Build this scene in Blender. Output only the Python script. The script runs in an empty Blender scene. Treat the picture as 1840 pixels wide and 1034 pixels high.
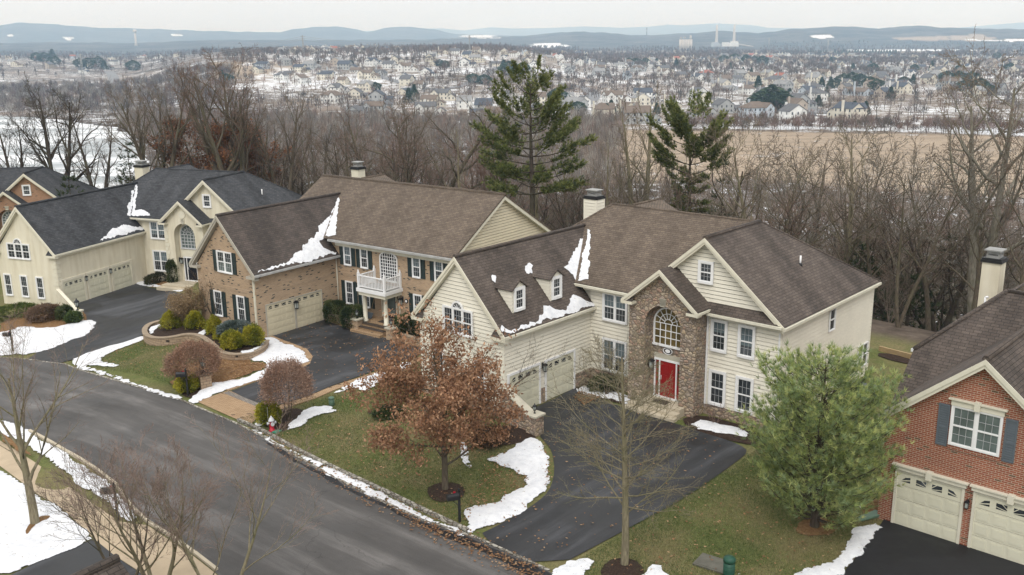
import bpy, bmesh, math, random
import numpy as np
from mathutils import Vector, Matrix
from mathutils.geometry import delaunay_2d_cdt
SC = bpy.context.scene
COL = SC.collection
# ------------------------------------------------------------------ camera, sky, sun, exposure
F_PX = 1725.0; PITCH = math.atan(446 / F_PX); ROLL = math.atan(88 / 6673.0); CAM_H = 18.5
_f = np.array([0, math.cos(PITCH), -math.sin(PITCH)]); _u = np.array([0, math.sin(PITCH), math.cos(PITCH)]); _r = np.array([1.0, 0, 0])
_X = math.cos(ROLL) * _r - math.sin(ROLL) * _u; _Y = math.sin(ROLL) * _r + math.cos(ROLL) * _u
cam_d = bpy.data.cameras.new('camera'); cam = bpy.data.objects.new('camera', cam_d); COL.objects.link(cam)
cam.matrix_world = Matrix(((_X[0], _Y[0], -_f[0], 0), (_X[1], _Y[1], -_f[1], 0), (_X[2], _Y[2], -_f[2], CAM_H), (0, 0, 0, 1)))
cam_d.sensor_width = 36; cam_d.lens = 36 * F_PX / 1840.0; cam_d.clip_start = 0.2; cam_d.clip_end = 60000
SC.camera = cam
SUN_EL, SUN_AZ = 50, 187          # the soft brighter part of the overcast, behind the camera to the left
w = bpy.data.worlds.new('World'); SC.world = w; w.use_nodes = True
nt = w.node_tree; bg = nt.nodes['Background']
sky = nt.nodes.new('ShaderNodeTexSky'); sky.sky_type = 'NISHITA'; sky.sun_disc = False
sky.sun_elevation = math.radians(SUN_EL); sky.sun_rotation = math.radians(SUN_AZ); sky.dust_density = 6; sky.air_density = 1
hs = nt.nodes.new('ShaderNodeHueSaturation'); hs.inputs['Saturation'].default_value = 0.12
tcw = nt.nodes.new('ShaderNodeTexCoord'); nzw = nt.nodes.new('ShaderNodeTexNoise'); nzw.inputs['Scale'].default_value = 2.2; nzw.inputs['Detail'].default_value = 5
mpw = nt.nodes.new('ShaderNodeMapping'); mpw.inputs['Scale'].default_value = (1, 1, 5)
rpw = nt.nodes.new('ShaderNodeValToRGB'); rpw.color_ramp.elements[0].color = (8.9, 8.95, 8.95, 1); rpw.color_ramp.elements[1].color = (9.5, 9.4, 9.25, 1)
rpw.color_ramp.elements[0].position = .3; rpw.color_ramp.elements[1].position = .7
mxw = nt.nodes.new('ShaderNodeMixRGB'); mxw.inputs[0].default_value = 0.86
nt.links.new(tcw.outputs['Generated'], mpw.inputs[0]); nt.links.new(mpw.outputs[0], nzw.inputs['Vector']); nt.links.new(nzw.outputs['Fac'], rpw.inputs[0])
nt.links.new(sky.outputs[0], hs.inputs['Color']); nt.links.new(hs.outputs[0], mxw.inputs[1]); nt.links.new(rpw.outputs[0], mxw.inputs[2])
sxw = nt.nodes.new('ShaderNodeSeparateXYZ'); nt.links.new(tcw.outputs['Generated'], sxw.inputs[0])
grw = nt.nodes.new('ShaderNodeValToRGB'); grw.color_ramp.elements[0].position = .03; grw.color_ramp.elements[0].color = (.685, .70, .71, 1); grw.color_ramp.elements[1].position = .8; grw.color_ramp.elements[1].color = (1, 1, 1, 1)   # overcast: brighter overhead
nt.links.new(sxw.outputs['Z'], grw.inputs[0]); mgw = nt.nodes.new('ShaderNodeMixRGB'); mgw.blend_type = 'MULTIPLY'; mgw.inputs[0].default_value = 1; nt.links.new(mxw.outputs[0], mgw.inputs[1]); nt.links.new(grw.outputs[0], mgw.inputs[2])
nt.links.new(mgw.outputs[0], bg.inputs['Color']); bg.inputs['Strength'].default_value = 0.142
sun_d = bpy.data.lights.new('sun', 'SUN'); sun = bpy.data.objects.new('sun', sun_d); COL.objects.link(sun)
sun_d.energy = 1.1; sun_d.angle = math.radians(28); sun_d.color = (1, .97, .92)
a_, e_ = math.radians(SUN_AZ), math.radians(SUN_EL)
sun.rotation_euler = Vector((math.sin(a_) * math.cos(e_), math.cos(a_) * math.cos(e_), math.sin(e_))).to_track_quat('Z', 'Y').to_euler()
SC.view_settings.view_transform = 'Standard'; SC.view_settings.look = 'None'; SC.view_settings.exposure = 0.24; SC.view_settings.gamma = 1
SC.render.engine = 'CYCLES'
SC.cycles.max_bounces = 6; SC.cycles.diffuse_bounces = 2; SC.cycles.glossy_bounces = 2; SC.cycles.transparent_max_bounces = 6; SC.cycles.volume_bounces = 2

# ------------------------------------------------------------------ helpers
def sstep(a, b, x):
    t = np.clip((np.asarray(x, float) - a) / (b - a), 0, 1); return t * t * (3 - 2 * t)
def ray(px, py): return _f * F_PX + _X * (px - 920) + _Y * (517 - py)
def at_d(px, py, d):                      # point on the sight line at horizontal distance d
    r = ray(px, py); return np.array([0, 0, CAM_H]) + r * (d / math.hypot(r[0], r[1]))
def at_z(px, py, z):
    r = ray(px, py); return np.array([0, 0, CAM_H]) + r * ((z - CAM_H) / r[2])
BACK = [(-300, 150), (-140, 125), (-62, 121), (-28, 101), (-4, 82), (9, 71), (20, 60.5), (30, 50), (60, 20), (120, -60)]
_BS = np.array(BACK, float)
def back_dist(x, y):                       # signed distance past the back-yard line
    x = np.asarray(x, float); y = np.asarray(y, float); best = np.full(x.shape, 1e9); sg = np.ones(x.shape)
    for (ax, ay), (bx, by) in zip(_BS[:-1], _BS[1:]):
        dx, dy = bx - ax, by - ay; L2 = dx * dx + dy * dy
        t = np.clip(((x - ax) * dx + (y - ay) * dy) / L2, 0, 1)
        d = np.hypot(x - ax - t * dx, y - ay - t * dy); c = dx * (y - ay) - dy * (x - ax)
        m = d < best; best = np.where(m, d, best); sg = np.where(m, np.sign(c), sg)
    return best * sg
def horizon_z(px, py, d): return at_d(px, py, d)[2]
def prof(pts, d):
    az = []; zz = []
    for (px, py) in pts:
        r = ray(px, py); az.append(math.atan2(r[0], r[1])); zz.append(horizon_z(px, py, d))
    return np.array(az), np.array(zz)
R1 = prof([(-400, 84), (0, 86), (400, 80), (620, 80), (760, 79), (843, 76), (915, 73), (965, 69), (1009, 62.6), (1050, 61), (1100, 64), (1151, 67), (1230, 64), (1288, 59), (1362, 62), (1423, 55), (1477, 50), (1525, 49), (1579, 52), (1650, 47), (1721, 52), (1840, 54), (2200, 55)], 5600)
R2 = prof([(-400, 58), (0, 51), (30, 46), (68, 47), (135, 51), (179, 54), (210, 53.5), (288, 56), (355, 60), (440, 62), (501, 63), (528, 57), (575, 52.5), (620, 53.5), (661, 62.6), (695, 54), (735, 52.5), (779, 57.5), (820, 66), (900, 68), (1100, 70), (1500, 66), (2200, 62)], 9500)
R3 = prof([(-400, 62), (400, 61), (620, 60), (766, 54), (793, 53.5), (833, 57.5), (881, 51.4), (921, 53.5), (982, 52.5), (1050, 49), (1118, 51), (1168, 49), (1199, 45.7), (1230, 46.7), (1288, 43), (1355, 46.7), (1382, 51), (1457, 51.5), (1600, 52), (1700, 52), (1795, 44), (1840, 40.6), (2200, 46)], 17000)
def lump(x, y, s, seed=0.0):
    return (np.sin(x / s + seed) * np.cos(y / s * 1.13 + 1.7 * seed) + .5 * np.sin(x / s * 2.3 + 2.1 + seed) * np.sin(y / s * 1.9 + .4))
def gz(x, y):
    x = np.asarray(x, float); y = np.asarray(y, float)
    d = np.hypot(x, y); az = np.arctan2(x, y)
    base = -1.5 * sstep(-19, -31, -(-x)) if False else -1.5 * sstep(19, 31, -x) * sstep(20, 40, y) - 1.9 * sstep(38, 60, -x) * sstep(20, 60, y)
    e = back_dist(x, y); side = sstep(-3, 2, e)
    z = base * (1 - sstep(0, 90, e)) - 28.5 * (1 - np.exp(-np.clip(e, 0, None) / 46.0)) * sstep(-1, 25, e)
    z = z + .8 * lump(x, y, 23.0) * sstep(15, 60, e) * (1 - sstep(150, 260, e))
    # the far subdivision's hill (left of centre) and gentle rise on the left
    azx = az * F_PX + 920
    hill = sstep(250, 430, azx) * (1 - sstep(860, 1130, azx)); rise = sstep(620, 1500, d)
    z = z + hill * rise * 31 * (1 - .35 * sstep(1900, 2600, d))
    z = z + (1 - sstep(150, 420, azx)) * sstep(1100, 2200, d) * 20
    z = z + sstep(860, 1130, azx) * (1 - sstep(1250, 1500, azx)) * sstep(1000, 1700, d) * 7
    for (A, Z), d0, w_, am in ((R1, 5600, 1500, 9), (R2, 9500, 2300, 9), (R3, 17000, 4200, 0)):
        zc = np.interp(az, A, Z); f = np.clip(1 - np.abs(d - d0) / w_, 0, 1); f = f * f * (3 - 2 * f)
        z = z + f * (zc + 28.5 + am * lump(x, y, 61.0, d0) * .5)
    return z
def gzf(x, y): return float(gz(np.array([x]), np.array([y]))[0])
def G(px, py, dz=0.0):
    z = 0.0
    for _ in range(5):
        p = at_z(px, py, z + dz); z = gzf(p[0], p[1])
    return Vector((p[0], p[1], z + dz))
def GF(px, py, it=60):                    # far ground: march along the sight line
    r = ray(px, py); r = r / math.hypot(r[0], r[1]); t = np.geomspace(60, 21000, 900)
    X, Y, Z = r[0] * t, r[1] * t, CAM_H + r[2] * t; g = gz(X, Y); k = np.argmax(g > Z)
    if not (g > Z).any(): k = len(t) - 1
    return Vector((X[k], Y[k], g[k]))
def project(p):
    v = np.array(p, float) - [0, 0, CAM_H]; w_ = v @ _f; return 920 + F_PX * (v @ _X) / w_, 517 - F_PX * (v @ _Y) / w_, w_

def tag(o, label=None, cat=None, group=None, kind=None):
    if label: o['label'] = label
    if cat: o['category'] = cat
    if group: o['group'] = group
    if kind: o['kind'] = kind
    return o
def empty(name, loc=(0, 0, 0), rz=0, label=None, cat=None, group=None, parent=None):
    o = bpy.data.objects.new(name, None); COL.objects.link(o); o.location = loc; o.rotation_euler = (0, 0, rz)
    o.empty_display_size = .3
    if parent: o.parent = parent
    return tag(o, label, cat, group)
def copy_tree(o, parent=None):
    c = o.copy(); COL.objects.link(c)
    if parent: c.parent = parent
    for ch in list(o.children): copy_tree(ch, c)
    return c
SPLIT = {'stone_base', 'gutter', 'downspout', 'quoin', 'door_light', 'roof_trim', 'cornice_return', 'column', 'side_light', 'side_panel', 'door_frame', 'step_tread', 'cornice'}
class MB:
    def __init__(s): s.v = []; s.f = []; s.m = []; s.cur = 0; s.sm = []
    def quad(s, *p, smooth=False):
        n = len(s.v); s.v += [tuple(q) for q in p]; s.f.append(tuple(range(n, n + len(p)))); s.m.append(s.cur); s.sm.append(smooth); return s
    poly = quad
    def box(s, x0, x1, y0, y1, z0, z1):
        c = [(x0, y0, z0), (x1, y0, z0), (x1, y1, z0), (x0, y1, z0), (x0, y0, z1), (x1, y0, z1), (x1, y1, z1), (x0, y1, z1)]
        return s.hexa(c)
    def hexa(s, c):
        n = len(s.v); s.v += [tuple(q) for q in c]
        for f in ((3, 2, 1, 0), (4, 5, 6, 7), (0, 1, 5, 4), (1, 2, 6, 5), (2, 3, 7, 6), (3, 0, 4, 7)):
            s.f.append(tuple(n + i for i in f)); s.m.append(s.cur); s.sm.append(False)
        return s
    def fbox(s, fr, a0, a1, b0, b1, c0, c1):          # box in a wall frame: a along, b up, c out
        c = [fr(a, b, c) for (a, b, c) in ((a0, b0, c1), (a1, b0, c1), (a1, b0, c0), (a0, b0, c0), (a0, b1, c1), (a1, b1, c1), (a1, b1, c0), (a0, b1, c0))]
        return s.hexa(c)
    def slab(s, P, th, up=True):                       # polygon extruded down by th
        P = [Vector(p) for p in P]; n = (P[1] - P[0]).cross(P[2] - P[0]).normalized()
        if n.z < 0: P = P[::-1]; n = -n
        Q = [p - n * th for p in P]; s.quad(*P); s.quad(*Q[::-1])
        for i in range(len(P)): j = (i + 1) % len(P); s.quad(P[i], Q[i], Q[j], P[j])
        return s
    def beam(s, a, b, w_, h, up=(0, 0, 1), dz=0):
        a = Vector(a); b = Vector(b); d = (b - a).normalized(); x = d.cross(Vector(up)).normalized() * (w_ / 2); y = x.cross(d).normalized() * h
        s.hexa([a - x - y * .5, a + x - y * .5, b + x - y * .5, b - x - y * .5, a - x + y * .5, a + x + y * .5, b + x + y * .5, b - x + y * .5]); return s
    def tube(s, pts, rad, n=6, cap=True, smooth=True):
        pts = [Vector(p) for p in pts]
        if not hasattr(rad, '__len__'): rad = [rad] * len(pts)
        base = len(s.v)
        for i, p in enumerate(pts):
            d = (pts[min(i + 1, len(pts) - 1)] - pts[max(i - 1, 0)]); d = d.normalized() if d.length > 1e-9 else Vector((0, 0, 1))
            a = d.cross(Vector((0, 0, 1)) if abs(d.z) < .9 else Vector((1, 0, 0))).normalized(); b = d.cross(a)
            for k in range(n):
                t = 2 * math.pi * k / n; q = p + (a * math.cos(t) + b * math.sin(t)) * rad[i]; s.v.append((q.x, q.y, q.z))
        for i in range(len(pts) - 1):
            for k in range(n):
                A = base + i * n + k; B = base + i * n + (k + 1) % n
                s.f.append((A, A + n, B + n, B)); s.m.append(s.cur); s.sm.append(smooth)
        if cap:
            s.f.append(tuple(base + k for k in range(n))); s.m.append(s.cur); s.sm.append(False)
            s.f.append(tuple(base + (len(pts) - 1) * n + k for k in range(n))[::-1]); s.m.append(s.cur); s.sm.append(False)
        return s
    def lathe(s, c, prof_, n=16):
        c = Vector(c); return s.tube([c + Vector((0, 0, z)) for r, z in prof_], [max(r, .001) for r, z in prof_], n)
    def blob(s, c, r, n=10, m=7):
        c = Vector(c); pr = [(max(.001, math.sin(math.pi * i / m)), -math.cos(math.pi * i / m)) for i in range(m + 1)]
        b = len(s.v); s.tube([(0, 0, z) for q, z in pr], [q for q, z in pr], n, cap=False)
        for i in range(b, len(s.v)): x, y, z = s.v[i]; s.v[i] = (c.x + x * r[0], c.y + y * r[1], c.z + z * r[2])
        return s
    def build(s, name, mats, parent=None, uv=True, loc=None):
        if name in SPLIT and parent is not None:
            comp = s.pieces()
            if len(comp) > 1:
                first = None
                for fl in comp:
                    q = MB(); mp = {}
                    for fi in fl:
                        f = s.f[fi]
                        for v in f:
                            if v not in mp: mp[v] = len(q.v); q.v.append(s.v[v])
                        q.f.append(tuple(mp[v] for v in f)); q.m.append(s.m[fi]); q.sm.append(s.sm[fi])
                    o = q._build(name, mats, parent, uv, loc); first = first or o
                return first
        return s._build(name, mats, parent, uv, loc)
    def pieces(s):
        par = list(range(len(s.v)))
        def fd(i):
            while par[i] != i: par[i] = par[par[i]]; i = par[i]
            return i
        for f in s.f:
            for v in f[1:]: par[fd(v)] = fd(f[0])
        bb = {}
        for i, v in enumerate(s.v):
            r = fd(i); b = bb.setdefault(r, [list(v), list(v)])
            for k in range(3): b[0][k] = min(b[0][k], v[k]); b[1][k] = max(b[1][k], v[k])
        ks = list(bb); grp = {k: k for k in ks}
        def fg(k):
            while grp[k] != k: k = grp[k]
            return k
        e = .03
        for i in range(len(ks)):
            for j in range(i):
                a, b = bb[ks[i]], bb[ks[j]]
                if all(a[0][k] - e <= b[1][k] and b[0][k] - e <= a[1][k] for k in range(3)): grp[fg(ks[i])] = fg(ks[j])
        out = {}
        for fi, f in enumerate(s.f): out.setdefault(fg(fd(f[0])), []).append(fi)
        return list(out.values())
    def _build(s, name, mats, parent=None, uv=True, loc=None):
        me = bpy.data.meshes.new(name); me.from_pydata(s.v, [], s.f)
        if not isinstance(mats, (list, tuple)): mats = [mats]
        for m in mats: me.materials.append(m)
        if len(mats) > 1: me.polygons.foreach_set('material_index', s.m)
        me.polygons.foreach_set('use_smooth', s.sm)
        if uv:
            L = me.uv_layers.new(name='UVMap'); arr = np.zeros(len(me.loops) * 2)
            for p in me.polygons:
                n = p.normal
                if abs(n.z) > .985: U = Vector((1, 0, 0)); V = Vector((0, 1, 0))
                else: U = Vector((0, 0, 1)).cross(n).normalized(); V = n.cross(U)
                for li in p.loop_indices:
                    co = me.vertices[me.loops[li].vertex_index].co; arr[2 * li] = co.dot(U); arr[2 * li + 1] = co.dot(V)
            L.data.foreach_set('uv', arr)
        me.update()
        o = bpy.data.objects.new(name, me); COL.objects.link(o)
        if parent: o.parent = parent
        if loc is not None: o.location = loc
        return o
def tris(name, V, mats, parent=None, col=None, mi=None, nper=3, smooth=False):
    """numpy soup: V (N, nper, 3)"""
    V = np.asarray(V, dtype=np.float32); N = V.shape[0]; me = bpy.data.meshes.new(name)
    me.vertices.add(N * nper); me.vertices.foreach_set('co', V.reshape(-1)); me.loops.add(N * nper); me.loops.foreach_set('vertex_index', np.arange(N * nper, dtype=np.int32))
    me.polygons.add(N); me.polygons.foreach_set('loop_start', np.arange(0, N * nper, nper, dtype=np.int32))
    if not isinstance(mats, (list, tuple)): mats = [mats]
    for m in mats: me.materials.append(m)
    if mi is not None: me.polygons.foreach_set('material_index', mi.astype(np.int32))
    if col is not None:
        ca = me.color_attributes.new('Col', 'FLOAT_COLOR', 'POINT'); c = np.ones((N, nper, 4), np.float32); c[:, :, :3] = np.asarray(col, np.float32)[:, None, :]
        ca.data.foreach_set('color', c.reshape(-1))
    me.update(calc_edges=True); me.validate()
    o = bpy.data.objects.new(name, me); COL.objects.link(o)
    if parent: o.parent = parent
    return o

# ------------------------------------------------------------------ materials
class N_:
    def __init__(s, name):
        s.m = bpy.data.materials.new(name); s.m.use_nodes = True; s.t = s.m.node_tree; s.b = s.t.nodes['Principled BSDF']; s.out = s.t.nodes['Material Output']
    def n(s, typ, **kw):
        x = s.t.nodes.new('ShaderNode' + typ)
        for k, v in kw.items():
            if k in x.inputs: x.inputs[k].default_value = v
            else: setattr(x, k, v)
        return x
    def l(s, a, b): s.t.links.new(a, b)
    def coord(s, kind='Object', scale=(1, 1, 1)):
        if kind == 'World': g = s.n('NewGeometry').outputs['Position']
        else: g = s.n('TexCoord').outputs[kind]
        m = s.n('Mapping'); m.inputs['Scale'].default_value = scale; s.l(g, m.inputs[0]); return m.outputs[0]
    def noise(s, co, scale, detail=4, rough=.55):
        x = s.n('TexNoise'); x.inputs['Scale'].default_value = scale; x.inputs['Detail'].default_value = detail; x.inputs['Roughness'].default_value = rough; s.l(co, x.inputs['Vector']); return x.outputs['Fac']
    def ramp(s, fac, stops, interp='LINEAR'):
        r = s.n('ValToRGB'); cr = r.color_ramp; cr.interpolation = interp
        while len(cr.elements) < len(stops): cr.elements.new(.5)
        for e, (p, c) in zip(cr.elements, stops):
            e.position = p; e.color = (*c, 1) if hasattr(c, '__len__') else (c, c, c, 1)
        s.l(fac, r.inputs[0]); return r.outputs[0]
    def mix(s, fac, a, b, mode='MIX'):
        x = s.n('MixRGB', blend_type=mode)
        for i, v in ((0, fac), (1, a), (2, b)):
            if hasattr(v, 'is_linked') or hasattr(v, 'links'): s.l(v, x.inputs[i])
            elif i == 0: x.inputs[0].default_value = v
            else: x.inputs[i].default_value = (*v, 1) if hasattr(v, '__len__') else (v, v, v, 1)
        return x.outputs[0]
    def bump(s, h, strength=.3, dist=.02):
        b = s.n('Bump'); b.inputs['Strength'].default_value = strength; b.inputs['Distance'].default_value = dist; s.l(h, b.inputs['Height']); s.l(b.outputs[0], s.b.inputs['Normal'])
    def fin(s, col=None, rough=.8, spec=.3, metal=0):
        if col is not None:
            if hasattr(col, 'links'): s.l(col, s.b.inputs['Base Color'])
            else: s.b.inputs['Base Color'].default_value = (*col, 1)
        if hasattr(rough, 'links'): s.l(rough, s.b.inputs['Roughness'])
        else: s.b.inputs['Roughness'].default_value = rough
        s.b.inputs['Specular IOR Level'].default_value = spec; s.b.inputs['Metallic'].default_value = metal
        return s.m
def plain(name, c, rough=.6, var=.12, scale=3.0, spec=.3, metal=0, kind='Object'):
    n = N_(name); co = n.coord(kind); f = n.noise(co, scale, 5)
    a = tuple(x * (1 - var) for x in c); b = tuple(min(1, x * (1 + var)) for x in c)
    return n.fin(n.ramp(f, [(.3, a), (.7, b)]), rough, spec, metal)
def siding_mat(name, c):
    n = N_(name); co = n.coord('UV'); f = n.noise(co, .6, 5); co2 = n.coord('UV', (1.5, 9, 1)); g = n.noise(co2, 2.0, 3)
    a = n.ramp(f, [(.3, tuple(x * .93 for x in c)), (.7, tuple(x * 1.04 for x in c))]); b = n.ramp(g, [(.3, .93), (.7, 1.03)])
    return n.fin(n.mix(1, a, b, 'MULTIPLY'), .55, .3)
def stucco_mat(name, c):
    n = N_(name); co = n.coord('Object'); f = n.noise(co, .45, 6); h = n.noise(co, 30, 3); co2 = n.coord('Object', (2, 2, .25)); g = n.noise(co2, 1.2, 5)
    a = n.ramp(f, [(.3, tuple(x * .9 for x in c)), (.7, tuple(x * 1.05 for x in c))]); b = n.ramp(g, [(.35, (.9, .88, .84)), (.6, 1.02)])
    n.bump(h, .3, .01); return n.fin(n.mix(1, a, b, 'MULTIPLY'), .9, .2)
def brick_mat(name, c1, c2, mort, dark=.1, bw=.225, bh=.078, ms=.009, darkcol=(.05, .04, .035)):
    n = N_(name); co = n.coord('UV'); b = n.n('TexBrick'); n.l(co, b.inputs['Vector'])
    b.inputs['Color1'].default_value = (*c1, 1); b.inputs['Color2'].default_value = (*c2, 1); b.inputs['Mortar'].default_value = (*mort, 1)
    b.inputs['Scale'].default_value = 1; b.inputs['Mortar Size'].default_value = ms; b.inputs['Mortar Smooth'].default_value = .2; b.inputs['Brick Width'].default_value = bw; b.inputs['Row Height'].default_value = bh
    b.inputs['Bias'].default_value = 0
    # a few burnt bricks
    b2 = n.n('TexBrick'); n.l(co, b2.inputs['Vector']); b2.inputs['Color1'].default_value = (0, 0, 0, 1); b2.inputs['Color2'].default_value = (1, 1, 1, 1); b2.inputs['Mortar'].default_value = (0, 0, 0, 1)
    b2.inputs['Scale'].default_value = 1; b2.inputs['Mortar Size'].default_value = ms; b2.inputs['Brick Width'].default_value = bw; b2.inputs['Row Height'].default_value = bh; b2.inputs['Bias'].default_value = 0
    fl = n.ramp(b2.outputs['Color'], [(1 - dark, 0.0), (1 - dark + .02, 1.0)]); 
    f = n.noise(co, .5, 5); v = n.ramp(f, [(.3, .9), (.7, 1.08)])
    c = n.mix(fl, b.outputs['Color'], darkcol); c = n.mix(1, c, v, 'MULTIPLY')
    iv = n.ramp(b.outputs['Fac'], [(0, 1.0), (1, 0.0)]); n.bump(iv, .5, .012)
    return n.fin(c, .88, .2)
def shingle_mat(name, c1, c2, dark, streak=.35, wet=0.0, bw=.33, bh=.15):
    n = N_(name); co = n.coord('UV'); b = n.n('TexBrick'); n.l(co, b.inputs['Vector'])
    b.inputs['Color1'].default_value = (*c1, 1); b.inputs['Color2'].default_value = (*c2, 1); b.inputs['Mortar'].default_value = (*dark, 1)
    b.inputs['Scale'].default_value = 1; b.inputs['Mortar Size'].default_value = .014; b.inputs['Mortar Smooth'].default_value = .6; b.inputs['Brick Width'].default_value = bw; b.inputs['Row Height'].default_value = bh
    b.offset = .37
    f = n.noise(co, 1.3, 6, .7); v = n.ramp(f, [(.3, .8), (.7, 1.18)])
    co2 = n.coord('UV', (.55, .12, 1)); g = n.noise(co2, 1.0, 4); st = n.ramp(g, [(.38, 1 - streak), (.62, 1.08)])
    gr = n.noise(co, 26, 2); gv = n.ramp(gr, [(.3, .78), (.7, 1.2)])
    c = n.mix(1, b.outputs['Color'], v, 'MULTIPLY'); c = n.mix(1, c, st, 'MULTIPLY'); c = n.mix(1, c, gv, 'MULTIPLY')
    iv = n.ramp(b.outputs['Fac'], [(0, 1.0), (1, 0.0)]); n.bump(iv, .6, .02)
    return n.fin(c, .85 - wet, .25 + wet)
def stone_mat(name, sx=4.2, sy=6.0, light=1.0):
    n = N_(name); co = n.coord('UV', (sx, sy, 1)); w0 = n.n('TexNoise'); w0.inputs['Scale'].default_value = 1.2; n.l(co, w0.inputs['Vector'])
    mx = n.n('VectorMath', operation='ADD'); sc = n.n('VectorMath', operation='SCALE'); n.l(w0.outputs['Color'], sc.inputs[0]); sc.inputs['Scale'].default_value = .5; n.l(co, mx.inputs[0]); n.l(sc.outputs[0], mx.inputs[1])
    v = n.n('TexVoronoi'); v.inputs['Scale'].default_value = 1; n.l(mx.outputs[0], v.inputs['Vector'])
    e = n.n('TexVoronoi', feature='DISTANCE_TO_EDGE'); e.inputs['Scale'].default_value = 1; n.l(mx.outputs[0], e.inputs['Vector'])
    sep = n.n('SeparateColor'); n.l(v.outputs['Color'], sep.inputs[0])
    L = light; c = n.ramp(sep.outputs[0], [(0, (.20 * L, .155 * L, .12 * L)), (.2, (.33 * L, .25 * L, .18 * L)), (.38, (.26 * L, .22 * L, .19 * L)), (.52, (.40 * L, .33 * L, .24 * L)), (.66, (.33 * L, .20 * L, .15 * L)), (.8, (.36 * L, .27 * L, .17 * L)), (.92, (.16 * L, .13 * L, .11 * L))], 'CONSTANT')
    c = n.mix(.45, c, (.28 * L, .225 * L, .175 * L))
    f = n.noise(n.coord('UV'), 8, 5); vv = n.ramp(f, [(.3, .78), (.7, 1.2)]); c = n.mix(1, c, vv, 'MULTIPLY')
    ed = n.ramp(e.outputs['Distance'], [(0.02, 0.0), (.09, 1.0)]); c = n.mix(ed, (.17, .14, .11), c)
    n.bump(n.ramp(e.outputs['Distance'], [(0, 0.0), (.25, 1.0)]), .8, .05); return n.fin(c, .9, .2)
CREAM = (.66, .60, .46)
M = {}
M['siding'] = siding_mat('cream_vinyl_siding', (.79, .75, .64))
M['siding2'] = siding_mat('tan_vinyl_siding', (.66, .59, .44))
M['stucco'] = stucco_mat('cream_stucco', (.71, .66, .53))
M['trim'] = plain('cream_trim_paint', (.69, .65, .53), .5, .06)
M['trim2'] = plain('pale_trim_paint', (.66, .63, .52), .5, .06)
M['greytrim'] = plain('grey_tan_trim_paint', (.42, .39, .33), .5, .08)
M['muntin'] = plain('grey_muntin', (.42, .43, .44), .4, .04)
M['white'] = plain('white_vinyl', (.80, .80, .80), .4, .04)
M['garage'] = plain('almond_garage_panel', (.64, .62, .49), .45, .05, 1.0)
M['garage2'] = plain('tan_garage_panel', (.58, .52, .38), .45, .05, 1.0)
M['brick_tan'] = brick_mat('tan_brick', (.36, .245, .16), (.46, .32, .205), (.44, .38, .29), .09)
M['brick_red'] = brick_mat('red_brick', (.25, .078, .046), (.33, .112, .064), (.50, .45, .35), .05, ms=.008, darkcol=(.13, .08, .05))
M['brick_orange'] = brick_mat('orange_brick', (.30, .155, .09), (.38, .20, .12), (.36, .30, .22), .05)
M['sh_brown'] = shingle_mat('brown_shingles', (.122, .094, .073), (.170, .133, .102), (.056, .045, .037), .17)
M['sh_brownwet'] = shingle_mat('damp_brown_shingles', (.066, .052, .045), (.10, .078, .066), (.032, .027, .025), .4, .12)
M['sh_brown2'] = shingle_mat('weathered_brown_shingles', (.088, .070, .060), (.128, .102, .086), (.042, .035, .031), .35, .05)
M['sh_black'] = shingle_mat('charcoal_shingles', (.050, .052, .058), (.078, .080, .086), (.026, .027, .03), .3)
M['sh_blackwet'] = shingle_mat('damp_charcoal_shingles', (.04, .039, .042), (.062, .06, .062), (.02, .02, .022), .3, .12)
M['stone'] = stone_mat('fieldstone_veneer', light=1.3)
M['stone2'] = stone_mat('ledge_stone', 3.0, 7.5, .95)
M['cap'] = plain('limestone_cap', (.45, .42, .34), .8, .12)
M['paver_wall'] = brick_mat('retaining_block', (.33, .24, .165), (.40, .30, .21), (.15, .11, .08), .05, bw=.34, bh=.16, ms=.012)
M['shutter'] = plain('dark_green_shutter', (.028, .042, .042), .5, .2)
M['shutter_grey'] = plain('slate_grey_shutter', (.115, .135, .155), .5, .1)
def glass(name, c, r=.08, var=.5):
    n = N_(name); co = n.coord('Object', (1, 1, 1)); f = n.noise(co, 1.3, 3); cc = n.ramp(f, [(.35, tuple(x * (1 - var) for x in c)), (.65, tuple(x * (1 + var) for x in c))]); return n.fin(cc, r, .6)
M['glass'] = glass('window_glass', (.035, .04, .045))
M['blind'] = glass('window_with_blind', (.115, .15, .165), .2, .25)
M['glass_warm'] = glass('amber_window_glass', (.13, .095, .035), .15, .5)  # amber tone set in the pane's base colour
M['glass_green'] = glass('curtained_glass', (.12, .15, .145), .15, .25)
M['door_red'] = plain('red_door_paint', (.26, .014, .014), .35, .08)
M['door_dark'] = plain('black_door_paint', (.012, .013, .018), .3, .1)
M['black'] = plain('black_metal', (.02, .02, .022), .45, .2)
M['metalgrey'] = plain('grey_metal_cap', (.28, .28, .27), .5, .15)
M['gutter'] = plain('weathered_gutter', (.38, .38, .37), .5, .15)
M['lampglass'] = plain('lantern_glass', (.35, .38, .36), .15, .2)
M['concrete'] = plain('pale_concrete', (.47, .41, .31), .85, .1, 2.0)
M['mat'] = plain('doormat_fibre', (.06, .045, .035), .95, .3)
M['red'] = plain('red_hydrant_paint', (.45, .012, .03), .4, .1)
M['silver'] = plain('silver_paint', (.55, .56, .58), .4, .1)
M['green_plastic'] = plain('green_plastic', (.10, .17, .12), .5, .1)
M['green_dark'] = plain('dark_green_plastic', (.02, .075, .05), .5, .1)
M['green_teal'] = plain('teal_plastic', (.05, .25, .17), .5, .1)
M['wood'] = plain('yellow_timber', (.36, .26, .14), .8, .15)
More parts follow.
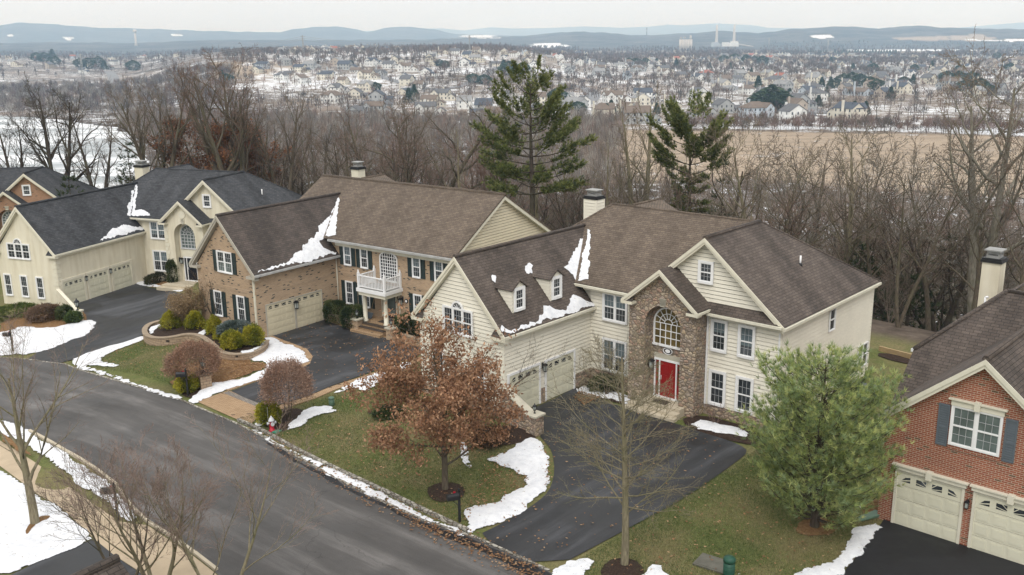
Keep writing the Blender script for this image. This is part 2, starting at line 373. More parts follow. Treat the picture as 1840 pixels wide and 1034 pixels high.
def bark(name, c, mossy=(.12, .12, .07)):
    n = N_(name); co = n.coord('Object', (6, 6, 1.3)); f = n.noise(co, 2.2, 6); a = n.ramp(f, [(.3, tuple(x * .55 for x in c)), (.65, tuple(x * 1.25 for x in c))])
    g = n.noise(n.coord('Object'), .8, 3); a = n.mix(n.ramp(g, [(.45, 0.0), (.65, .5)]), a, mossy); n.bump(f, .5, .03); return n.fin(a, .95, .1)
M['bark'] = bark('grey_brown_bark', (.12, .098, .075))
M['bark_dark'] = bark('dark_bark', (.075, .06, .05))
M['bark_pale'] = bark('pale_grey_bark', (.25, .23, .19))
M['bark_sage'] = bark('sage_bark', (.22, .19, .13), (.17, .17, .09))
M['twig'] = plain('twigs', (.20, .16, .128), .95, .3, .8, .1)
M['twig_red'] = plain('reddish_twigs', (.20, .135, .11), .95, .3, .8, .1)
M['twig_grey'] = plain('grey_twigs', (.20, .185, .16), .95, .3, .8, .1)
M['twig_fore'] = plain('pale_reddish_twigs', (.27, .20, .17), .95, .25, .8, .1)
M['twig_pale'] = plain('pale_twigs', (.30, .28, .24), .95, .25, .8, .1)
M['twig_tan'] = plain('tan_twigs', (.24, .17, .105), .95, .25, .8, .1)
def colmat(name, rough=.8, spec=.15, transl=0.0):
    n = N_(name); a = n.n('Attribute', attribute_name='Col'); n.l(a.outputs['Color'], n.b.inputs['Base Color']); n.b.inputs['Roughness'].default_value = rough; n.b.inputs['Specular IOR Level'].default_value = spec
    if transl:
        t = n.n('BsdfTranslucent'); n.l(a.outputs['Color'], t.inputs[0]); mx = n.n('MixShader'); mx.inputs[0].default_value = transl; n.l(n.b.outputs[0], mx.inputs[1]); n.l(t.outputs[0], mx.inputs[2]); n.l(mx.outputs[0], n.out.inputs[0])
    return n.m
M['leaf'] = colmat('leaf_foliage', .75, .2, .3)
M['needle'] = colmat('needle_foliage', .7, .2, .2)
M['soupmat'] = colmat('mixed_vegetation', .95, .05)
def asphalt(name, c, streakc=1.35, wet=(.45, .6), rough=.85, sc=1.0, rot=0.0, wetamt=.5):
    n = N_(name); co = n.coord('World'); f = n.noise(co, .16 * sc, 6, .6); g = n.noise(co, 30, 3, .7)
    m2 = n.n('Mapping', vector_type='TEXTURE'); m2.inputs['Rotation'].default_value = (0, 0, rot); m2.inputs['Scale'].default_value = (12, 1.1, 1); n.l(n.n('NewGeometry').outputs['Position'], m2.inputs[0]); s_ = n.noise(m2.outputs[0], 1.0, 6, .65)
    a = n.ramp(f, [(.3, tuple(x * .68 for x in c)), (.72, tuple(x * 1.3 for x in c))]); b = n.ramp(s_, [(.3, .72), (.5, .98), (.7, streakc)]); c1 = n.mix(1, a, b, 'MULTIPLY')
    c1 = n.mix(1, c1, n.ramp(g, [(.3, .82), (.7, 1.18)]), 'MULTIPLY')
    h = n.noise(co, .33, 4, .55); wm = n.ramp(h, [(wet[0], 0.0), (wet[1], 1.0)]); c1 = n.mix(n.mix(1, wm, wetamt, 'MULTIPLY'), c1, tuple(x * .45 for x in c))
    # fine cracks
    v = n.n('TexVoronoi', feature='DISTANCE_TO_EDGE'); v.inputs['Scale'].default_value = .16; wv = n.n('TexNoise'); wv.inputs['Scale'].default_value = .8; wv.inputs['Detail'].default_value = 5; n.l(co, wv.inputs['Vector'])
    ad = n.n('VectorMath', operation='MULTIPLY_ADD'); n.l(wv.outputs['Color'], ad.inputs[0]); ad.inputs[1].default_value = (2.2, 2.2, 0); n.l(co, ad.inputs[2]); n.l(ad.outputs[0], v.inputs['Vector'])
    cr = n.ramp(v.outputs['Distance'], [(0.0, .72), (.004, 1.0)]); c1 = n.mix(1, c1, cr, 'MULTIPLY')
    rr = n.ramp(wm, [(0, rough), (1, rough - .25)]); n.bump(g, .25, .01); return n.fin(c1, rr, .35)
M['road'] = asphalt('road_asphalt', (.088, .083, .080), 1.85, (.54, .64), rot=math.radians(-39), wetamt=.42)
M['drive'] = asphalt('sealed_driveway', (.042, .043, .047), 2.1, (.44, .56), rot=math.radians(48), rough=.72, wetamt=.75)
M['drive_black'] = asphalt('fresh_black_driveway', (.016, .016, .018), 1.25, (.5, .66), rough=.7, wetamt=.3)
def snowmat():
    n = N_('snow'); co = n.coord('World'); f = n.noise(co, 3.2, 8, .7); g = n.noise(co, .5, 4); a = n.ramp(f, [(.25, (.58, .60, .64)), (.5, (.74, .75, .78)), (.7, (.84, .85, .86))]); a = n.mix(1, a, n.ramp(g, [(.3, .86), (.65, 1.0)]), 'MULTIPLY')
    sp = n.noise(co, 9, 3, .5); s2 = n.ramp(sp, [(.66, 0.0), (.71, 1.0)]); a = n.mix(n.mix(1, s2, .6, 'MULTIPLY'), a, (.22, .15, .08)); n.bump(f, .35, .08)
    at = n.n('Attribute', attribute_name='Edge'); mm = n.n('Math', operation='MULTIPLY_ADD'); f2 = n.noise(co, 2.4, 8, .68); n.l(f2, mm.inputs[0]); mm.inputs[1].default_value = 1.9; mm.inputs[2].default_value = -.98; ad = n.n('Math', operation='ADD'); n.l(mm.outputs[0], ad.inputs[0]); n.l(at.outputs['Fac'], ad.inputs[1])
    al = n.ramp(ad.outputs[0], [(.16, 0.0), (.22, 1.0)]); n.l(al, n.b.inputs['Alpha'])
    return n.fin(a, .7, .2)
M['snow'] = snowmat()
def mulch():
    n = N_('dark_mulch'); co = n.coord('World'); f = n.noise(co, 12, 6, .7); a = n.ramp(f, [(.3, (.018, .013, .011)), (.7, (.075, .05, .038))]); n.bump(f, .9, .05); return n.fin(a, .95, .1)
M['mulch'] = mulch()
def litter():
    n = N_('leaf_litter'); co = n.coord('World'); f = n.noise(co, 9, 6, .75); a = n.ramp(f, [(.3, (.10, .055, .028)), (.5, (.20, .115, .055)), (.7, (.30, .19, .10))]); n.bump(f, .8, .05); return n.fin(a, .95, .1)
M['litter'] = litter()
M['coping'] = plain('tan_block_coping', (.30, .235, .17), .9, .2, 5.0)
M['paver'] = brick_mat('clay_pavers', (.34, .225, .13), (.42, .29, .175), (.20, .14, .09), .03, bw=.22, bh=.11, ms=.012)
M['paver_grey'] = brick_mat('grey_paver_border', (.20, .18, .16), (.26, .23, .20), (.10, .09, .08), .03, bw=.2, bh=.2, ms=.012)
M['walk'] = plain('sidewalk_concrete', (.42, .335, .235), .9, .16, .7, kind='Object')
def belgian():
    n = N_('belgian_block'); co = n.coord('World'); v = n.n('TexVoronoi'); v.inputs['Scale'].default_value = 4.2; n.l(co, v.inputs['Vector']); sp = n.n('SeparateColor'); n.l(v.outputs['Color'], sp.inputs[0])
    e = n.n('TexVoronoi', feature='DISTANCE_TO_EDGE'); e.inputs['Scale'].default_value = 4.2; n.l(co, e.inputs['Vector'])
    a = n.ramp(sp.outputs[0], [(0, (.22, .20, .17)), (.6, (.36, .34, .30)), (1, (.45, .42, .36))]); a = n.mix(n.ramp(e.outputs['Distance'], [(.02, 0.0), (.1, 1.0)]), (.1, .085, .065), a); n.bump(n.ramp(e.outputs['Distance'], [(0, 0.0), (.2, 1.0)]), .9, .05); return n.fin(a, .9, .2)
M['belgian'] = belgian()
# ------------------------------------------------------------------ terrain: one sheet out to the horizon
def ground_material():
    n = N_('ground_cover'); co = n.coord('World'); at = n.n('Attribute', attribute_name='Reg'); sp = n.n('SeparateColor'); n.l(at.outputs['Color'], sp.inputs[0]); snowA, fieldA, lawnA = sp.outputs[0], sp.outputs[1], sp.outputs[2]
    big = n.noise(co, .012, 6, .6); mid = n.noise(co, .09, 6, .65); fine = n.noise(co, .9, 7, .7); vf = n.noise(co, 7.0, 5, .7)
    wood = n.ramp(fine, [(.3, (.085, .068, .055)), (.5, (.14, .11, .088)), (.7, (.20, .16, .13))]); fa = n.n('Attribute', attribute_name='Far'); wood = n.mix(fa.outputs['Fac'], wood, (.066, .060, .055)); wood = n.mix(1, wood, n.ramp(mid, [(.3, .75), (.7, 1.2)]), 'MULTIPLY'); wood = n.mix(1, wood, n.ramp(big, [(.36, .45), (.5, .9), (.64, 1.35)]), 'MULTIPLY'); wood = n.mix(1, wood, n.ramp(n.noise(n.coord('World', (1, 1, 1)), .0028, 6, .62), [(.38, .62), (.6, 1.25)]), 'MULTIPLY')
    mpf = n.coord('World', (.02, .35, 1)); rows = n.noise(n.coord('World', (.06, .22, 1)), 1.0, 7, .75)
    field = n.ramp(fine, [(.3, (.25, .19, .135)), (.7, (.42, .34, .255))]); field = n.mix(1, field, n.ramp(rows, [(.35, .68), (.65, 1.2)]), 'MULTIPLY')
    lawn = n.ramp(mid, [(.3, (.080, .102, .032)), (.5, (.115, .128, .046)), (.68, (.19, .165, .08))]); patch_ = n.noise(co, .45, 5, .6); lawn = n.mix(n.ramp(patch_, [(.42, 0.0), (.66, .62)]), lawn, (.19, .15, .085))
    lawn = n.mix(1, lawn, n.ramp(vf, [(.25, .62), (.75, 1.4)]), 'MULTIPLY'); lawn = n.mix(1, lawn, n.ramp(n.noise(co, 28, 3, .7), [(.25, .7), (.75, 1.3)]), 'MULTIPLY')
    c = n.mix(fieldA, wood, field)
    add = n.n('Math', operation='ADD'); n.l(snowA, add.inputs[0]); n.l(n.ramp(mid, [(.25, -.0), (.75, 0.0)]), add.inputs[1])
    # snow where noise < amount
    mm = n.n('Math', operation='MULTIPLY_ADD'); n.l(mid, mm.inputs[0]); mm.inputs[1].default_value = .45; mm2 = n.n('Math', operation='MULTIPLY'); n.l(fine, mm2.inputs[0]); mm2.inputs[1].default_value = .55; n.l(mm2.outputs[0], mm.inputs[2])
    sb = n.n('Math', operation='SUBTRACT'); n.l(snowA, sb.inputs[0]); n.l(mm.outputs[0], sb.inputs[1]); sf = n.ramp(sb.outputs[0], [(0, 0.0), (.04, 1.0)])
    c = n.mix(sf, c, (.70, .72, .75)); c = n.mix(lawnA, c, lawn); hb = n.mix(.5, vf, fine); n.bump(hb, .5, .06)
    return n.fin(c, .95, .08)
M['ground'] = ground_material()
def forest_hills_material(): return M['ground']
AZ = np.radians(np.concatenate([np.linspace(-180, -40, 36)[:-1], np.linspace(-40, 40, 560), np.linspace(40, 180, 36)[1:]]))
RD = np.concatenate([np.linspace(.5, 60, 70), np.geomspace(61, 24000, 420)])
A2, D2 = np.meshgrid(AZ, RD); TX, TY = D2 * np.sin(A2), D2 * np.cos(A2); TZ = gz(TX, TY) - .03
azx = np.tan(np.clip(A2, -1.2, 1.2)) * F_PX * 1.03 + 920; E2 = back_dist(TX, TY)
reg = np.zeros(TX.shape + (4,), np.float32); reg[..., 3] = 1
jn = lump(TX, TY, 37.0) * 14
lawn_ = 1 - sstep(-1.0, 1.5, E2 + .5 * lump(TX, TY, 3.0)); reg[..., 2] = lawn_
snow = (.465 + .03 * lump(TX, TY, 21.0, 4)) * sstep(0, 30, E2)                                # thin snow between the trees on the slope
fld = sstep(1000, 1120, azx + jn * 2) * sstep(300, 330, D2 + jn) * (1 - sstep(508, 516, D2 + jn * .35)) * (1 - .0 * azx)
fld = np.where((azx > 380) & (azx < 560) & (D2 > 1000) & (D2 < 1250), .9, fld); reg[..., 1] = fld
snow = np.where(fld > .5, .40 + .03 * lump(TX, TY, 17.0, 5), snow)
jb = lump(TX, TY, 55.0) * 60 + lump(TX, TY, 19.0, 2) * 25
inh = sstep(400, 470, azx + jb * .6) * (1 - sstep(760, 860, azx + jb)) * sstep(720, 860, D2 + jb) * (1 - sstep(1900, 2200, D2))
town = sstep(512, 522, D2 + jn * .35) * sstep(560, 760, azx + jb * .7); patch_n = .035 * lump(TX, TY, 75.0, 1) + .03 * lump(TX, TY, 31.0, 3)
snow = np.where(town > .02, snow * (1 - town) + town * (.495 + patch_n), snow); reg[..., 1] = np.maximum(reg[..., 1], town * .33)
snow = np.maximum(snow, inh * (.50 + patch_n)); reg[..., 1] = np.maximum(reg[..., 1], inh * .3)
lf = (1 - sstep(280, 380, azx + jb * .5)) * sstep(850, 950, D2) * (1 - sstep(2400, 2700, D2)); snow = np.maximum(snow, lf * (.455 + patch_n)); st_ = sstep(514, 520, D2) * (1 - sstep(548, 560, D2 + jn)) * sstep(600, 720, azx + jb * .3); snow = np.maximum(snow, st_ * (.55 + patch_n))
snow = np.where(D2 > 2400, np.minimum(snow, .43), snow); snow = np.where(D2 > 3200, .34, snow); reg[..., 1] = np.where(D2 > 3200, 0, reg[..., 1])
def px_of(x, y, z):
    v = np.stack([x, y, z - CAM_H], -1); w_ = np.maximum(v @ _f, 1); return 920 + F_PX * (v @ _X) / w_, 517 - F_PX * (v @ _Y) / w_
PXX, PYY = px_of(TX, TY, TZ)
for (cx, cy, rx, ry, f, sn) in ((1665, 69, 46, 4, .95, .36), (1748, 69, 36, 7, .95, .42), (1476, 67, 20, 3.5, .5, .62), (985, 82, 34, 4, .2, .62), (315, 63, 12, 1.6, 0, .9), (860, 66, 36, 3, .5, .6), (1800, 73, 60, 2, .6, .6), (20, 65, 14, 2, 0, .7), (120, 69, 10, 3, 0, .6), (1650, 91, 140, 1.5, .4, .66)):
    m = ((PXX - cx) / rx) ** 2 + ((PYY - cy) / ry) ** 2 < 1 + .55 * lump(TX, TY, 120.0, cx) + .4 * lump(TX, TY, 47.0, cy); m &= (D2 > 2800) & (D2 < 12000); reg[..., 1] = np.where(m, f, reg[..., 1]); snow = np.where(m, sn, snow)
reg[..., 0] = snow
nr, nc = TX.shape; idx = np.arange(nr * nc).reshape(nr, nc); q = np.stack([idx[:-1, :-1], idx[:-1, 1:], idx[1:, 1:], idx[1:, :-1]], -1).reshape(-1, 4)[:, ::-1]
me = bpy.data.meshes.new('ground'); me.vertices.add(nr * nc); me.vertices.foreach_set('co', np.stack([TX, TY, TZ], -1).astype(np.float32).reshape(-1))
me.loops.add(q.size); me.loops.foreach_set('vertex_index', q.reshape(-1).astype(np.int32)); me.polygons.add(len(q)); me.polygons.foreach_set('loop_start', np.arange(0, q.size, 4, dtype=np.int32))
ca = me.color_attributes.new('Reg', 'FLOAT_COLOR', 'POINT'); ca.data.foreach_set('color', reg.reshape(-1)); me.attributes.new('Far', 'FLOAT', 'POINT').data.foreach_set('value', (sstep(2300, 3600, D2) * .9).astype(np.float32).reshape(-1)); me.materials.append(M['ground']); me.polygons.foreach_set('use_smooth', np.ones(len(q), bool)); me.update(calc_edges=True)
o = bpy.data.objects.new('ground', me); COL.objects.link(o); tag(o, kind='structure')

def inpoly(x, y, P):
    P = np.asarray(P, float); x = np.asarray(x); y = np.asarray(y); r = np.zeros(x.shape, bool); j = len(P) - 1
    for i in range(len(P)):
        xi, yi = P[i]; xj, yj = P[j]; c = ((yi > y) != (yj > y)) & (x < (xj - xi) * (y - yi) / (yj - yi + 1e-12) + xi); r ^= c; j = i
    return r
def edge_dist(x, y, P):
    P = np.asarray(P, float); best = np.full(np.shape(x), 1e9)
    for i in range(len(P)):
        ax, ay = P[i - 1]; bx, by = P[i]; dx, dy = bx - ax, by - ay; L2 = dx * dx + dy * dy + 1e-9
        t = np.clip(((x - ax) * dx + (y - ay) * dy) / L2, 0, 1); best = np.minimum(best, np.hypot(x - ax - t * dx, y - ay - t * dy))
    return best
def rough_edge(P, step, amp, seed):
    rng = np.random.RandomState(seed); out = []; off = 0
    for i in range(len(P)):
        a = np.array(P[i - 1]); b = np.array(P[i]); L = np.hypot(*(b - a)); k = max(1, int(L / step)); nrm = np.array([-(b - a)[1], (b - a)[0]]) / (L + 1e-9)
        for j in range(k):
            off = .6 * off + rng.uniform(-amp, amp); out.append(tuple(a + (b - a) * j / k + nrm * off))
    return out
def smooth_poly(P, it=1):
    for _ in range(it):
        Q = []
        for i in range(len(P)):
            a = np.array(P[i]); b = np.array(P[(i + 1) % len(P)]); Q += [tuple(a * .75 + b * .25), tuple(a * .25 + b * .75)]
        P = Q
    return P
def sheet(name, P, dz, mat, step=1.5, thick=0.0, lumpy=0.0, seed=1, zf=None, label=None, kind='structure', cat=None, group=None, skirt=.0):
    P = [(float(p[0]), float(p[1])) for p in P]; xs = [p[0] for p in P]; ys = [p[1] for p in P]
    gx, gy = np.meshgrid(np.arange(min(xs), max(xs), step), np.arange(min(ys), max(ys), step)); rng = np.random.RandomState(seed)
    gx = gx + rng.uniform(-.3, .3, gx.shape) * step; gy = gy + rng.uniform(-.3, .3, gy.shape) * step; gx = gx.ravel(); gy = gy.ravel()
    k = inpoly(gx, gy, P) & (edge_dist(gx, gy, P) > step * .35); pts = P + list(zip(gx[k], gy[k]))
    r = delaunay_2d_cdt([Vector(p) for p in pts], [(i, (i + 1) % len(P)) for i in range(len(P))], [], 1, 1e-4)
    V = np.array([(v.x, v.y) for v in r[0]]); F = r[2]
    z = (gz(V[:, 0], V[:, 1]) if zf is None else zf(V[:, 0], V[:, 1])) + dz
    if thick:
        e = edge_dist(V[:, 0], V[:, 1], P); z = z + thick * sstep(0, .5, e) + lumpy * rng.uniform(-1, 1, len(V)) * (e > .05)
    if skirt:
        pass
    me = bpy.data.meshes.new(name); me.from_pydata([(a, b, c) for (a, b), c in zip(V, z)], [], [tuple(f) for f in F]); me.materials.append(mat)
    if thick: ea = me.attributes.new('Edge', 'FLOAT', 'POINT'); ea.data.foreach_set('value', (sstep(-.12, .34, e) * 1.15 if name != 'roof_snow' else .18 + sstep(-.08, .14, e)).astype(np.float32))
    bm = bmesh.new(); bm.from_mesh(me); bmesh.ops.recalc_face_normals(bm, faces=bm.faces)
    if bm.faces and sum(f.normal.z for f in bm.faces) < 0: bmesh.ops.reverse_faces(bm, faces=bm.faces)
    bm.to_mesh(me); bm.free(); me.polygons.foreach_set('use_smooth', [bool(thick)] * len(me.polygons))
    L = me.uv_layers.new(name='UVMap'); L.data.foreach_set('uv', np.array([[me.vertices[l.vertex_index].co.x, me.vertices[l.vertex_index].co.y] for l in me.loops]).reshape(-1))
    o = bpy.data.objects.new(name, me); COL.objects.link(o); tag(o, label, cat, group, kind); return o
def W(pp): return [tuple(G(*p)[:2]) for p in pp]
def snow(pp, seed, thick=.07, amp=.1, world=False, name='snow_patch', label=None):
    P = pp if world else W(pp); P = rough_edge(rough_edge(smooth_poly(P), .9, amp * 1.5, seed + 500), .17, amp * .9, seed)
    return sheet(name, P, .03, M['snow'], .22, thick, .012, seed, kind='stuff')

# road, kerbs, driveways, pavement ------------------------------------------------
far_edge = [(-340, 640), (-160, 638), (0, 643), (60, 648), (114, 655), (152, 669), (210, 686), (267, 703), (324, 720), (380, 744), (419, 760), (469, 785), (534, 823), (610, 865), (687, 903), (763, 938), (853, 967), (985, 1027), (1080, 1075), (1180, 1130)]
near_edge = [(386, 1027), (349, 998), (302, 965), (264, 941), (234, 914), (206, 873), (171, 846), (114, 812), (50, 776), (0, 752), (-60, 735), (-340, 728)]
FE = W(far_edge); NE = W(near_edge); last = G(470, 1110); last2 = G(560, 1210)
road = FE + [tuple(last2[:2]), tuple(last[:2])] + NE
road_o = sheet('road', road, .006, M['road'], 2.5)
def strip(name, line, wd, dz, h, mat, kind='structure', off=0.0, block=None, **kw):
    """raised strip along a world polyline"""
    mb = MB(); L = [Vector((p[0], p[1], 0)) for p in line]
    out = []
    for a, b in zip(L[:-1], L[1:]):
        k = max(1, int((b - a).length / .8)); out += [a.lerp(b, i / k) for i in range(k)]
    out.append(L[-1]); nrm = []
    for i in range(len(out)):
        d = (out[min(i + 1, len(out) - 1)] - out[max(i - 1, 0)]).normalized(); nrm.append(Vector((-d.y, d.x, 0)))
    for i in range(len(out) - 1):
        a, b, na, nb = out[i], out[i + 1], nrm[i], nrm[i + 1]; A = a + na * off; A2_ = a + na * (off + wd); B = b + nb * off; B2 = b + nb * (off + wd)
        zz = [gzf(p.x, p.y) + dz for p in (A, A2_, B2, B)]; lo = [Vector((p.x, p.y, z - .15)) for p, z in zip((A, A2_, B2, B), zz)]; hi = [Vector((p.x, p.y, z + h)) for p, z in zip((A, A2_, B2, B), zz)]
        mb.quad(hi[0], hi[3], hi[2], hi[1]); mb.quad(lo[0], hi[0], hi[1], lo[1]) if i == 0 else None; mb.quad(lo[0], lo[3], hi[3], hi[0]); mb.quad(lo[2], lo[1], hi[1], hi[2])
        if i == len(out) - 2: mb.quad(lo[3], lo[2], hi[2], hi[3])
    o = mb.build(name, mat); tag(o, kind=kind, **kw); return o
strip('kerb', [p for p in FE[:-2]][::-1], .11, 0, .04, M['belgian'], off=-.11)
lawn_kerb = W([(425, 757), (470, 777), (534, 812), (600, 845), (687, 885), (763, 922), (838, 957)])
strip('kerb', lawn_kerb, .15, 0, .12, M['belgian'], off=.02)
strip('kerb', NE[:9], .13, 0, .09, M['concrete'], off=-.14)
# wet gutter with leaves beside the kerb
gut = W([(469, 789), (534, 826), (610, 867), (687, 905), (763, 941), (853, 971), (985, 1030), (1080, 1078), (1010, 1062), (920, 1018), (850, 985), (800, 965), (750, 943), (680, 908), (600, 868), (530, 830)])
sheet('gutter_strip', rough_edge(gut, .4, .07, 4), .010, M['drive_black'], .8)
walk = W([(-300, 740), (0, 792), (61, 830), (137, 884), (213, 937), (240, 942), (264, 944), (300, 968), (349, 1001), (386, 1030), (470, 1110), (330, 1110), (248, 1026), (206, 999), (168, 968), (114, 916), (69, 890), (38, 866), (0, 838), (-300, 770)])
sheet('pavement', walk, .012, M['walk'], 1.5)
# joints cut across the pavement
near_drive = W([(169, 969), (206, 999), (260, 1036), (400, 1160), (0, 1260), (-40, 1060), (23, 1032), (85, 1003)])
sheet('driveway', near_drive, .010, M['drive'], 1.5)
d3 = W([(853, 965), (905, 940), (945, 917), (978, 893), (990, 876), (997, 848), (993, 813), (980, 795), (969, 784), (972, 755), (960, 742), (945, 735), (968, 731), (1031, 699), (1036, 699), (1075, 715), (1130, 738), (1205, 759), (1248, 772), (1290, 786), (1330, 800), (1345, 812), (1325, 829), (1240, 890.6), (1131, 949), (985, 1027)])
sheet('driveway', smooth_poly(d3), .014, M['drive'], 1.5)
d2 = W([(415, 703.5), (500, 672), (540, 663), (555, 655), (560, 640), (550, 628), (509.5, 614), (501, 609), (479, 609), (455, 600), (560, 560), (583, 572), (591, 579), (634, 592.7), (694, 607.6), (760, 626), (753, 639), (591, 695.6), (558, 710), (480, 735)])
sheet('driveway', d2, .014, M['drive'], 1.5)
sheet('paver_apron', W([(354, 722), (404, 704), (416, 703.5), (481, 735), (449, 764), (400, 743)]), .012, M['paver'], 1.5)
strip('paver_border', W([(404, 706), (483, 738)]), .35, 0, .016, M['paver_grey'], off=-.1)
strip('paver_border', W([(762, 640), (591, 697), (558, 711.5), (482, 736)]), .55, 0, .018, M['paver'], off=-.02)
strip('paver_border', W([(410, 703), (500, 671), (542, 662), (557, 654), (562, 641), (551, 627), (509.5, 612), (490, 604)]), .45, 0, .018, M['paver'], off=-.0)
strip('paver_walk', W([(764, 622), (694, 604), (634, 589), (591, 574)]), 1.4, 0, .016, M['paver'], off=-1.05)
d1 = W([(38, 645), (150, 603), (168, 592), (168, 583), (151, 573), (146, 553), (120, 545), (235, 500), (246, 512), (324, 524), (345, 545), (314, 563), (264, 588), (262, 604), (116, 653), (80, 650)])
sheet('driveway', smooth_poly(d1), .014, M['drive'], 1.5)
d4 = W([(1591, 930), (1620, 920), (1900, 1000), (2000, 1300), (1300, 1300), (1510, 1036), (1560, 975)])
sheet('driveway', d4, .014, M['drive_black'], 1.5)
# planting beds
def bed(pp, mat='mulch', seed=3, dz=.02, amp=.06, label=None): return sheet('planting_bed', rough_edge(smooth_poly(W(pp)), .3, amp, seed), dz, M[mat], .6, .05, .02, seed)
bed([(765, 880), (785, 868), (820, 868), (835, 880), (832, 896), (800, 905), (770, 898)], seed=5)
bed([(1080, 1020), (1105, 1003), (1140, 1003), (1160, 1025), (1155, 1050), (1085, 1050)], seed=6)
bed([(475, 768), (470, 750), (500, 735), (545, 735), (553, 750), (530, 765), (500, 778)], seed=7)
bed([(1036, 702), (1034, 690), (1062, 682), (1130, 715), (1140, 735), (1100, 722), (1060, 712)], seed=8)
bed([(1215, 757), (1258, 742), (1370, 775), (1370, 800), (1330, 797), (1270, 780)], seed=9)
bed([(322, 700), (330, 685), (370, 690), (405, 690), (395, 704), (350, 716), (330, 712)], seed=10)
bed([(845, 790), (855, 770), (900, 765), (960, 768), (968, 785), (930, 800), (870, 805)], seed=11)
bed([(655, 742), (675, 735), (720, 738), (715, 750), (680, 752)], seed=12)
bed([(1430, 950), (1440, 936), (1480, 932), (1505, 942), (1500, 957), (1465, 965), (1435, 962)], 'litter', 13)
bed([(591, 574), (612, 566), (700, 590), (770, 606), (764, 622), (694, 603), (634, 588)], seed=14)
bed([(0, 575), (60, 567), (110, 560), (145, 555), (160, 575), (150, 590), (110, 596), (60, 600), (0, 612)], 'litter', 15)
bed([(300, 690), (315, 665), (345, 650), (400, 640), (470, 650), (480, 662), (440, 676), (390, 690), (350, 700), (315, 702)], 'litter', 16, amp=.3)
bed([(1575, 642), (1580, 632), (1655, 650), (1665, 662)], seed=17)
bed([(1555, 930), (1545, 905), (1570, 880), (1585, 885), (1590, 930)], 'litter', 18)
bed([(250, 512), (262, 500), (330, 508), (335, 520), (300, 520)], 'litter', 19)
# snow on the ground, traced patch by patch
snow([(120, 650), (170, 632), (215, 618), (263, 603), (264, 609), (220, 624), (190, 640), (180, 650), (212, 656), (205, 662), (180, 661), (150, 655), (190, 672), (240, 684), (290, 704), (328, 714), (322, 719), (267, 702), (210, 684), (152, 667)], 21, .1)
snow([(-60, 644), (0, 640), (60, 637), (120, 617), (160, 600), (170, 584), (160, 575), (120, 582), (90, 590), (40, 585), (10, 598), (-60, 610)], 22, .09, .12)
snow([(333, 722), (345, 706), (375, 692), (420, 683), (450, 675), (475, 662), (482, 648), (440, 652), (475, 630), (478, 612), (500, 613), (545, 628), (556, 640), (552, 652), (520, 664), (480, 676), (440, 692), (405, 701), (370, 716), (348, 724)], 23, .1, .1)
snow([(600, 708), (625, 690), (665, 676), (700, 665), (735, 650), (745, 655), (720, 672), (690, 682), (665, 700), (650, 706), (640, 697), (615, 706)], 24, .08)
snow([(510, 776), (525, 757), (545, 740), (575, 731), (600, 732), (590, 740), (555, 750), (540, 765)], 25, .07)
snow([(452, 765), (462, 758), (475, 755), (478, 763), (465, 769)], 26, .06, .05)
snow([(575, 741), (600, 736), (605, 741), (580, 744)], 27, .04, .04)
snow([(440, 768), (475, 780), (534, 812), (600, 848), (687, 888), (763, 926), (836, 960), (826, 963), (763, 937), (687, 901), (610, 863), (534, 821), (470, 787)], 28, .09, .09)
snow([(560, 821), (610, 846), (690, 880), (763, 914), (800, 932), (770, 922), (690, 886), (600, 848)], 281, .05, .05)
snow([(835, 940), (850, 915), (880, 905), (915, 893), (940, 880), (948, 868), (940, 855), (910, 845), (880, 835), (870, 822), (920, 815), (935, 795), (955, 786), (975, 788), (992, 812), (995, 848), (988, 875), (975, 893), (940, 917), (900, 941), (850, 962), (838, 957)], 29, .13, .12)
snow([(830, 830), (826, 800), (832, 790), (838, 805), (842, 830), (850, 845)], 30, .06, .04)
snow([(1035, 703), (1045, 690), (1070, 697), (1120, 708), (1140, 718), (1145, 733), (1110, 722), (1070, 714), (1045, 708)], 31, .08, .06)
snow([(1240, 768), (1250, 752), (1275, 755), (1320, 765), (1350, 775), (1350, 795), (1300, 784)], 32, .09, .08)
snow([(1000, 1024), (1020, 1012), (1050, 1004), (1072, 1008), (1065, 1020), (1040, 1034), (1010, 1045), (990, 1034)], 33, .07)
snow([(1150, 1026), (1165, 1018), (1190, 1022), (1205, 1034), (1180, 1050), (1150, 1045)], 34, .07)
snow([(1590, 940), (1565, 975), (1510, 1036), (1440, 1110), (1400, 1060), (1430, 1028), (1480, 1010), (1500, 1000), (1530, 965), (1545, 945)], 35, .1, .1)
snow([(1540, 915), (1555, 890), (1575, 880), (1580, 890), (1565, 905), (1550, 915)], 36, .06)
snow([(1320, 1040), (1330, 1030), (1340, 1034), (1345, 1050)], 37, .06, .04)
snow([(0, 755), (50, 779), (114, 817), (171, 850), (206, 876), (234, 918), (250, 940), (218, 938), (195, 912), (165, 885), (137, 868), (95, 838), (61, 815), (20, 785), (-40, 765), (-40, 742)], 38, .12, .08)
snow([(-80, 838), (0, 842), (38, 868), (69, 894), (114, 918), (165, 966), (150, 978), (85, 1001), (23, 1030), (0, 1034), (-150, 1080), (-150, 900)], 39, .13, .06)
snow([(236, 508), (245, 503), (262, 508), (290, 512), (328, 522), (326, 526), (290, 518), (255, 514)], 40, .06, .05)
snow([(455, 618), (480, 606), (500, 610), (500, 616), (470, 622)], 41, .06, .05)
snow([(340, 600), (345, 590), (362, 584), (362, 592), (350, 602)], 42, .06, .05)
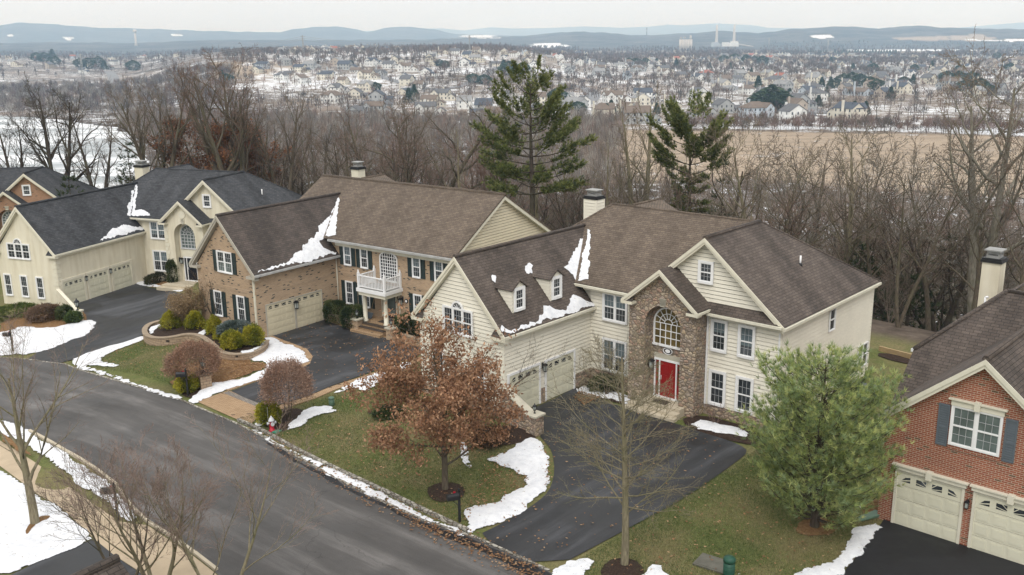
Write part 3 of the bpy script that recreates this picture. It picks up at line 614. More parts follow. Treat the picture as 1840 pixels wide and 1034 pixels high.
# grassy bare spots and a mulch scar in the near snow
bed([(45, 965), (52, 948), (70, 935), (90, 933), (92, 937), (72, 945), (62, 953), (50, 968)], 'litter', 43, .17, .03)
def lawn_spot(pp, seed, dz=.02): return sheet('grass_patch', rough_edge(smooth_poly(W(pp)), .2, .06, seed), dz, M['litter'], .6)
lawn_spot([(0, 778), (45, 812), (61, 826), (40, 820), (0, 790)], 44, .14)
# frozen lake
def lake_mat():
    n = N_('frozen_lake'); mp = n.coord('World', (.006, .034, 1)); f = n.noise(mp, 1.0, 6, .55); a = n.ramp(f, [(.44, (.30, .325, .335)), (.50, (.42, .44, .45)), (.535, (.70, .72, .74)), (.8, (.76, .78, .80))]); g = n.noise(n.coord('World'), .08, 6); a = n.mix(1, a, n.ramp(g, [(.3, .9), (.7, 1.06)]), 'MULTIPLY'); return n.fin(a, .5, .4)
M['lake'] = lake_mat()
LK = [tuple(at_z(px, py, -28.0)[:2]) for px, py in ((-700, 200), (-200, 205), (60, 213), (140, 222), (200, 232), (232, 243), (262, 290), (285, 345), (290, 420), (-200, 430), (-800, 420))]
sheet('lake', rough_edge(LK, 8, 2.5, 3), 0, M['lake'], 25, zf=lambda x, y: np.full(np.shape(x), -27.3))
# ------------------------------------------------------------------ house building kit
WRNG = random.Random(4)
def front(T): return lambda a, b, c: (a, T - c, b)
def right(S): return lambda a, b, c: (S + c, a, b)
def back(T): return lambda a, b, c: (-a, T + c, b)
def left(S): return lambda a, b, c: (S - c, -a, b)
def clipband(P, b0, b1):
    for lim, keep in ((b0, lambda q: q[1] >= b0 - 1e-9), (b1, lambda q: q[1] <= b1 + 1e-9)):
        Q = []
        for i in range(len(P)):
            p, q = P[i - 1], P[i]
            if keep(p) != keep(q): t = (lim - p[1]) / (q[1] - p[1]); Q.append((p[0] + t * (q[0] - p[0]), lim))
            if keep(q): Q.append(q)
        P = Q
        if not P: break
    return P
def lap(mb, fr, P, pitch=.2, out=.055):
    b = min(p[1] for p in P); top = max(p[1] for p in P)
    while b < top - 1e-6:
        e = min(b + pitch, top); Q = clipband(P, b, min(e, b + pitch - .027))
        if len(Q) >= 3:
            mb.quad(*[fr(p[0], p[1], out * (.45 + .55 * (b + pitch - p[1]) / pitch)) for p in Q])
            lo = [p[0] for p in Q if abs(p[1] - b) < 1e-6]
            if len(lo) >= 2: mb.quad(fr(min(lo), b, -.01), fr(max(lo), b, -.01), fr(max(lo), b, out), fr(min(lo), b, out))
        b = e
def window(par, fr, a, b, w, h, units=1, cols=3, rows=2, casing=.09, mats=('glass', 'glass'), trim='white', sash=True, arch=False, sill=True, mulw=.09, label=None):
    f = MB(); p = MB(); mu = MB(); c = casing
    f.fbox(fr, a - c, a, b - c, b + h + c, 0, .07); f.fbox(fr, a + w, a + w + c, b - c, b + h + c, 0, .07); f.fbox(fr, a, a + w, b + h, b + h + c, 0, .068)
    f.fbox(fr, a - (.04 if sill else 0), a + w + (.04 if sill else 0), b - c, b, 0, .11 if sill else .068)
    uw = (w - mulw * (units - 1)) / units
    for u in range(units):
        x = a + u * (uw + mulw)
        if u: f.fbox(fr, x - mulw, x, b, b + h, 0, .06)
        s = .035; f.fbox(fr, x, x + s, b, b + h, .01, .045); f.fbox(fr, x + uw - s, x + uw, b, b + h, .01, .045); f.fbox(fr, x + s, x + uw - s, b, b + s, .01, .045); f.fbox(fr, x + s, x + uw - s, b + h - s, b + h, .01, .045)
        if sash: f.fbox(fr, x + s, x + uw - s, b + h * .5 - .03, b + h * .5 + .03, .012, .05)
        for k in range(1, cols): q = x + s + (uw - 2 * s) * k / cols; mu.fbox(fr, q - .007, q + .007, b + s, b + h - s, .014, .03)
        R = rows * 2 if sash else rows
        for k in range(1, R):
            if sash and k == rows: continue
            q = b + s + (h - 2 * s) * k / R; mu.fbox(fr, x + s, x + uw - s, q - .007, q + .007, .0145, .0295)
        if not u: bf = WRNG.choice([.35, .5, .5, .62, .22])
        p.cur = 0; p.quad(fr(x, b, .012), fr(x + uw, b, .012), fr(x + uw, b + h * bf, .012), fr(x, b + h * bf, .012))
        p.cur = 1; p.quad(fr(x, b + h * bf, .012), fr(x + uw, b + h * bf, .012), fr(x + uw, b + h, .012), fr(x, b + h, .012))
    if arch:                                      # half-round light over the middle unit
        x0 = a + (uw + mulw) * (units // 2); cx = x0 + uw / 2; r = uw / 2 + .02; zb = b + h + c * .5; n = 10
        pts = [(cx + r * math.cos(math.pi * i / n), zb + r * math.sin(math.pi * i / n)) for i in range(n + 1)]
        o2 = [(cx + (r + c) * math.cos(math.pi * i / n), zb + (r + c) * math.sin(math.pi * i / n)) for i in range(n + 1)]
        for i in range(n): f.hexa([fr(pts[i][0], pts[i][1], .08), fr(o2[i][0], o2[i][1], .08), fr(o2[i][0], o2[i][1], 0), fr(pts[i][0], pts[i][1], 0), fr(pts[i + 1][0], pts[i + 1][1], .08), fr(o2[i + 1][0], o2[i + 1][1], .08), fr(o2[i + 1][0], o2[i + 1][1], 0), fr(pts[i + 1][0], pts[i + 1][1], 0)])
        p.cur = 0; p.poly(*[fr(q[0], q[1], .03) for q in pts])
        for ang in (36, 72, 108, 144): t = math.radians(ang); f.beam(fr(cx, zb, .04), fr(cx + r * math.cos(t), zb + r * math.sin(t), .04), .022, .02)
    o = f.build('window', M[trim], par, uv=False); p.build('pane', [M[mats[0]], M[mats[1]]], o, uv=False)
    if mu.v: mu.build('muntins', M['muntin'], o, uv=False)
    if label: o['label'] = label
    return o
def arch_window(par, fr, cx, b, r, zs, cols, rows, mat='glass_warm', rise=None, trim='white', seg=12):
    """round-headed window: straight sides from b to zs, half round (or flatter) above"""
    f = MB(); p = MB(); rise = rise or r; c = .08
    def E(t, rr, ri): return (cx + rr * math.cos(t), zs + ri * math.sin(t))
    pts = [E(math.pi * i / seg, r, rise) for i in range(seg + 1)]; outp = [E(math.pi * i / seg, r + c, rise + c) for i in range(seg + 1)]
    for i in range(seg): f.hexa([fr(*pts[i], .08), fr(*outp[i], .08), fr(*outp[i], 0), fr(*pts[i], 0), fr(*pts[i + 1], .08), fr(*outp[i + 1], .08), fr(*outp[i + 1], 0), fr(*pts[i + 1], 0)])
    f.fbox(fr, cx - r - c, cx - r, b, zs, 0, .08); f.fbox(fr, cx + r, cx + r + c, b, zs, 0, .08); f.fbox(fr, cx - r - c - .03, cx + r + c + .03, b - .1, b, 0, .12)
    p.poly(fr(cx - r, b, .02), fr(cx + r, b, .02), *[fr(*q, .02) for q in pts])
    g = .02
    for k in range(1, cols):
        x = cx - r + 2 * r * k / cols; top = zs if rise == r else zs + rise * math.sqrt(max(0, 1 - ((x - cx) / r) ** 2)); f.fbox(fr, x - g, x + g, b, top, .03, .055)
    zt = zs if rise == r else zs + rise * .9
    for k in range(1, rows + 1):
        z = b + (zt - b) * k / rows; x = r if z <= zs + .01 else r * math.sqrt(max(0, 1 - ((z - zs) / rise) ** 2))
        if k < rows or rise == r: f.fbox(fr, cx - x, cx + x, z - g, z + g, .031, .054)
    if rise == r:
        for rr in (.3, .66):
            for i in range(seg): f.beam(fr(*E(math.pi * i / seg, r * rr, r * rr), .045), fr(*E(math.pi * (i + 1) / seg, r * rr, r * rr), .045), .035, .03)
        for k in range(1, 7): t = math.pi * k / 7; f.beam(fr(*E(t, r * .3, r * .3), .045), fr(*E(t, r, r), .045), .035, .03)
    o = f.build('arched_window', M[trim], par, uv=False); p.build('pane', M[mat], o, uv=False); return o
def shutter(par, fr, a, b, w, h, mat='shutter'):
    s = MB(); s.fbox(fr, a, a + w, b, b + h, 0, .03); e = .05
    for x0, x1 in ((a, a + e), (a + w - e, a + w)): s.fbox(fr, x0, x1, b, b + h, .03, .055)
    for z in (b, b + h * .42, b + h - e * 1.4): s.fbox(fr, a + e, a + w - e, z, z + e * 1.4, .03, .053)
    k = int(h / .09)
    for i in range(k): z = b + h * (i + .5) / k; s.fbox(fr, a + e, a + w - e, z - .012, z + .012, .03, .042)
    return s.build('shutter', M[mat], par, uv=False)
def garage_door(par, fr, a, w, h, zb=0, mat='garage', trim='trim', cols=4, rows=4, lights=True, tw=.12, label=None, hood=False):
    t = MB(); t.fbox(fr, a - tw, a, zb, zb + h + tw, 0, .07); t.fbox(fr, a + w, a + w + tw, zb, zb + h + tw, 0, .07); t.fbox(fr, a, a + w, zb + h, zb + h + tw, 0, .068)
    if hood: t.fbox(fr, a - .16, a + w + .16, zb + h + tw, zb + h + tw + .16, 0, .14); t.fbox(fr, a - .22, a + w + .22, zb + h + tw + .16, zb + h + tw + .21, 0, .2); t.fbox(fr, a + w / 2 - .11, a + w / 2 + .11, zb + h + .02, zb + h + tw + .24, 0, .22)
    d = MB(); rh = h / rows
    for r in range(rows):
        z0 = zb + r * rh; d.fbox(fr, a, a + w, z0 + .008, z0 + rh - .008, .0, .03)
        for k in range(cols):
            x0 = a + w * k / cols + .07; x1 = a + w * (k + 1) / cols - .07
            if r < rows - 1 or not lights: d.fbox(fr, x0, x1, z0 + .09, z0 + rh - .09, .03, .042); d.fbox(fr, x0 + .04, x1 - .04, z0 + .13, z0 + rh - .13, .042, .047)
    o = d.build('garage_door', M[mat], par, uv=False); t.build('door_frame', M[trim], o, uv=False)
    if lights:
        g = MB(); z0 = zb + (rows - 1) * rh + rh * .3; z1 = z0 + rh * .42
        def pl(P): g.poly(*[fr(x, z, .034) for x, z in P])
        for k in range(4):
            x0 = a + w * k / 4 + .11; x1 = a + w * (k + 1) / 4 - .11; m = (x0 + x1) / 2; e = .025
            if k in (0, 3):
                A, B = (x1, x0) if k == 0 else (x0, x1); sgn = 1 if k == 0 else -1
                P = [(B, z0), (A, z0), (A, z0 + (z1 - z0) * .35), (B, z0 + .0)]; pl([(B, z0), (A, z0), (A, z0 + .09)] if sgn > 0 else [(A, z0), (B, z0), (A, z0 + .09)][::1])
                pl([(B + sgn * .05, z0 + .05), (A, z0 + .14), (A, z1), (m, z0 + .19)])
            else:
                A, B = (x1, x0) if k == 1 else (x0, x1)
                pl([(B, z0), (A, z0), (B, z0 + .07)]); pl([(B, z0 + .10), (A, z0 + .03), (A, z0 + .07), (m, z1), (B, z1)])
                pl([(A, z0 + .11), (A, z1), (m + (A - m) * .25, z1)])
        g.build('door_light', M['glass'], o, uv=False)
    if label: o['label'] = label
    return o
def wall_lantern(par, fr, a, b, s=1.0):
    m = MB(); m.fbox(fr, a - .05 * s, a + .05 * s, b - .12 * s, b + .16 * s, 0, .03); m.fbox(fr, a - .015, a + .015, b + .1 * s, b + .13 * s, .03, .16 * s)
    m.fbox(fr, a - .1 * s, a + .1 * s, b + .06 * s, b + .1 * s, .07 * s, .27 * s); m.fbox(fr, a - .06 * s, a + .06 * s, b + .1 * s, b + .15 * s, .11 * s, .23 * s); m.fbox(fr, a - .07 * s, a + .07 * s, b - .24 * s, b - .2 * s, .1 * s, .24 * s)
    for da in (-.075, .065):
        for dc in (.095, .235): m.fbox(fr, a + da * s, a + (da + .012) * s, b - .2 * s, b + .06 * s, dc * s, (dc + .012) * s)
    o = m.build('wall_lantern', M['black'], par, uv=False); g = MB(); g.fbox(fr, a - .055 * s, a + .055 * s, b - .2 * s, b + .05 * s, .115 * s, .225 * s); g.build('lantern_glass', M['lampglass'], o, uv=False); return o
def rake(mb, a, b, y0, y1, h=.24, t=0):            # barge board with soffit between planes y0 (outer) and y1
    (x0, z0), (x1, z1) = a, b
    mb.hexa([(x0, y0, z0 - h), (x1, y0, z1 - h), (x1, y1, z1 - h), (x0, y1, z0 - h), (x0, y0, z0), (x1, y0, z1), (x1, y1, z1), (x0, y1, z0)] if x1 > x0 else [(x1, y0, z1 - h), (x0, y0, z0 - h), (x0, y1, z0 - h), (x1, y1, z1 - h), (x1, y0, z1), (x0, y0, z0), (x0, y1, z0), (x1, y1, z1)])
def ridgecap(mb, a, b, r=.11): mb.tube([Vector(a) + Vector((0, 0, .0)), Vector(b) + Vector((0, 0, .0))], r, 6)
def archface(mb, fr, x0, x1, zb, ztop, cx, r, zs, depth, n=12):
    """wall face with an arched opening; ztop(x) gives the top edge"""
    def top(x): return ztop(x)
    mb.quad(fr(x0, zb, 0), fr(cx - r, zb, 0), fr(cx - r, top(cx - r), 0), fr(x0, top(x0), 0)); mb.quad(fr(cx + r, zb, 0), fr(x1, zb, 0), fr(x1, top(x1), 0), fr(cx + r, top(cx + r), 0))
    P = [(cx - r * math.cos(math.pi * i / n), zs + r * math.sin(math.pi * i / n)) for i in range(n + 1)]
    for i in range(n):
        (xa, za), (xb, zb2) = P[i], P[i + 1]; mb.quad(fr(xa, za, 0), fr(xb, zb2, 0), fr(xb, top(xb), 0), fr(xa, top(xa), 0)); mb.quad(fr(xb, zb2, 0), fr(xa, za, 0), fr(xa, za, -depth), fr(xb, zb2, -depth))
    mb.quad(fr(cx - r, zb, 0), fr(cx - r, zb, -depth), fr(cx - r, zs, -depth), fr(cx - r, zs, 0)); mb.quad(fr(cx + r, zb, -depth), fr(cx + r, zb, 0), fr(cx + r, zs, 0), fr(cx + r, zs, -depth))
def quoins(par, frs, z0, z1, mat):
    q = MB(); z = z0; k = 0
    while z < z1 - .3:
        for i, (fr, a, sg) in enumerate(frs):
            w_ = .42 if (k + i) % 2 else .28; q.fbox(fr, min(a, a + sg * w_), max(a, a + sg * w_), z, z + .3, 0, .035)
        z += .34; k += 1
    return q.build('quoin', M[mat], par, uv=False)
def chimney(par, x, y, w, d, z0, z1, mat, cap=True, lapd=False, z_off=0, steel=True):
    m = MB(); m.box(x, x + w, y, y + d, z0, z1)
    if lapd:
        lap(m, front(y), [(x, z0), (x + w, z0), (x + w, z1), (x, z1)], .2); lap(m, right(x + w), [(y, z0), (y + d, z0), (y + d, z1), (y, z1)], .2)
        for xx, yy in ((x, y), (x + w, y), (x + w, y + d)): m.box(xx - .05, xx + .05, yy - .05, yy + .05, z0, z1)
    c = m.build('chimney', M[mat], par)
    k = MB(); k.box(x - .07, x + w + .07, y - .07, y + d + .07, z1, z1 + .12); k.box(x - .03, x + w + .03, y - .03, y + d + .03, z1 + .12, z1 + .2); k.build('chimney_cap', M['black'], c, uv=False)
    k = MB(); q = .12
    for z in (.2, .42): k.box(x + q, x + w - q, y + q, y + d - q, z1 + z, z1 + z + .12)
    for xx in (x + q, x + w - q - .06):
        for yy in (y + q, y + d - q - .06): k.box(xx, xx + .06, yy, yy + .06, z1 + .3, z1 + .45)
    k.box(x + .02, x + w - .02, y + .02, y + d - .02, z1 + .54, z1 + .6); k.build('flue_cover', M['metalgrey'], c, uv=False); return c
def stone_house_roofs(H, WL, sh, shwet, trimm, gut):
    ex = .3; Y0 = WL + ex; pk = 7.95; main_f = lambda y: 5.6 + .627 * (y + .4)
    RL = (-2.3, 5.1, 9.05); RR = (7.15, 5.1, 9.05)
    r = MB(); r.slab([(-6.3, -.4, 5.6), (7.15, -.4, 5.6), RR, RL], .1); r.slab([RL, RR, (11.5, 11, 5.34), (-6.3, 11, 5.45)], .1); r.slab([(-6.3, 11, 5.45), (-6.3, -.4, 5.6), RL], .1)
    ridgecap(r, RL, RR, .07); ridgecap(r, (-6.3, -.4, 5.6), RL, .07)
    r.slab([(-.9, 5.1, 9.1), (-.9, 8.0, 9.1), (2.2, 10.2, 6.6), (1.6, 5.6, 8.72)], .08); r.slab([(-.9, 5.1, 9.1), (-.9, 8.0, 9.1), (-4, 10.2, 6.6), (-2.5, 5.6, 8.72)], .08); ridgecap(r, (-.9, 5.1, 9.13), (-.9, 8.0, 9.13), .07)
    main = r.build('roof', M[sh], H)
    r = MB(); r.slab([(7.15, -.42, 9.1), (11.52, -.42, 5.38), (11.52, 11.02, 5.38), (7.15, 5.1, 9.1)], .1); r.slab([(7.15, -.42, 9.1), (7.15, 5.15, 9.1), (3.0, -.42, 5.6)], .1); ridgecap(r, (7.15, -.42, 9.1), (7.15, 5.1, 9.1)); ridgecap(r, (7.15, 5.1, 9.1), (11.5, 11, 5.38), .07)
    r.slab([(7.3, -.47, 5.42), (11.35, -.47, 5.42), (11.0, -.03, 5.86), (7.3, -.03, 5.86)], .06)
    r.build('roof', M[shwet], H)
    r = MB(); xR = .3; zE = 4.38
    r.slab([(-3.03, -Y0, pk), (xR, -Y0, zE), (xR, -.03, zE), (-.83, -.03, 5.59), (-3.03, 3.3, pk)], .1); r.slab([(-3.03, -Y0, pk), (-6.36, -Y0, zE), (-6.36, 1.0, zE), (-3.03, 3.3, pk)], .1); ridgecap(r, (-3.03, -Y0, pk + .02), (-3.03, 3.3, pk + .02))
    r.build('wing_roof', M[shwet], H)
    r = MB(); r.slab([(5.3, -1.47, 7.42), (7.52, -1.47, 5.6), (7.52, -.0, 5.6), (5.3, 0.0, 7.42)], .08); r.slab([(5.3, -1.47, 7.42), (3.08, -1.47, 5.6), (3.08, -.43, 5.6), (5.3, -.43, 7.42)], .08)
    for x0, x1 in ((3.08, 3.75), (6.85, 7.52)): r.slab([(x0, -1.44, 5.5), (x1, -1.44, 5.5), ((x0 if x0 > 5 else x1), -1.12, 5.85), ((x0 if x0 > 5 else x1), -1.12, 5.86)], .03) if False else None
    r.build('porch_roof', M[shwet], H)
    t = MB()
    for (sx) in (-1, 1): rake(t, (-3.03, pk - .1), (-3.03 + sx * 3.36, zE - .1), -Y0, -WL + .02, .26); rake(t, (-3.03, pk + .0), (-3.03 + sx * 3.40, zE - .03), -Y0 - .04, -Y0, .2)
    rake(t, (7.15, 9.0), (11.5, 5.3), -.42, .02, .24); rake(t, (7.15, 9.08), (11.55, 5.36), -.46, -.42, .2); rake(t, (7.15, 9.0), (5.25, 7.4), -.42, .02, .24); rake(t, (7.15, 9.08), (5.15, 7.4), -.46, -.42, .2)
    for sx in (-1, 1): rake(t, (5.3, 7.34), (5.3 + sx * 2.2, 5.53), -1.47, -1.08, .22); rake(t, (5.3, 7.42), (5.3 + sx * 2.26, 5.57), -1.51, -1.47, .18)
    t.box(7.25, 11.25, -.3, .0, 5.2, 5.4); t.box(-.3, 3.3, -.33, .0, 5.3, 5.5); t.box(11.2, 11.45, -.3, 10.9, 5.05, 5.26); t.box(0, .25, -WL, -.02, 4.06, 4.26)
    for x0, x1 in ((3.02, 3.72), (6.9, 7.55)): t.box(x0, x1, -1.5, -1.1, 5.36, 5.5)
    for x0, x1 in ((-6.4, -5.55), (-.62, .34)): t.box(x0, x1, -Y0 - .03, -WL, 4.08, 4.24)
    t.build('roof_trim', M[trimm], H, uv=False)
    c = MB()
    for x0, x1, inn in ((3.05, 3.70, 3.70), (6.92, 7.52, 6.92)): c.slab([(x0, -1.48, 5.53), (x1, -1.48, 5.53), (inn, -1.12, 5.86)], .03)
    for x0, x1, inn in ((-6.36, -5.6, -5.75), (-.6, .3, -.45)): c.slab([(x0, -Y0, 4.27), (x1, -Y0, 4.27), (inn, -WL, 4.75)], .03)
    c.build('cornice_return', M[shwet], H)
    g = MB(); g.box(xR - .02, xR + .1, -Y0, -.02, 4.22, 4.35); g.box(-.85, 3.05, -.52, -.4, 5.44, 5.56); g.box(7.5, 11.45, -.58, -.47, 5.28, 5.4); g.box(11.48, 11.6, -.45, 11.0, 5.2, 5.33); g.box(7.5, 7.6, -1.45, -.05, 5.44, 5.55)
    g.build('gutter', M[gut], H, uv=False)
    d = MB(); d.box(7.28, 7.36, -.12, -.04, .3, 5.4); d.box(11.12, 11.2, -.1, -.03, .4, 5.2) if WL < 8 else None; d.build('downspout', M['white' if WL < 8 else trimm], H, uv=False)
def stone_house(O, az, WL, kind, label, cat='house', dormers=False):
    H = empty('suburban_house', (O[0], O[1], O[2]), -math.radians(az), label, cat)
    brick = kind == 'brick'; wm = {'siding': 'siding', 'stucco': 'stucco', 'brick': 'brick_orange'}[kind]; fm = {'siding': 'stone', 'stucco': 'stucco', 'brick': 'brick_orange'}[kind]
    zb = -1.2; w_ = MB(); i_ = .07
    w_.box(-6 + i_, -i_, -WL + i_, .5, zb, 4.3); w_.box(-6 + i_, 11.2 - i_, i_, 10.9, zb, 5.45)
    wing = [(-6, .0 + zb), (0, zb), (0, 4.25), (-3.03, 7.62), (-6, 4.25)]
    F1, F2, R1_, R2_ = front(-WL), front(0), right(0), right(11.2)
    segs = [(F1, wing), (R1_, [(-WL, zb), (0, zb), (0, 4.3), (-WL, 4.3)]), (F2, [(0, zb), (3.35, zb), (3.35, 5.5), (0, 5.5)]), (F2, [(7.2, zb), (11.2, zb), (11.2, 5.4), (7.2, 5.4)]), (F2, [(3.4, 5.45), (11.2, 5.45), (7.15, 8.95)]), (R2_, [(0, zb), (10.9, zb), (10.9, 5.25), (0, 5.25)]), (left(-6), [(0 - 11, zb), (WL, zb), (WL, 4.3), (0, 4.3)]) ]
    for fr, P in segs[:6]:
        if kind == 'siding': lap(w_, fr, P)
        else: w_.poly(*[fr(a, b, 0) for a, b in P])
    if kind == 'siding':
        F1, F2, R1_, R2_ = front(-WL - .06), front(-.06), right(.06), right(11.26)
        for (x, y, z1) in ((0, -WL, 4.25), (0, 0, 4.3), (11.2, 0, 5.3), (11.2, 10.9, 5.2), (-6, -WL, 4.25)): w_.box(x - .05, x + .05, y - .05, y + .05, zb, z1)
    w_.build('wall', M[wm], H)
    p = MB(); ridge = lambda x: 7.36 - .82 * abs(x - 5.3)
    archface(p, front(-1.1), 3.3, 7.25, zb, ridge, 5.33, 1.06, 4.42, .6)
    for fr, a0, a1 in ((right(7.25), -1.1, 0), (left(3.3), 0, 1.1)): p.quad(fr(a0, zb, 0), fr(a1, zb, 0), fr(a1, 5.75, 0), fr(a0, 5.75, 0))
    p.quad((4.2, -.5, .3), (6.5, -.5, .3), (6.5, -.5, 5.7), (4.2, -.5, 5.7)); p.build('entrance_bay', M[fm], H)
    k = MB(); k.poly((5.2, -1.16, 5.5), (5.46, -1.16, 5.5), (5.52, -1.16, 5.86), (5.14, -1.16, 5.86)); k.hexa([(5.2, -1.16, 5.45), (5.46, -1.16, 5.45), (5.46, -1.08, 5.45), (5.2, -1.08, 5.45), (5.13, -1.16, 5.86), (5.53, -1.16, 5.86), (5.53, -1.08, 5.86), (5.13, -1.08, 5.86)]); k.build('keystone', M['cap' if kind == 'siding' else 'trim'], H, uv=False)
    sh = {'siding': ('sh_brown', 'sh_brown2'), 'stucco': ('sh_black', 'sh_black'), 'brick': ('sh_black', 'sh_black')}[kind]
    stone_house_roofs(H, WL, sh[0], sh[1], 'trim', 'trim2')
    F5 = front(-.5)
    arch_window(H, F5, 5.33, 3.3, .8, 4.42, 5, 3 if kind == 'siding' else 4, 'glass_warm' if kind == 'siding' else 'glass_green', trim='white' if kind != 'stucco' else 'silver')
    # door
    d = MB(); dm = 'door_red' if kind == 'siding' else 'door_dark'; x0, x1, z0, z1 = 4.62, 6.12, .5, 2.42
    d.fbox(F5, 4.92, 5.86, z0, z1, 0, .05)
    for zc in (z0 + .12, z0 + .75, z0 + 1.3):
        for xc in (5.0, 5.43): d.fbox(F5, xc, xc + .35, zc, zc + .42, .05, .062)
    D = d.build('front_door', M[dm], H, uv=False)
    t = MB()
    for a, b in ((x0 - .06, x0 + .02), (4.85, 4.92), (5.86, 5.93), (x1 - .02, x1 + .06)): t.fbox(F5, a, b, z0, z1, 0, .09)
    t.fbox(F5, x0 - .06, x1 + .06, z1, z1 + .1, 0, .1); t.fbox(F5, x0 - .06, x1 + .06, z0 - .08, z0, 0, .14); t.build('door_frame', M['white'], D, uv=False)
    sl = MB()
    for a, b in ((x0 + .02, 4.85), (5.93, x1 - .02)): sl.fbox(F5, a, b, z0, z1, 0, .03)
    sl.build('side_panel', M[dm], D, uv=False); sg = MB()
    for a, b in ((x0 + .05, 4.82), (5.96, x1 - .05)):
        for q in range(5): sg.fbox(F5, a, b, z0 + .75 + q * .22, z0 + .92 + q * .22, .03, .035)
    sg.build('side_light', M['glass_warm' if kind == 'siding' else 'glass'], D, uv=False)
    hd = MB(); hd.fbox(F5, 4.97, 5.01, z0 + .9, z0 + 1.12, .05, .09); hd.build('door_handle', M['silver'], D, uv=False)
    if kind == 'siding':
        l = MB(); l.fbox(F5, 4.5, 6.25, 2.53, 2.78, 0, .05); l.build('door_lintel', M['cap'], H, uv=False)
    else:
        l = MB(); l.fbox(F5, 4.4, 6.3, 2.55, 3.2, 0, .03); l.build('door_panel', M['trim'], H, uv=False)
    num = MB(); num.tube([F5(5.33, 2.98, .02), F5(5.33, 2.98, .05)], .15, 14); 
    for i in range(len(num.v)): vx, vy, vz = num.v[i]; num.v[i] = (5.33 + (vx - 5.33) * 1.35, vy, vz)
    if kind == 'siding':
        nb = num.build('number_plaque', M['black'], H, uv=False); n2 = MB(); n2.tube([F5(5.33, 2.98, .05), F5(5.33, 2.98, .062)], .10, 14)
        for i in range(len(n2.v)): vx, vy, vz = n2.v[i]; n2.v[i] = (5.33 + (vx - 5.33) * 1.5, vy, vz)
        n2.build('plaque_face', M['white'], nb, uv=False)
        r_ = MB(); 
        for i in range(16): t0, t1 = 2 * math.pi * i / 16, 2 * math.pi * (i + 1) / 16; r_.beam(F5(5.33 + .27 * math.cos(t0), 2.98 + .17 * math.sin(t0), .05), F5(5.33 + .27 * math.cos(t1), 2.98 + .17 * math.sin(t1), .05), .03, .03)
        r_.build('plaque_rim', M['white'], nb, uv=False)
    wall_lantern(H, right(4.27), -.75, 2.25, 1.3)
    st = MB(); st.box(3.9, 6.75, -1.55, -.5, -.2, .42); st.box(3.85, 6.8, -1.9, -1.55, -.2, .28); st.box(3.8, 6.85, -2.25, -1.9, -.2, .14); st.build('entrance_steps', M['concrete'], H, uv=False)
    # windows
    up = ('glass', 'blind')
    window(H, F2, .95, 3.82, 1.42, 1.4, 2, 3, 2, .1, up); window(H, F2, .95, .98, 1.42, 1.66, 2, 3, 2, .1, ('glass', WRNG.choice(['glass', 'blind'])))
    window(H, F2, 6.78, 6.85, .62, .9, 1, 3, 2, .12)
    if kind == 'siding':
        for x in (7.62, 9.12): window(H, F2, x, 3.5, .68, 1.42, 1, 3, 2, .12, up); window(H, F2, x, .68, .72, 1.6, 1, 3, 2, .12)
        window(H, R2_, 5.2, 3.85, .6, 1.1, 1, 1, 1, .05, sill=False); window(H, R2_, 9.3, .7, 1.2, 1.25, 2, 1, 1, .05, trim='white', sill=False)
    if WL < 8:
        window(H, F1, -4.1, 3.88, 1.98, 1.25, 3, 3, 2, .09, arch=True)
        for x in (-4.95, -1.98): window(H, F1, x, 1.0, .66, 1.6, 1, 3, 2, .09)
        for a in (-3.95, -6.85): garage_door(H, R1_, a, 2.3, 2.15, 0, 'garage', 'white', rows=4, lights=True)
        wall_lantern(H, R1_, -4.22, 2.0, 1.1)
        sb = MB(); ST = .78
        for a0, a1 in ((-7.1, -6.97), (-4.43, -4.07), (-1.53, 0)): sb.fbox(R1_, a0, a1, zb, ST, 0, .05)
        sb.fbox(F2, 0, 3.3, zb, ST, 0, .06); sb.fbox(F2, 7.25, 11.2, zb, .5, 0, .06); sb.fbox(F1, -6, 0.06, zb, .5, 0, .06); sb.build('stone_base', M['stone'], H)
    else:
        window(H, F1, -4.75, 3.8, 2.2, 1.1, 3, 2, 2, .09, arch=True)
        for x in (-5.55, -3.85, -2.2): window(H, F1, x, .7, .6, 1.62, 1, 3, 2, .09)
        for a in (-4.0, -6.67, -9.3): garage_door(H, right(0), a, 2.1, 2.1, -.1, 'garage', 'trim', tw=.2)
        for a in (-4.33, -7.0): wall_lantern(H, right(0), a, 1.85, 1.0)
        quoins(H, [(F1, 0, -1), (right(0), -WL, 1)], -.6, 4.0, 'trim'); quoins(H, [(front(-1.1), 3.3, 1), (front(0), 3.3, -1)], -.3, 5.3, 'trim') if kind == 'stucco' else None
        if kind == 'stucco':
            md = MB(); md.tube([front(-1.1)(5.33, 6.25, 0), front(-1.1)(5.33, 6.25, .06)], .32, 20); md.build('medallion', M['trim'], H, uv=False)
    if kind != 'brick':
        pass
    return H
def zsolve(x, y, py):                             # height at (x, y) that shows at pixel row py
    lo, hi = -30, 60
    for _ in range(50):
        m = (lo + hi) / 2
        if project((x, y, m))[1] > py: lo = m
        else: hi = m
    return m
def loc2w(O, az, a, b): t = math.radians(az); return O[0] + a * math.cos(t) + b * math.sin(t), O[1] - a * math.sin(t) + b * math.cos(t)

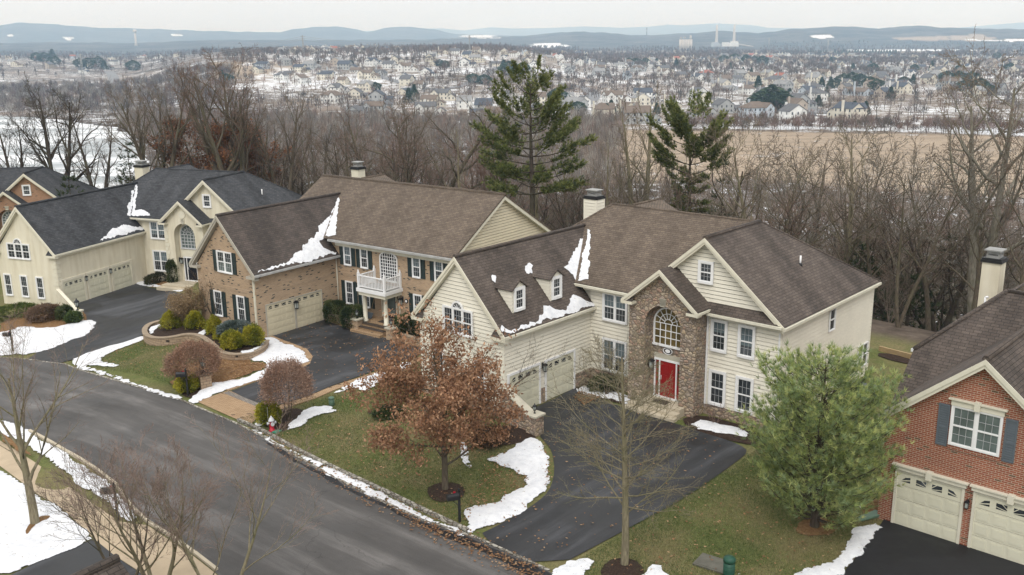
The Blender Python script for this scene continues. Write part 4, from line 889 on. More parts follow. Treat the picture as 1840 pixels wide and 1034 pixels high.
# --- the cream house with the fieldstone entrance
O3 = (4.313, 50.59, 0.0); H3 = stone_house(O3, 42, 7.1, 'siding', 'cream clapboard house with a fieldstone entrance bay and a red front door')
def dormer(par, yc, label=None):
    w2 = .5; sx = -.42; zb_, ze, zp = 5.12, 6.4, 6.78
    d = MB(); fr = right(sx); slope = lambda z: -3.03 + (7.97 - z) / 1.072       # x on the roof at height z
    d.poly(fr(yc - w2, zb_, 0), fr(yc + w2, zb_, 0), fr(yc + w2, ze, 0), fr(yc, zp - .02, 0), fr(yc - w2, ze, 0))
    for s in (-1, 1):
        P = [(sx, zb_ - .1), (sx, ze), (slope(ze), ze)]; y = yc + s * w2
        b = zb_ - .1
        while b < ze - .01:
            e = min(b + .18, ze); xs0, xs1 = slope(b) - .0, slope(e); d.quad((sx, y + s * .025, b), (min(sx, xs0), y + s * .025, b), (min(sx, xs1), y, e), (sx, y, e)); b = e
    o = d.build('dormer', M['siding'], par); fr = right(sx + .01)
    r = MB(); xb = slope(zp)
    for s in (-1, 1): r.slab([(sx + .12, yc, zp + .03), (sx + .12, yc + s * (w2 + .14), ze - .06), (slope(ze) + .05, yc + s * (w2 + .14), ze - .06), (xb - .1, yc, zp + .03)], .05)
    r.build('dormer_roof', M['sh_brown2'], o)
    window(o, fr, yc - .27, zb_ + .22, .54, .95, 1, 3, 2, .14)
    return o
dormer(H3, -5.47); dormer(H3, -2.5)
cx, cy = loc2w(O3, 42, -6.7, 9.0); ct = zsolve(cx, cy, 357); chimney(H3, -7.1, 8.6, .95, .8, 0, ct, 'siding', lapd=True)
vp = MB(); vp.tube([(9.5, 5.2, 7.0), (9.5, 5.2, 7.55)], .05, 8); vp.build('vent_pipe', M['white'], H3, uv=False); vp = MB(); vp.lathe((9.5, 5.2, 7.0), [(.14, 0), (.07, .18)], 8); vp.build('vent_flashing', M['black'], H3, uv=False)
# --- the cream stucco house
O1 = (-31.9, 81.76, -1.5); H1 = stone_house(O1, 21, 9.7, 'stucco', 'cream stucco house with charcoal roof and three garage doors')
cx, cy = loc2w(O1, 21, -6.6, 8.0); ct = zsolve(cx, cy, 300); chimney(H1, -7.0, 7.5, 1.0, .9, 0, ct + 1.5, 'stucco')
vp = MB(); vp.tube([(9.3, 4.6, 7.0), (9.3, 4.6, 7.7)], .05, 8); vp.build('vent_pipe', M['white'], H1, uv=False)
# --- the orange brick house at the left edge
O0 = (-57.41, 98.65, -3.35); H0 = stone_house(O0, -6, 9.7, 'brick', 'orange brick house with charcoal roof cut off by the left edge')

# --- the tan brick house with the balcony
O2 = (-12.05, 64.57, 0.0)
def balcony_house():
    H = empty('suburban_house', O2, -math.radians(37), 'tan brick house with black shutters and a white balcony over the porch', 'house'); WL = 7.0
    w_ = MB(); zb = -1.0; w_.box(-5.97, -.03, -WL + .03, .5, zb, 4.3); w_.box(-5.97, 10.55, .03, 10, zb, 5.4)
    F1, F2, R1_ = front(-WL), front(0), right(0)
    for fr, P in ((F1, [(-6, zb), (0, zb), (0, 4.2), (-3, 7.5), (-6, 4.2)]), (R1_, [(-WL, zb), (0, zb), (0, 4.2), (-WL, 4.2)]), (F2, [(0, zb), (10.6, zb), (10.6, 5.35), (0, 5.35)]), (left(-6), [(-10, zb), (WL, zb), (WL, 4.2), (-10, 4.2)])): w_.poly(*[fr(a, b, 0) for a, b in P])
    bd = [(F2, 0, 10.6, 2.95), (R1_, -WL, 0, 2.95), (F1, -6, 0, 2.95)]
    for fr, a0, a1, z in bd: w_.fbox(fr, a0, a1, z, z + .22, 0, .03)
    w_.build('wall', M['brick_tan'], H)
    g = MB(); lap(g, right(10.62), [(0, zb), (9.9, zb), (9.9, 5.4), (4.9, 8.55), (0, 5.35)], .19, .03); g.build('gable_siding', M['siding2'], H)
    ze, zr, yr = 5.5, 8.75, 4.9
    r = MB(); r.slab([(-6.35, -.45, ze), (10.95, -.45, ze), (10.95, yr, zr), (-6.35, yr, zr)], .1); r.slab([(-6.35, yr, zr), (10.95, yr, zr), (10.95, 10.3, 5.5), (-6.35, 10.3, 5.5)], .1); ridgecap(r, (-6.35, yr, zr), (10.95, yr, zr))
    r.slab([(-2.2, yr, zr + .05), (-2.2, 7.3, zr + .05), (.9, 9.5, 6.3), (.3, yr + .5, zr - .3)], .08); ridgecap(r, (-2.2, yr, zr + .08), (-2.2, 7.3, zr + .08), .07)
    r.build('roof', M['sh_brown'], H)
    r = MB(); pk, zE, Y0 = 7.85, 4.35, WL + .3; k = (pk - zE) / 3.33
    xm = -3.0 + (pk - 5.5) / k
    yv = -.45 + (pk - ze) / ((zr - ze) / (yr + .45))
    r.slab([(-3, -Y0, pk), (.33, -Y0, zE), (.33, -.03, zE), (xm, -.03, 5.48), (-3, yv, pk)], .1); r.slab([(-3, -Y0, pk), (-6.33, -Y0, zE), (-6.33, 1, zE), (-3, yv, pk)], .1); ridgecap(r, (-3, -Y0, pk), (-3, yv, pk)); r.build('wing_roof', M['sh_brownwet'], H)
    t = MB()
    for sx in (-1, 1): rake(t, (-3, pk - .1), (-3 + sx * 3.36, zE - .12), -Y0, -WL + .02, .26); rake(t, (-3, pk), (-3 + sx * 3.4, zE - .04), -Y0 - .04, -Y0, .2)
    for x0, x1 in ((-6.38, -5.55), (-.45, .36)): t.box(x0, x1, -Y0 - .03, -WL, 4.04, 4.2)
    t.build('roof_trim', M['greytrim'], H, uv=False)
    t = MB(); t.box(.0, 10.6, -.08, -.03, 4.98, 5.36); t.box(-.2, 10.9, -.42, 0, 5.3, 5.4)
    x = .1
    while x < 10.5: t.box(x, x + .08, -.16, -.08, 5.17, 5.28); x += .18
    ax = lambda z: 0
    t.hexa([(10.62, -.45, 5.15), (10.93, -.45, 5.15), (10.93, yr, 8.4), (10.62, yr, 8.4), (10.62, -.45, 5.4), (10.93, -.45, 5.4), (10.93, yr, 8.65), (10.62, yr, 8.65)]); t.hexa([(10.62, yr, 8.4), (10.93, yr, 8.4), (10.93, 10.3, 5.15), (10.62, 10.3, 5.15), (10.62, yr, 8.65), (10.93, yr, 8.65), (10.93, 10.3, 5.4), (10.62, 10.3, 5.4)])
    t.build('cornice', M['trim2'], H, uv=False)
    g = MB(); g.box(-.2, 10.95, -.58, -.45, 5.33, 5.47); g.box(.31, .45, -Y0, -.05, 4.2, 4.33); g.build('gutter', M['gutter'], H, uv=False)
    d = MB(); d.box(-.16, -.06, -WL - .1, -WL, -.1, 4.1); d.tube([(.05, -.1, 4.2), (.05, -.1, .1)], .04, 6); d.build('downspout', M['trim2'], H, uv=False)
    for x in (.82, 2.42, 7.14, 9.05):
        window(H, F2, x, 3.76, .58, 1.3, 1, 3, 2, .07, ('glass', 'blind')); shutter(H, F2, x - .45, 3.7, .34, 1.4); shutter(H, F2, x + .69, 3.7, .34, 1.4)
        window(H, F2, x, 1.02, .6, 1.5, 1, 3, 2, .07); shutter(H, F2, x - .45, .98, .34, 1.6); shutter(H, F2, x + .71, .98, .34, 1.6)
    arch_window(H, F2, 4.98, 3.2, .72, 4.72, 7, 8, 'glass', rise=.3)
    k = MB(); k.fbox(F2, 4.9, 5.06, 5.02, 5.3, .0, .06); k.build('keystone', M['white'], H, uv=False)
    window(H, F1, -3.62, 4.1, 1.42, 1.3, 2, 3, 2, .07, ('glass_green', 'glass')); shutter(H, F1, -4.08, 4.05, .36, 1.42); shutter(H, F1, -2.1, 4.05, .36, 1.42)
    for x in (-4.3, -1.92): window(H, F1, x, 1.02, .66, 1.6, 1, 3, 2, .07); shutter(H, F1, x - .48, .98, .36, 1.7); shutter(H, F1, x + .78, .98, .36, 1.7)
    for a in (-3.9, -6.32): garage_door(H, R1_, a, 2.28, 2.12, 0, 'garage2', 'greytrim', cols=6, rows=5, tw=.06)
    wall_lantern(H, R1_, -4.0, 1.75, 1.4); wall_lantern(H, F2, 6.1, 2.0, 1.3); wall_lantern(H, F2, 3.9, 2.3, 1.0)
    D = MB(); D.fbox(F2, 4.55, 5.5, .6, 2.5, 0, .05); Do = D.build('front_door', M['door_dark'], H, uv=False); t = MB()
    for a, b in ((4.2, 4.28), (4.48, 4.55), (5.5, 5.57), (5.78, 5.86)): t.fbox(F2, a, b, .6, 2.5, 0, .08)
    t.fbox(F2, 4.2, 5.86, 2.5, 2.6, 0, .09); t.build('door_frame', M['trim2'], Do, uv=False); g = MB(); g.fbox(F2, 4.65, 5.4, .8, 2.35, .05, .056); g.build('door_glass', M['glass_green'], Do, uv=False)
    pl = MB(); pl.tube([F2(6.42, 1.98, 0), F2(6.42, 1.98, .04)], .15, 14); a = pl.build('number_plaque', M['black'], H, uv=False); pl = MB(); pl.tube([F2(6.42, 1.98, .04), F2(6.42, 1.98, .05)], .09, 14); pl.build('plaque_face', M['white'], a, uv=False)
    # porch and balcony
    p = MB(); p.box(3.4, 6.35, -1.75, 0, -.2, .5); p.box(3.5, 6.2, -2.08, -1.75, -.2, .33); p.box(3.5, 6.2, -2.4, -2.08, -.2, .17); p.build('porch_floor', M['paver'], H)
    p = MB(); p.box(3.45, 6.25, -1.8, -1.45, .5, .53); p.box(3.48, 6.22, -2.12, -1.78, .33, .36); p.build('step_tread', M['mat'], H, uv=False)
    c = MB()
    for x in (3.88, 5.78): c.lathe((x, -1.3, .53), [(.2, 0), (.2, .08), (.15, .1), (.155, .9), (.13, 1.75), (.17, 1.78), (.17, 1.85)], 16)
    c.build('column', M['trim'], H, uv=False)
    e = MB(); e.box(3.62, 6.04, -1.58, 0, 2.36, 2.6); e.build('porch_beam', M['trim'], H, uv=False); e = MB(); e.box(3.52, 6.14, -1.68, 0, 2.6, 2.83); B = e.build('balcony', M['white'], H, uv=False)
    e = MB(); e.box(3.6, 6.06, -1.6, -.02, 2.832, 2.85); e.build('balcony_deck', M['metalgrey'], B, uv=False)
    rl = MB()
    def rail(a, b):
        a, b = Vector(a), Vector(b); rl.beam(a + Vector((0, 0, .82)), b + Vector((0, 0, .82)), .09, .06); rl.beam(a + Vector((0, 0, .1)), b + Vector((0, 0, .1)), .05, .06); n = int((b - a).length / .125)
        for i in range(1, n): q = a.lerp(b, i / n); rl.box(q.x - .02, q.x + .02, q.y - .02, q.y + .02, q.z + .1, q.z + .8)
    z = 2.85; A, B_, C_, D_ = (3.66, -.08, z), (3.66, -1.55, z), (6.0, -1.55, z), (6.0, -.08, z); rail(A, B_); rail(B_, C_); rail(D_, C_)
    for q in (A, B_, C_, D_): rl.box(q[0] - .07, q[0] + .07, q[1] - .07, q[1] + .07, z, z + .98); rl.lathe((q[0], q[1], z + .98), [(.09, 0), (.09, .03), (.04, .05), (.07, .1), (.03, .17), (.01, .24)], 8)
    rl.build('balcony_railing', M['white'], B, uv=False)
    cx, cy = loc2w(O2, 37, -7.3, 9.5); ct = zsolve(cx, cy, 304); chimney(H, -7.65, 9.1, .78, .75, 0, ct, 'trim', steel=False)
    return H
H2 = balcony_house()
# --- the red brick house on the right
O4 = (14.33, 34.46, 0.0)
def red_house():
    H = empty('suburban_house', O4, -math.radians(43), 'red brick house with grey shutters at the right edge', 'house'); F = front(0); zb = -.6
    xc, pk, ze, hw = 3.39, 7.42, 4.9, 3.1
    w_ = MB(); X1 = 6.78
    w_.poly(*[F(a, b, 0) for a, b in ((0, zb), (X1, zb), (X1, 4.45), (xc, pk - .2), (0, 4.45))]); w_.box(.02, X1 - .02, .02, 9, zb, 4.4); w_.box(-.9, 16, 5.4, 15.5, zb, 5.4); w_.box(0, X1, -.02, .3, zb, .0)
    w_.quad((0, 0, zb), (0, 5.4, zb), (0, 5.4, 4.42), (0, 0, 4.42)); w_.build('wall', M['brick_red'], H)
    r = MB(); k = (pk - ze) / 3.0; e0 = (xc - 3.5, pk - 3.5 * k)
    r.slab([(xc, -.35, pk), (xc + 3.5, -.35, e0[1]), (xc + 3.5, 9.0, e0[1]), (xc, 9.0, pk)], .1); r.slab([(xc, -.35, pk), (e0[0], -.35, e0[1]), (e0[0], 5.5, e0[1]), (xc, 9.0, pk)], .1)
    ridgecap(r, (xc, -.35, pk + .02), (xc, 9, pk + .02), .13); r.build('wing_roof', M['sh_brown2'], H)
    r = MB(); s = .93; zc = 5.5; C0 = (-1.0, 5.1, zc); RP = (1.65, 7.85, zc + 2.65 * s); yl = 2.6
    r.slab([C0, (-1.0 + .0, yl, zc - (5.1 - yl) * s), (16, yl, zc - (5.1 - yl) * s), (16, 7.85, RP[2]), RP], .1); r.slab([C0, RP, (1.65, 13, RP[2] - .2), (-1.0, 15.9, zc)], .1); r.slab([RP, (16, 7.85, RP[2]), (16, 15.9, zc), (-1.0, 15.9, zc)], .1)
    ridgecap(r, C0, RP, .1); ridgecap(r, RP, (16, 7.85, RP[2]), .1); r.build('roof', M['sh_brown2'], H)
    t = MB()
    for sx in (-1, 1): rake(t, (xc, pk - .1), (xc + sx * 3.5, e0[1] - .1), -.35, .02, .24); rake(t, (xc, pk), (xc + sx * 3.55, e0[1] - .02), -.39, -.35, .2)
    t.box(e0[0] - .05, .12, -.36, .0, 4.3, 4.44); t.box(-.02, .12, -.05, .0, 4.0, 4.4); t.build('roof_trim', M['trim2'], H, uv=False)
    c = MB(); c.slab([(e0[0], -.33, 4.46), (.1, -.33, 4.46), (.1, -.02, 4.72), (e0[0] + .2, -.02, 4.72)], .03); c.build('cornice_return', M['shutter_grey'], H, uv=False)
    g = MB(); g.box(-1.12, -1.0, 5.1, 13.0, zc - .12, zc + .0); g.build('gutter', M['white'], H, uv=False)
    window(H, F, 2.42, 3.9, 1.62, 1.42, 2, 3, 2, .07, ('glass_green', 'glass_green'), sill=False)
    h = MB(); h.fbox(F, 2.33, 4.14, 5.38, 5.6, 0, .09); h.fbox(F, 2.24, 4.23, 5.6, 5.65, 0, .16); h.fbox(F, 3.14, 3.34, 5.36, 5.7, 0, .18); h.build('window_head', M['trim2'], H, uv=False)
    sl = MB()
    for i in range(24): x = 2.36 + i * .074; sl.fbox(F, x, x + .062, 3.66, 3.8, 0, .05)
    sl.build('brick_sill', M['brick_red'], H)
    shutter(H, F, 1.9, 3.72, .4, 1.62, 'shutter_grey'); shutter(H, F, 4.2, 3.72, .4, 1.62, 'shutter_grey')
    garage_door(H, F, .66, 2.36, 2.22, 0, 'garage', 'trim2', cols=4, rows=4, tw=.1, hood=True); garage_door(H, F, 3.52, 2.36, 2.22, 0, 'garage', 'trim2', cols=4, rows=4, tw=.1, hood=True)
    wall_lantern(H, F, 3.26, 1.75, .8)
    cx, cy = loc2w(O4, 43, -.55, 13.3); ct = zsolve(cx, cy, 470); chimney(H, -.95, 12.9, .82, .85, 0, ct, 'stucco')
    vp = MB(); vp.tube([(.2, 10.0, 6.4), (.2, 10.0, 7.0)], .05, 8); vp.tube([(.2, 10, 7.0), (.32, 10, 7.02)], .05, 8); vp.build('vent_pipe', M['white'], H, uv=False)
    return H
H4 = red_house()
# --- roof corner of the near house at the bottom left
def near_house():
    P = Vector(at_z(212, 1004, 5.2)); Q = Vector(at_z(140, 1038, 5.2)); d = (Q - P).normalized(); ang = math.atan2(d.y, d.x)
    H = empty('suburban_house', (P.x, P.y, 0), ang, 'low brown shingled garage roof poking in at the bottom left corner', 'house')
    w_ = MB(); w_.box(.5, 9, -3, 3, -.2, 3.0); w_.poly((.5, -3, 3), (.5, 0, 5.0), (.5, 3, 3)); w_.build('wall', M['siding2'], H)
    r = MB(); r.slab([(0, 0, 5.2), (9, 0, 5.2), (9, -3.4, 3.1), (0, -3.4, 3.1)], .1); r.slab([(0, 0, 5.2), (9, 0, 5.2), (9, 3.4, 3.1), (0, 3.4, 3.1)], .1); ridgecap(r, (0, 0, 5.22), (9, 0, 5.22), .13); r.build('roof', M['sh_brown2'], H)
    g = MB(); g.box(0, 9, -3.52, -3.4, 2.95, 3.08); g.box(-.05, 0, -3.4, 3.4, 2.9, 3.05); g.build('gutter', M['white'], H, uv=False); return H
near_house()

# --- snow lying on the roofs
def roof_snow(az, O, plane, pxs, seed, thick=.07):
    """snow outline on one roof plane; plane = three house-coordinate points, outline where the sight lines meet it"""
    t = math.radians(az); Wp = [np.array((O[0] + a * math.cos(t) + b * math.sin(t), O[1] - a * math.sin(t) + b * math.cos(t), O[2] + c)) for a, b, c in plane]
    n = np.cross(Wp[1] - Wp[0], Wp[2] - Wp[0]); n = n / np.linalg.norm(n); n = n if n[2] > 0 else -n; C0 = np.array([0, 0, CAM_H]); P = []
    for q in pxs: r = ray(*q); k = ((Wp[0] - C0) @ n) / (r @ n); p = C0 + r * k; P.append((p[0], p[1]))
    zf = lambda x, y: Wp[0][2] - (n[0] * (x - Wp[0][0]) + n[1] * (y - Wp[0][1])) / n[2]
    return sheet('roof_snow', rough_edge(P, .11, .06, seed), .02, M['snow'], .16, thick, .008, seed, zf=zf, kind='stuff')
WP = [(-3.03, 0, 7.97), (.3, 0, 4.4), (.3, -5, 4.4)]; MP = [(0, -.4, 5.62), (5, -.4, 5.62), (0, 5.1, 9.07)]; WP2 = [(-3, 0, 7.87), (.33, 0, 4.37), (.33, -5, 4.37)]; MP2 = [(0, -.45, 5.52), (5, -.45, 5.52), (0, 4.9, 8.77)]
roof_snow(42, O3, WP, [(1056, 412), (1037, 506), (1030, 494), (1014, 482), (1026, 459), (1042, 436), (1052, 420)], 1)
roof_snow(42, O3, MP, [(1056, 412), (1060, 416), (1059, 451), (1057, 503), (1038, 505)], 2)
roof_snow(42, O3, WP, [(901, 584), (899.6, 593), (904, 600), (940, 591), (985, 576), (1030, 561), (1071, 547), (1062, 543), (1048, 539), (1033, 534), (1026, 540), (1016, 556), (1001, 555), (987, 549), (978, 552), (969, 570), (962, 580), (943, 586), (929, 593), (914, 593), (907, 590)], 3, .1)
roof_snow(42, O3, WP, [(884, 499), (889, 497), (892, 501), (890, 507), (886, 505)], 4, .08); roof_snow(42, O3, WP, [(943, 482), (952, 474), (958, 478), (957, 493), (950, 493), (945, 491)], 5, .1)
roof_snow(37, O2, MP2, [(608.4, 355.3), (609, 362), (606, 380), (604.3, 399), (603.8, 423), (585.4, 424), (594, 395)], 6)
roof_snow(37, O2, WP2, [(608.4, 355.3), (601.6, 372), (590.8, 391), (571.8, 407), (573, 418), (563.7, 426), (544.8, 440), (543, 451), (528.5, 459), (520, 467), (507, 474), (488, 481), (462, 489), (500, 481), (560, 467), (605, 456), (592, 452), (580, 446), (573, 434), (584, 425), (594, 395)], 7, .09)
roof_snow(21, O1, WP, [(244, 332), (235, 388), (227.5, 388), (230, 372), (237, 348)], 8); roof_snow(21, O1, MP, [(244, 332), (247, 336), (246, 350), (243, 378), (256, 376), (264, 381.5), (272, 389), (241, 389), (235, 388)], 9)
roof_snow(21, O1, WP, [(180, 433), (189.5, 426), (195, 418), (206, 410), (222, 404.6), (241, 407), (257, 410), (259, 412), (235, 419), (205, 427)], 10, .1)
# ------------------------------------------------------------------ plants
def rot_about(d, ang, rng):
    a = np.cross(d, rng.normal(size=3)); a /= np.linalg.norm(a) + 1e-9; return d * math.cos(ang) + a * math.sin(ang)
class TP:
    def __init__(s, **k): s.__dict__.update(dict(levels=3, n=(9, 6, 5), lr=(.6, .55, .5), t0=(.3, .2, .15), ang=(48, 42, 45), up=(.05, .08, .05, 0.0), wob=(.06, .14, .2, .25), seg=(8, 6, 4, 2), fork=False, apex=True, rr=(.55, .6, .6), tip=.12, rmin=.006)); s.__dict__.update(k)
def grow(rng, p0, d0, L, r, P, lvl=0, out=None):
    out = [] if out is None else out; n = P.seg[min(lvl, len(P.seg) - 1)]; pts = [np.array(p0, float)]; d = np.array(d0, float); d /= np.linalg.norm(d); ds = [d]
    for i in range(n):
        d = d + rng.normal(size=3) * P.wob[min(lvl, 3)] + np.array([0, 0, P.up[min(lvl, 3)]]); d /= np.linalg.norm(d); pts.append(pts[-1] + d * L / n); ds.append(d)
    t_ = np.linspace(0, 1, n + 1); rad = r * (1 - (1 - P.tip) * t_) if lvl else r * (1 - (1 - P.tip) * t_ ** 1.1)
    out.append((pts, rad, lvl))
    if lvl < P.levels:
        k = P.n[lvl]; k = max(1, int(k * rng.uniform(.8, 1.2)))
        for j in range(k):
            t = P.t0[lvl] + (1 - P.t0[lvl]) * ((j + rng.uniform(0, 1)) / k) ** (.9); t = min(t, .97); i = min(int(t * n), n - 1); f = t * n - i
            p = pts[i] * (1 - f) + pts[i + 1] * f; dd = ds[i]; rl = rad[i] * (1 - f) + rad[i + 1] * f
            a = math.radians(P.ang[lvl]) * rng.uniform(.7, 1.25)
            if lvl == 0 and hasattr(P, 'azim'): 
                az = j * 2.4 + rng.uniform(-.5, .5); side = np.array([math.cos(az), math.sin(az), 0]); cd = dd * math.cos(a) + side * math.sin(a)
            else: cd = rot_about(dd, a, rng)
            if lvl >= 1 and cd[2] < -.2: cd[2] *= -.4
            shape = P.shape(t) if (lvl == 0 and hasattr(P, 'shape')) else (1.15 - .65 * t)
            grow(rng, p, cd, L * P.lr[lvl] * shape * rng.uniform(.75, 1.15), max(P.rmin, rl * P.rr[min(lvl, 2)] * rng.uniform(.8, 1.1)), P, lvl + 1, out)
    return out
def mesh_branches(branches, lv_trunk=0, twig_from=3, scale=1.0):
    """returns MB for thick branches and triangle soup for twigs"""
    A = MB(); B = MB(); S = []
    for pts, rad, lvl in branches:
        if lvl >= twig_from:
            for a, b, r0, r1 in zip(pts[:-1], pts[1:], rad[:-1], rad[1:]):
                v = b - a; s = np.cross(v, (0.31, .52, .79)); s /= np.linalg.norm(s) + 1e-9; s2 = np.cross(v, s); s2 /= np.linalg.norm(s2) + 1e-9
                S.append((a - s * r0, a + s * r0, b)); S.append((a - s2 * r0, a + s2 * r0, b))
        else: (A if lvl <= lv_trunk else B).tube(pts, rad, 8 if lvl == 0 else (5 if lvl == 1 else 4), cap=False)
    return A, B, S
def tree_object(name, seed, h, r, P, mats=('bark', 'twig'), twig_from=3, d0=(0, 0, 1), loc=(0, 0, 0), parent_label=None, cat='tree', group=None, extra=None, single=False, forks=None):
    rng = np.random.RandomState(seed); br = []
    if forks:
        for i in range(forks[0]): az = 6.28 * i / forks[0] + rng.uniform(-.5, .5); t = math.radians(forks[1]) * rng.uniform(.6, 1.2); grow(rng, (0, 0, -.1), (math.sin(t) * math.cos(az), math.sin(t) * math.sin(az), math.cos(t)), h * rng.uniform(.85, 1.05), r, P, 0, br)
    else: grow(rng, (0, 0, -.15), d0, h, r, P, 0, br)
    A, B, S = mesh_branches(br, 0, twig_from)
    if single:
        nb = len(A.v); A.f += [tuple(i + nb for i in f) for f in B.f]; A.v += B.v; A.m += B.m; A.sm += B.sm; nb = len(A.v); k = len(S)
        A.v += [tuple(q) for t in S for q in t]; A.f += [(nb + 3 * i, nb + 3 * i + 1, nb + 3 * i + 2) for i in range(k)]; A.m += [1] * k; A.sm += [False] * k
        for i in range(len(A.m) - k): pass
        o = A.build(name, [M[mats[0]], M[mats[1]]], None, uv=False); o.location = loc; return tag(o, parent_label, cat, group), br
    H = empty(name, loc, 0, parent_label, cat, group); A.build('trunk', M[mats[0]], H, uv=False)
    nb = len(B.v); k = len(S); B.v += [tuple(q) for t in S for q in t]; B.f += [(nb + 3 * i, nb + 3 * i + 1, nb + 3 * i + 2) for i in range(k)]; B.m += [1] * k; B.sm += [False] * k
    B.build('crown', [M[mats[0]], M[mats[1]]], H, uv=False); return H, br
def leaf_soup(rng, pos, size, cols, droop=0.0, jit=.25, n_per=1, elong=1.5):
    pos = np.repeat(np.asarray(pos), n_per, 0); N = len(pos); pos = pos + rng.normal(size=(N, 3)) * jit
    a = rng.normal(size=(N, 3)); a[:, 2] -= droop; a /= np.linalg.norm(a, axis=1)[:, None]; b = np.cross(a, rng.normal(size=(N, 3))); b /= np.linalg.norm(b, axis=1)[:, None]
    s = size * rng.uniform(.6, 1.3, (N, 1)); V = np.stack([pos - b * s * .4, pos + a * s * elong * .5 + 0 * b, pos + b * s * .4, pos - a * s * elong * .5], 1)
    c = np.asarray(cols)[rng.randint(0, len(cols), N)] * rng.uniform(.7, 1.3, (N, 1)); return V, c
def tips(br, lv): return np.array([p for pts, rad, l in br if l >= lv for p in pts[1:]])

# the young oak still holding its brown leaves, front lawn of the cream house
g = G(800, 881); 
Poak = TP(levels=3, n=(40, 8, 5), lr=(.56, .45, .42), t0=(.15, .12, .1), ang=(72, 48, 50), up=(.0, .10, .04, 0), wob=(.03, .1, .18, .2), seg=(9, 6, 4, 2), azim=1, shape=lambda t: 1.02 * (1 - t) ** .55 + .12, rr=(.42, .5, .5))
T, br = tree_object('oak_tree', 5, 7.4, .15, Poak, ('bark', 'twig'), 3, loc=g, parent_label='young oak covered in dry brown leaves on the front lawn of the cream house', cat='tree')
rng = np.random.RandomState(3); tp = tips(br, 2); hh = tp[:, 2]; keep = rng.uniform(0, 1, len(tp)) < np.where(hh > 5.6, .12 + .0 * hh, .78) * np.where(hh > 7.2, .3, 1); tp = tp[keep & (hh > 1.2)]
print('oak tips', len(tp))
rep = max(1, int(24000 / len(tp)))
V, c = leaf_soup(rng, tp, .10, [(.36, .20, .115), (.29, .155, .092), (.42, .255, .155), (.21, .115, .07), (.39, .23, .14)], .6, .17, rep); tris('leaves', V, M['leaf'], T, c, nper=4); T.scale = (.97, .97, 1.0)
# slender bare tree in the middle foreground
g = G(1122, 1016)
Pb = TP(levels=3, n=(60, 14, 9), lr=(.48, .42, .40), t0=(.26, .15, .1), ang=(66, 42, 45), up=(0, .05, .03, 0), wob=(.015, .075, .12, .15), seg=(9, 7, 4, 2), azim=1, shape=lambda t: .98 * (1 - t) ** .5 + .15, rr=(.30, .55, .7), tip=.18, rmin=.008)
tree_object('bare_tree', 11, 8.1, .15, Pb, ('bark_sage', 'bark_sage'), 3, loc=g, parent_label='slender bare tree with pale straight trunk in front of the black driveway', cat='tree')
# bare maple at the left
g = G(64, 946)
Pm = TP(levels=4, n=(13, 9, 8, 5), lr=(.78, .5, .45, .42), t0=(.26, .2, .15, .1), ang=(36, 34, 36, 36), up=(0, .07, .08, .05), wob=(.03, .08, .1, .12), seg=(7, 7, 5, 3, 2), azim=1, shape=lambda t: .85 * (1 - t) ** .35 + .2, rr=(.5, .55, .65), tip=.15)
tree_object('bare_tree', 21, 6.4, .19, Pm, ('bark_sage', 'twig_fore'), 3, loc=g, parent_label='bare young maple with reddish twig tips standing in the snow at the left edge', cat='tree')
# broad multi-stemmed maple at the bottom edge
g = G(287, 1092)
Pm2 = TP(levels=4, n=(11, 9, 8, 5), lr=(.72, .5, .45, .42), t0=(.3, .2, .15, .1), ang=(38, 34, 38, 36), up=(.02, .08, .08, .05), wob=(.05, .08, .1, .12), seg=(7, 7, 5, 3, 2), azim=1, shape=lambda t: .85 * (1 - t) ** .35 + .2, rr=(.5, .55, .65), tip=.15)
tree_object('bare_tree', 33, 5.3, .095, Pm2, ('bark_sage', 'twig_fore'), 2, loc=g, parent_label='bare tree with several stems and red tips cut off by the bottom edge', cat='tree', forks=(3, 22))
g = G(228, 1085); tree_object('bare_tree', 35, 4.4, .07, Pm2, ('bark', 'twig'), 3, loc=g, parent_label='thin bare tree at the bottom edge beside the near brown roof corner', cat='tree', forks=(2, 25))
g = G(400, 1130); tree_object('bare_tree', 36, 5.6, .08, Pm2, ('bark_sage', 'twig_fore'), 3, loc=g, parent_label='bare tree rooted below the picture whose twigs spread over the street', cat='tree', forks=(2, 20))
# little ornamental tree by the garage of the cream house
g = G(880, 742)
Po = TP(levels=3, n=(8, 7, 5), lr=(.75, .5, .42), t0=(.25, .2, .15), ang=(50, 42, 42), up=(.0, .08, .05, 0), wob=(.08, .12, .14, .15), seg=(6, 6, 4, 2), azim=1, shape=lambda t: 1.0, rr=(.5, .55, .65), tip=.15)
tree_object('ornamental_tree', 42, 3.6, .07, Po, ('bark', 'twig'), 3, loc=g, parent_label='small bare spreading tree at the garage corner of the cream house', cat='tree', forks=(3, 30))
g = G(1090, 712); tree_object('ornamental_tree', 45, 2.6, .035, Po, ('bark', 'twig'), 3, loc=g, parent_label='thin bare shrub beneath the lower window beside the stone bay', cat='shrub', forks=(3, 20))
for i, (x, y, lb) in enumerate(((1285, 762, 'bare twiggy shrub left of the pair in the snowy bed by the pine'), (1335, 776, 'bare twiggy shrub nearest the pine in the snowy bed'))):
    g = G(x, y); tree_object('bare_shrub', 60 + i, 1.1, .014, TP(levels=2, n=(6, 5), lr=(.6, .5), ang=(38, 38), wob=(.12, .15, .2, .2), seg=(4, 3, 2), up=(.05, .05, 0, 0)), ('twig_red', 'twig_red'), 2, loc=g, parent_label=lb, cat='shrub', forks=(7, 35))
g = G(395, 588)
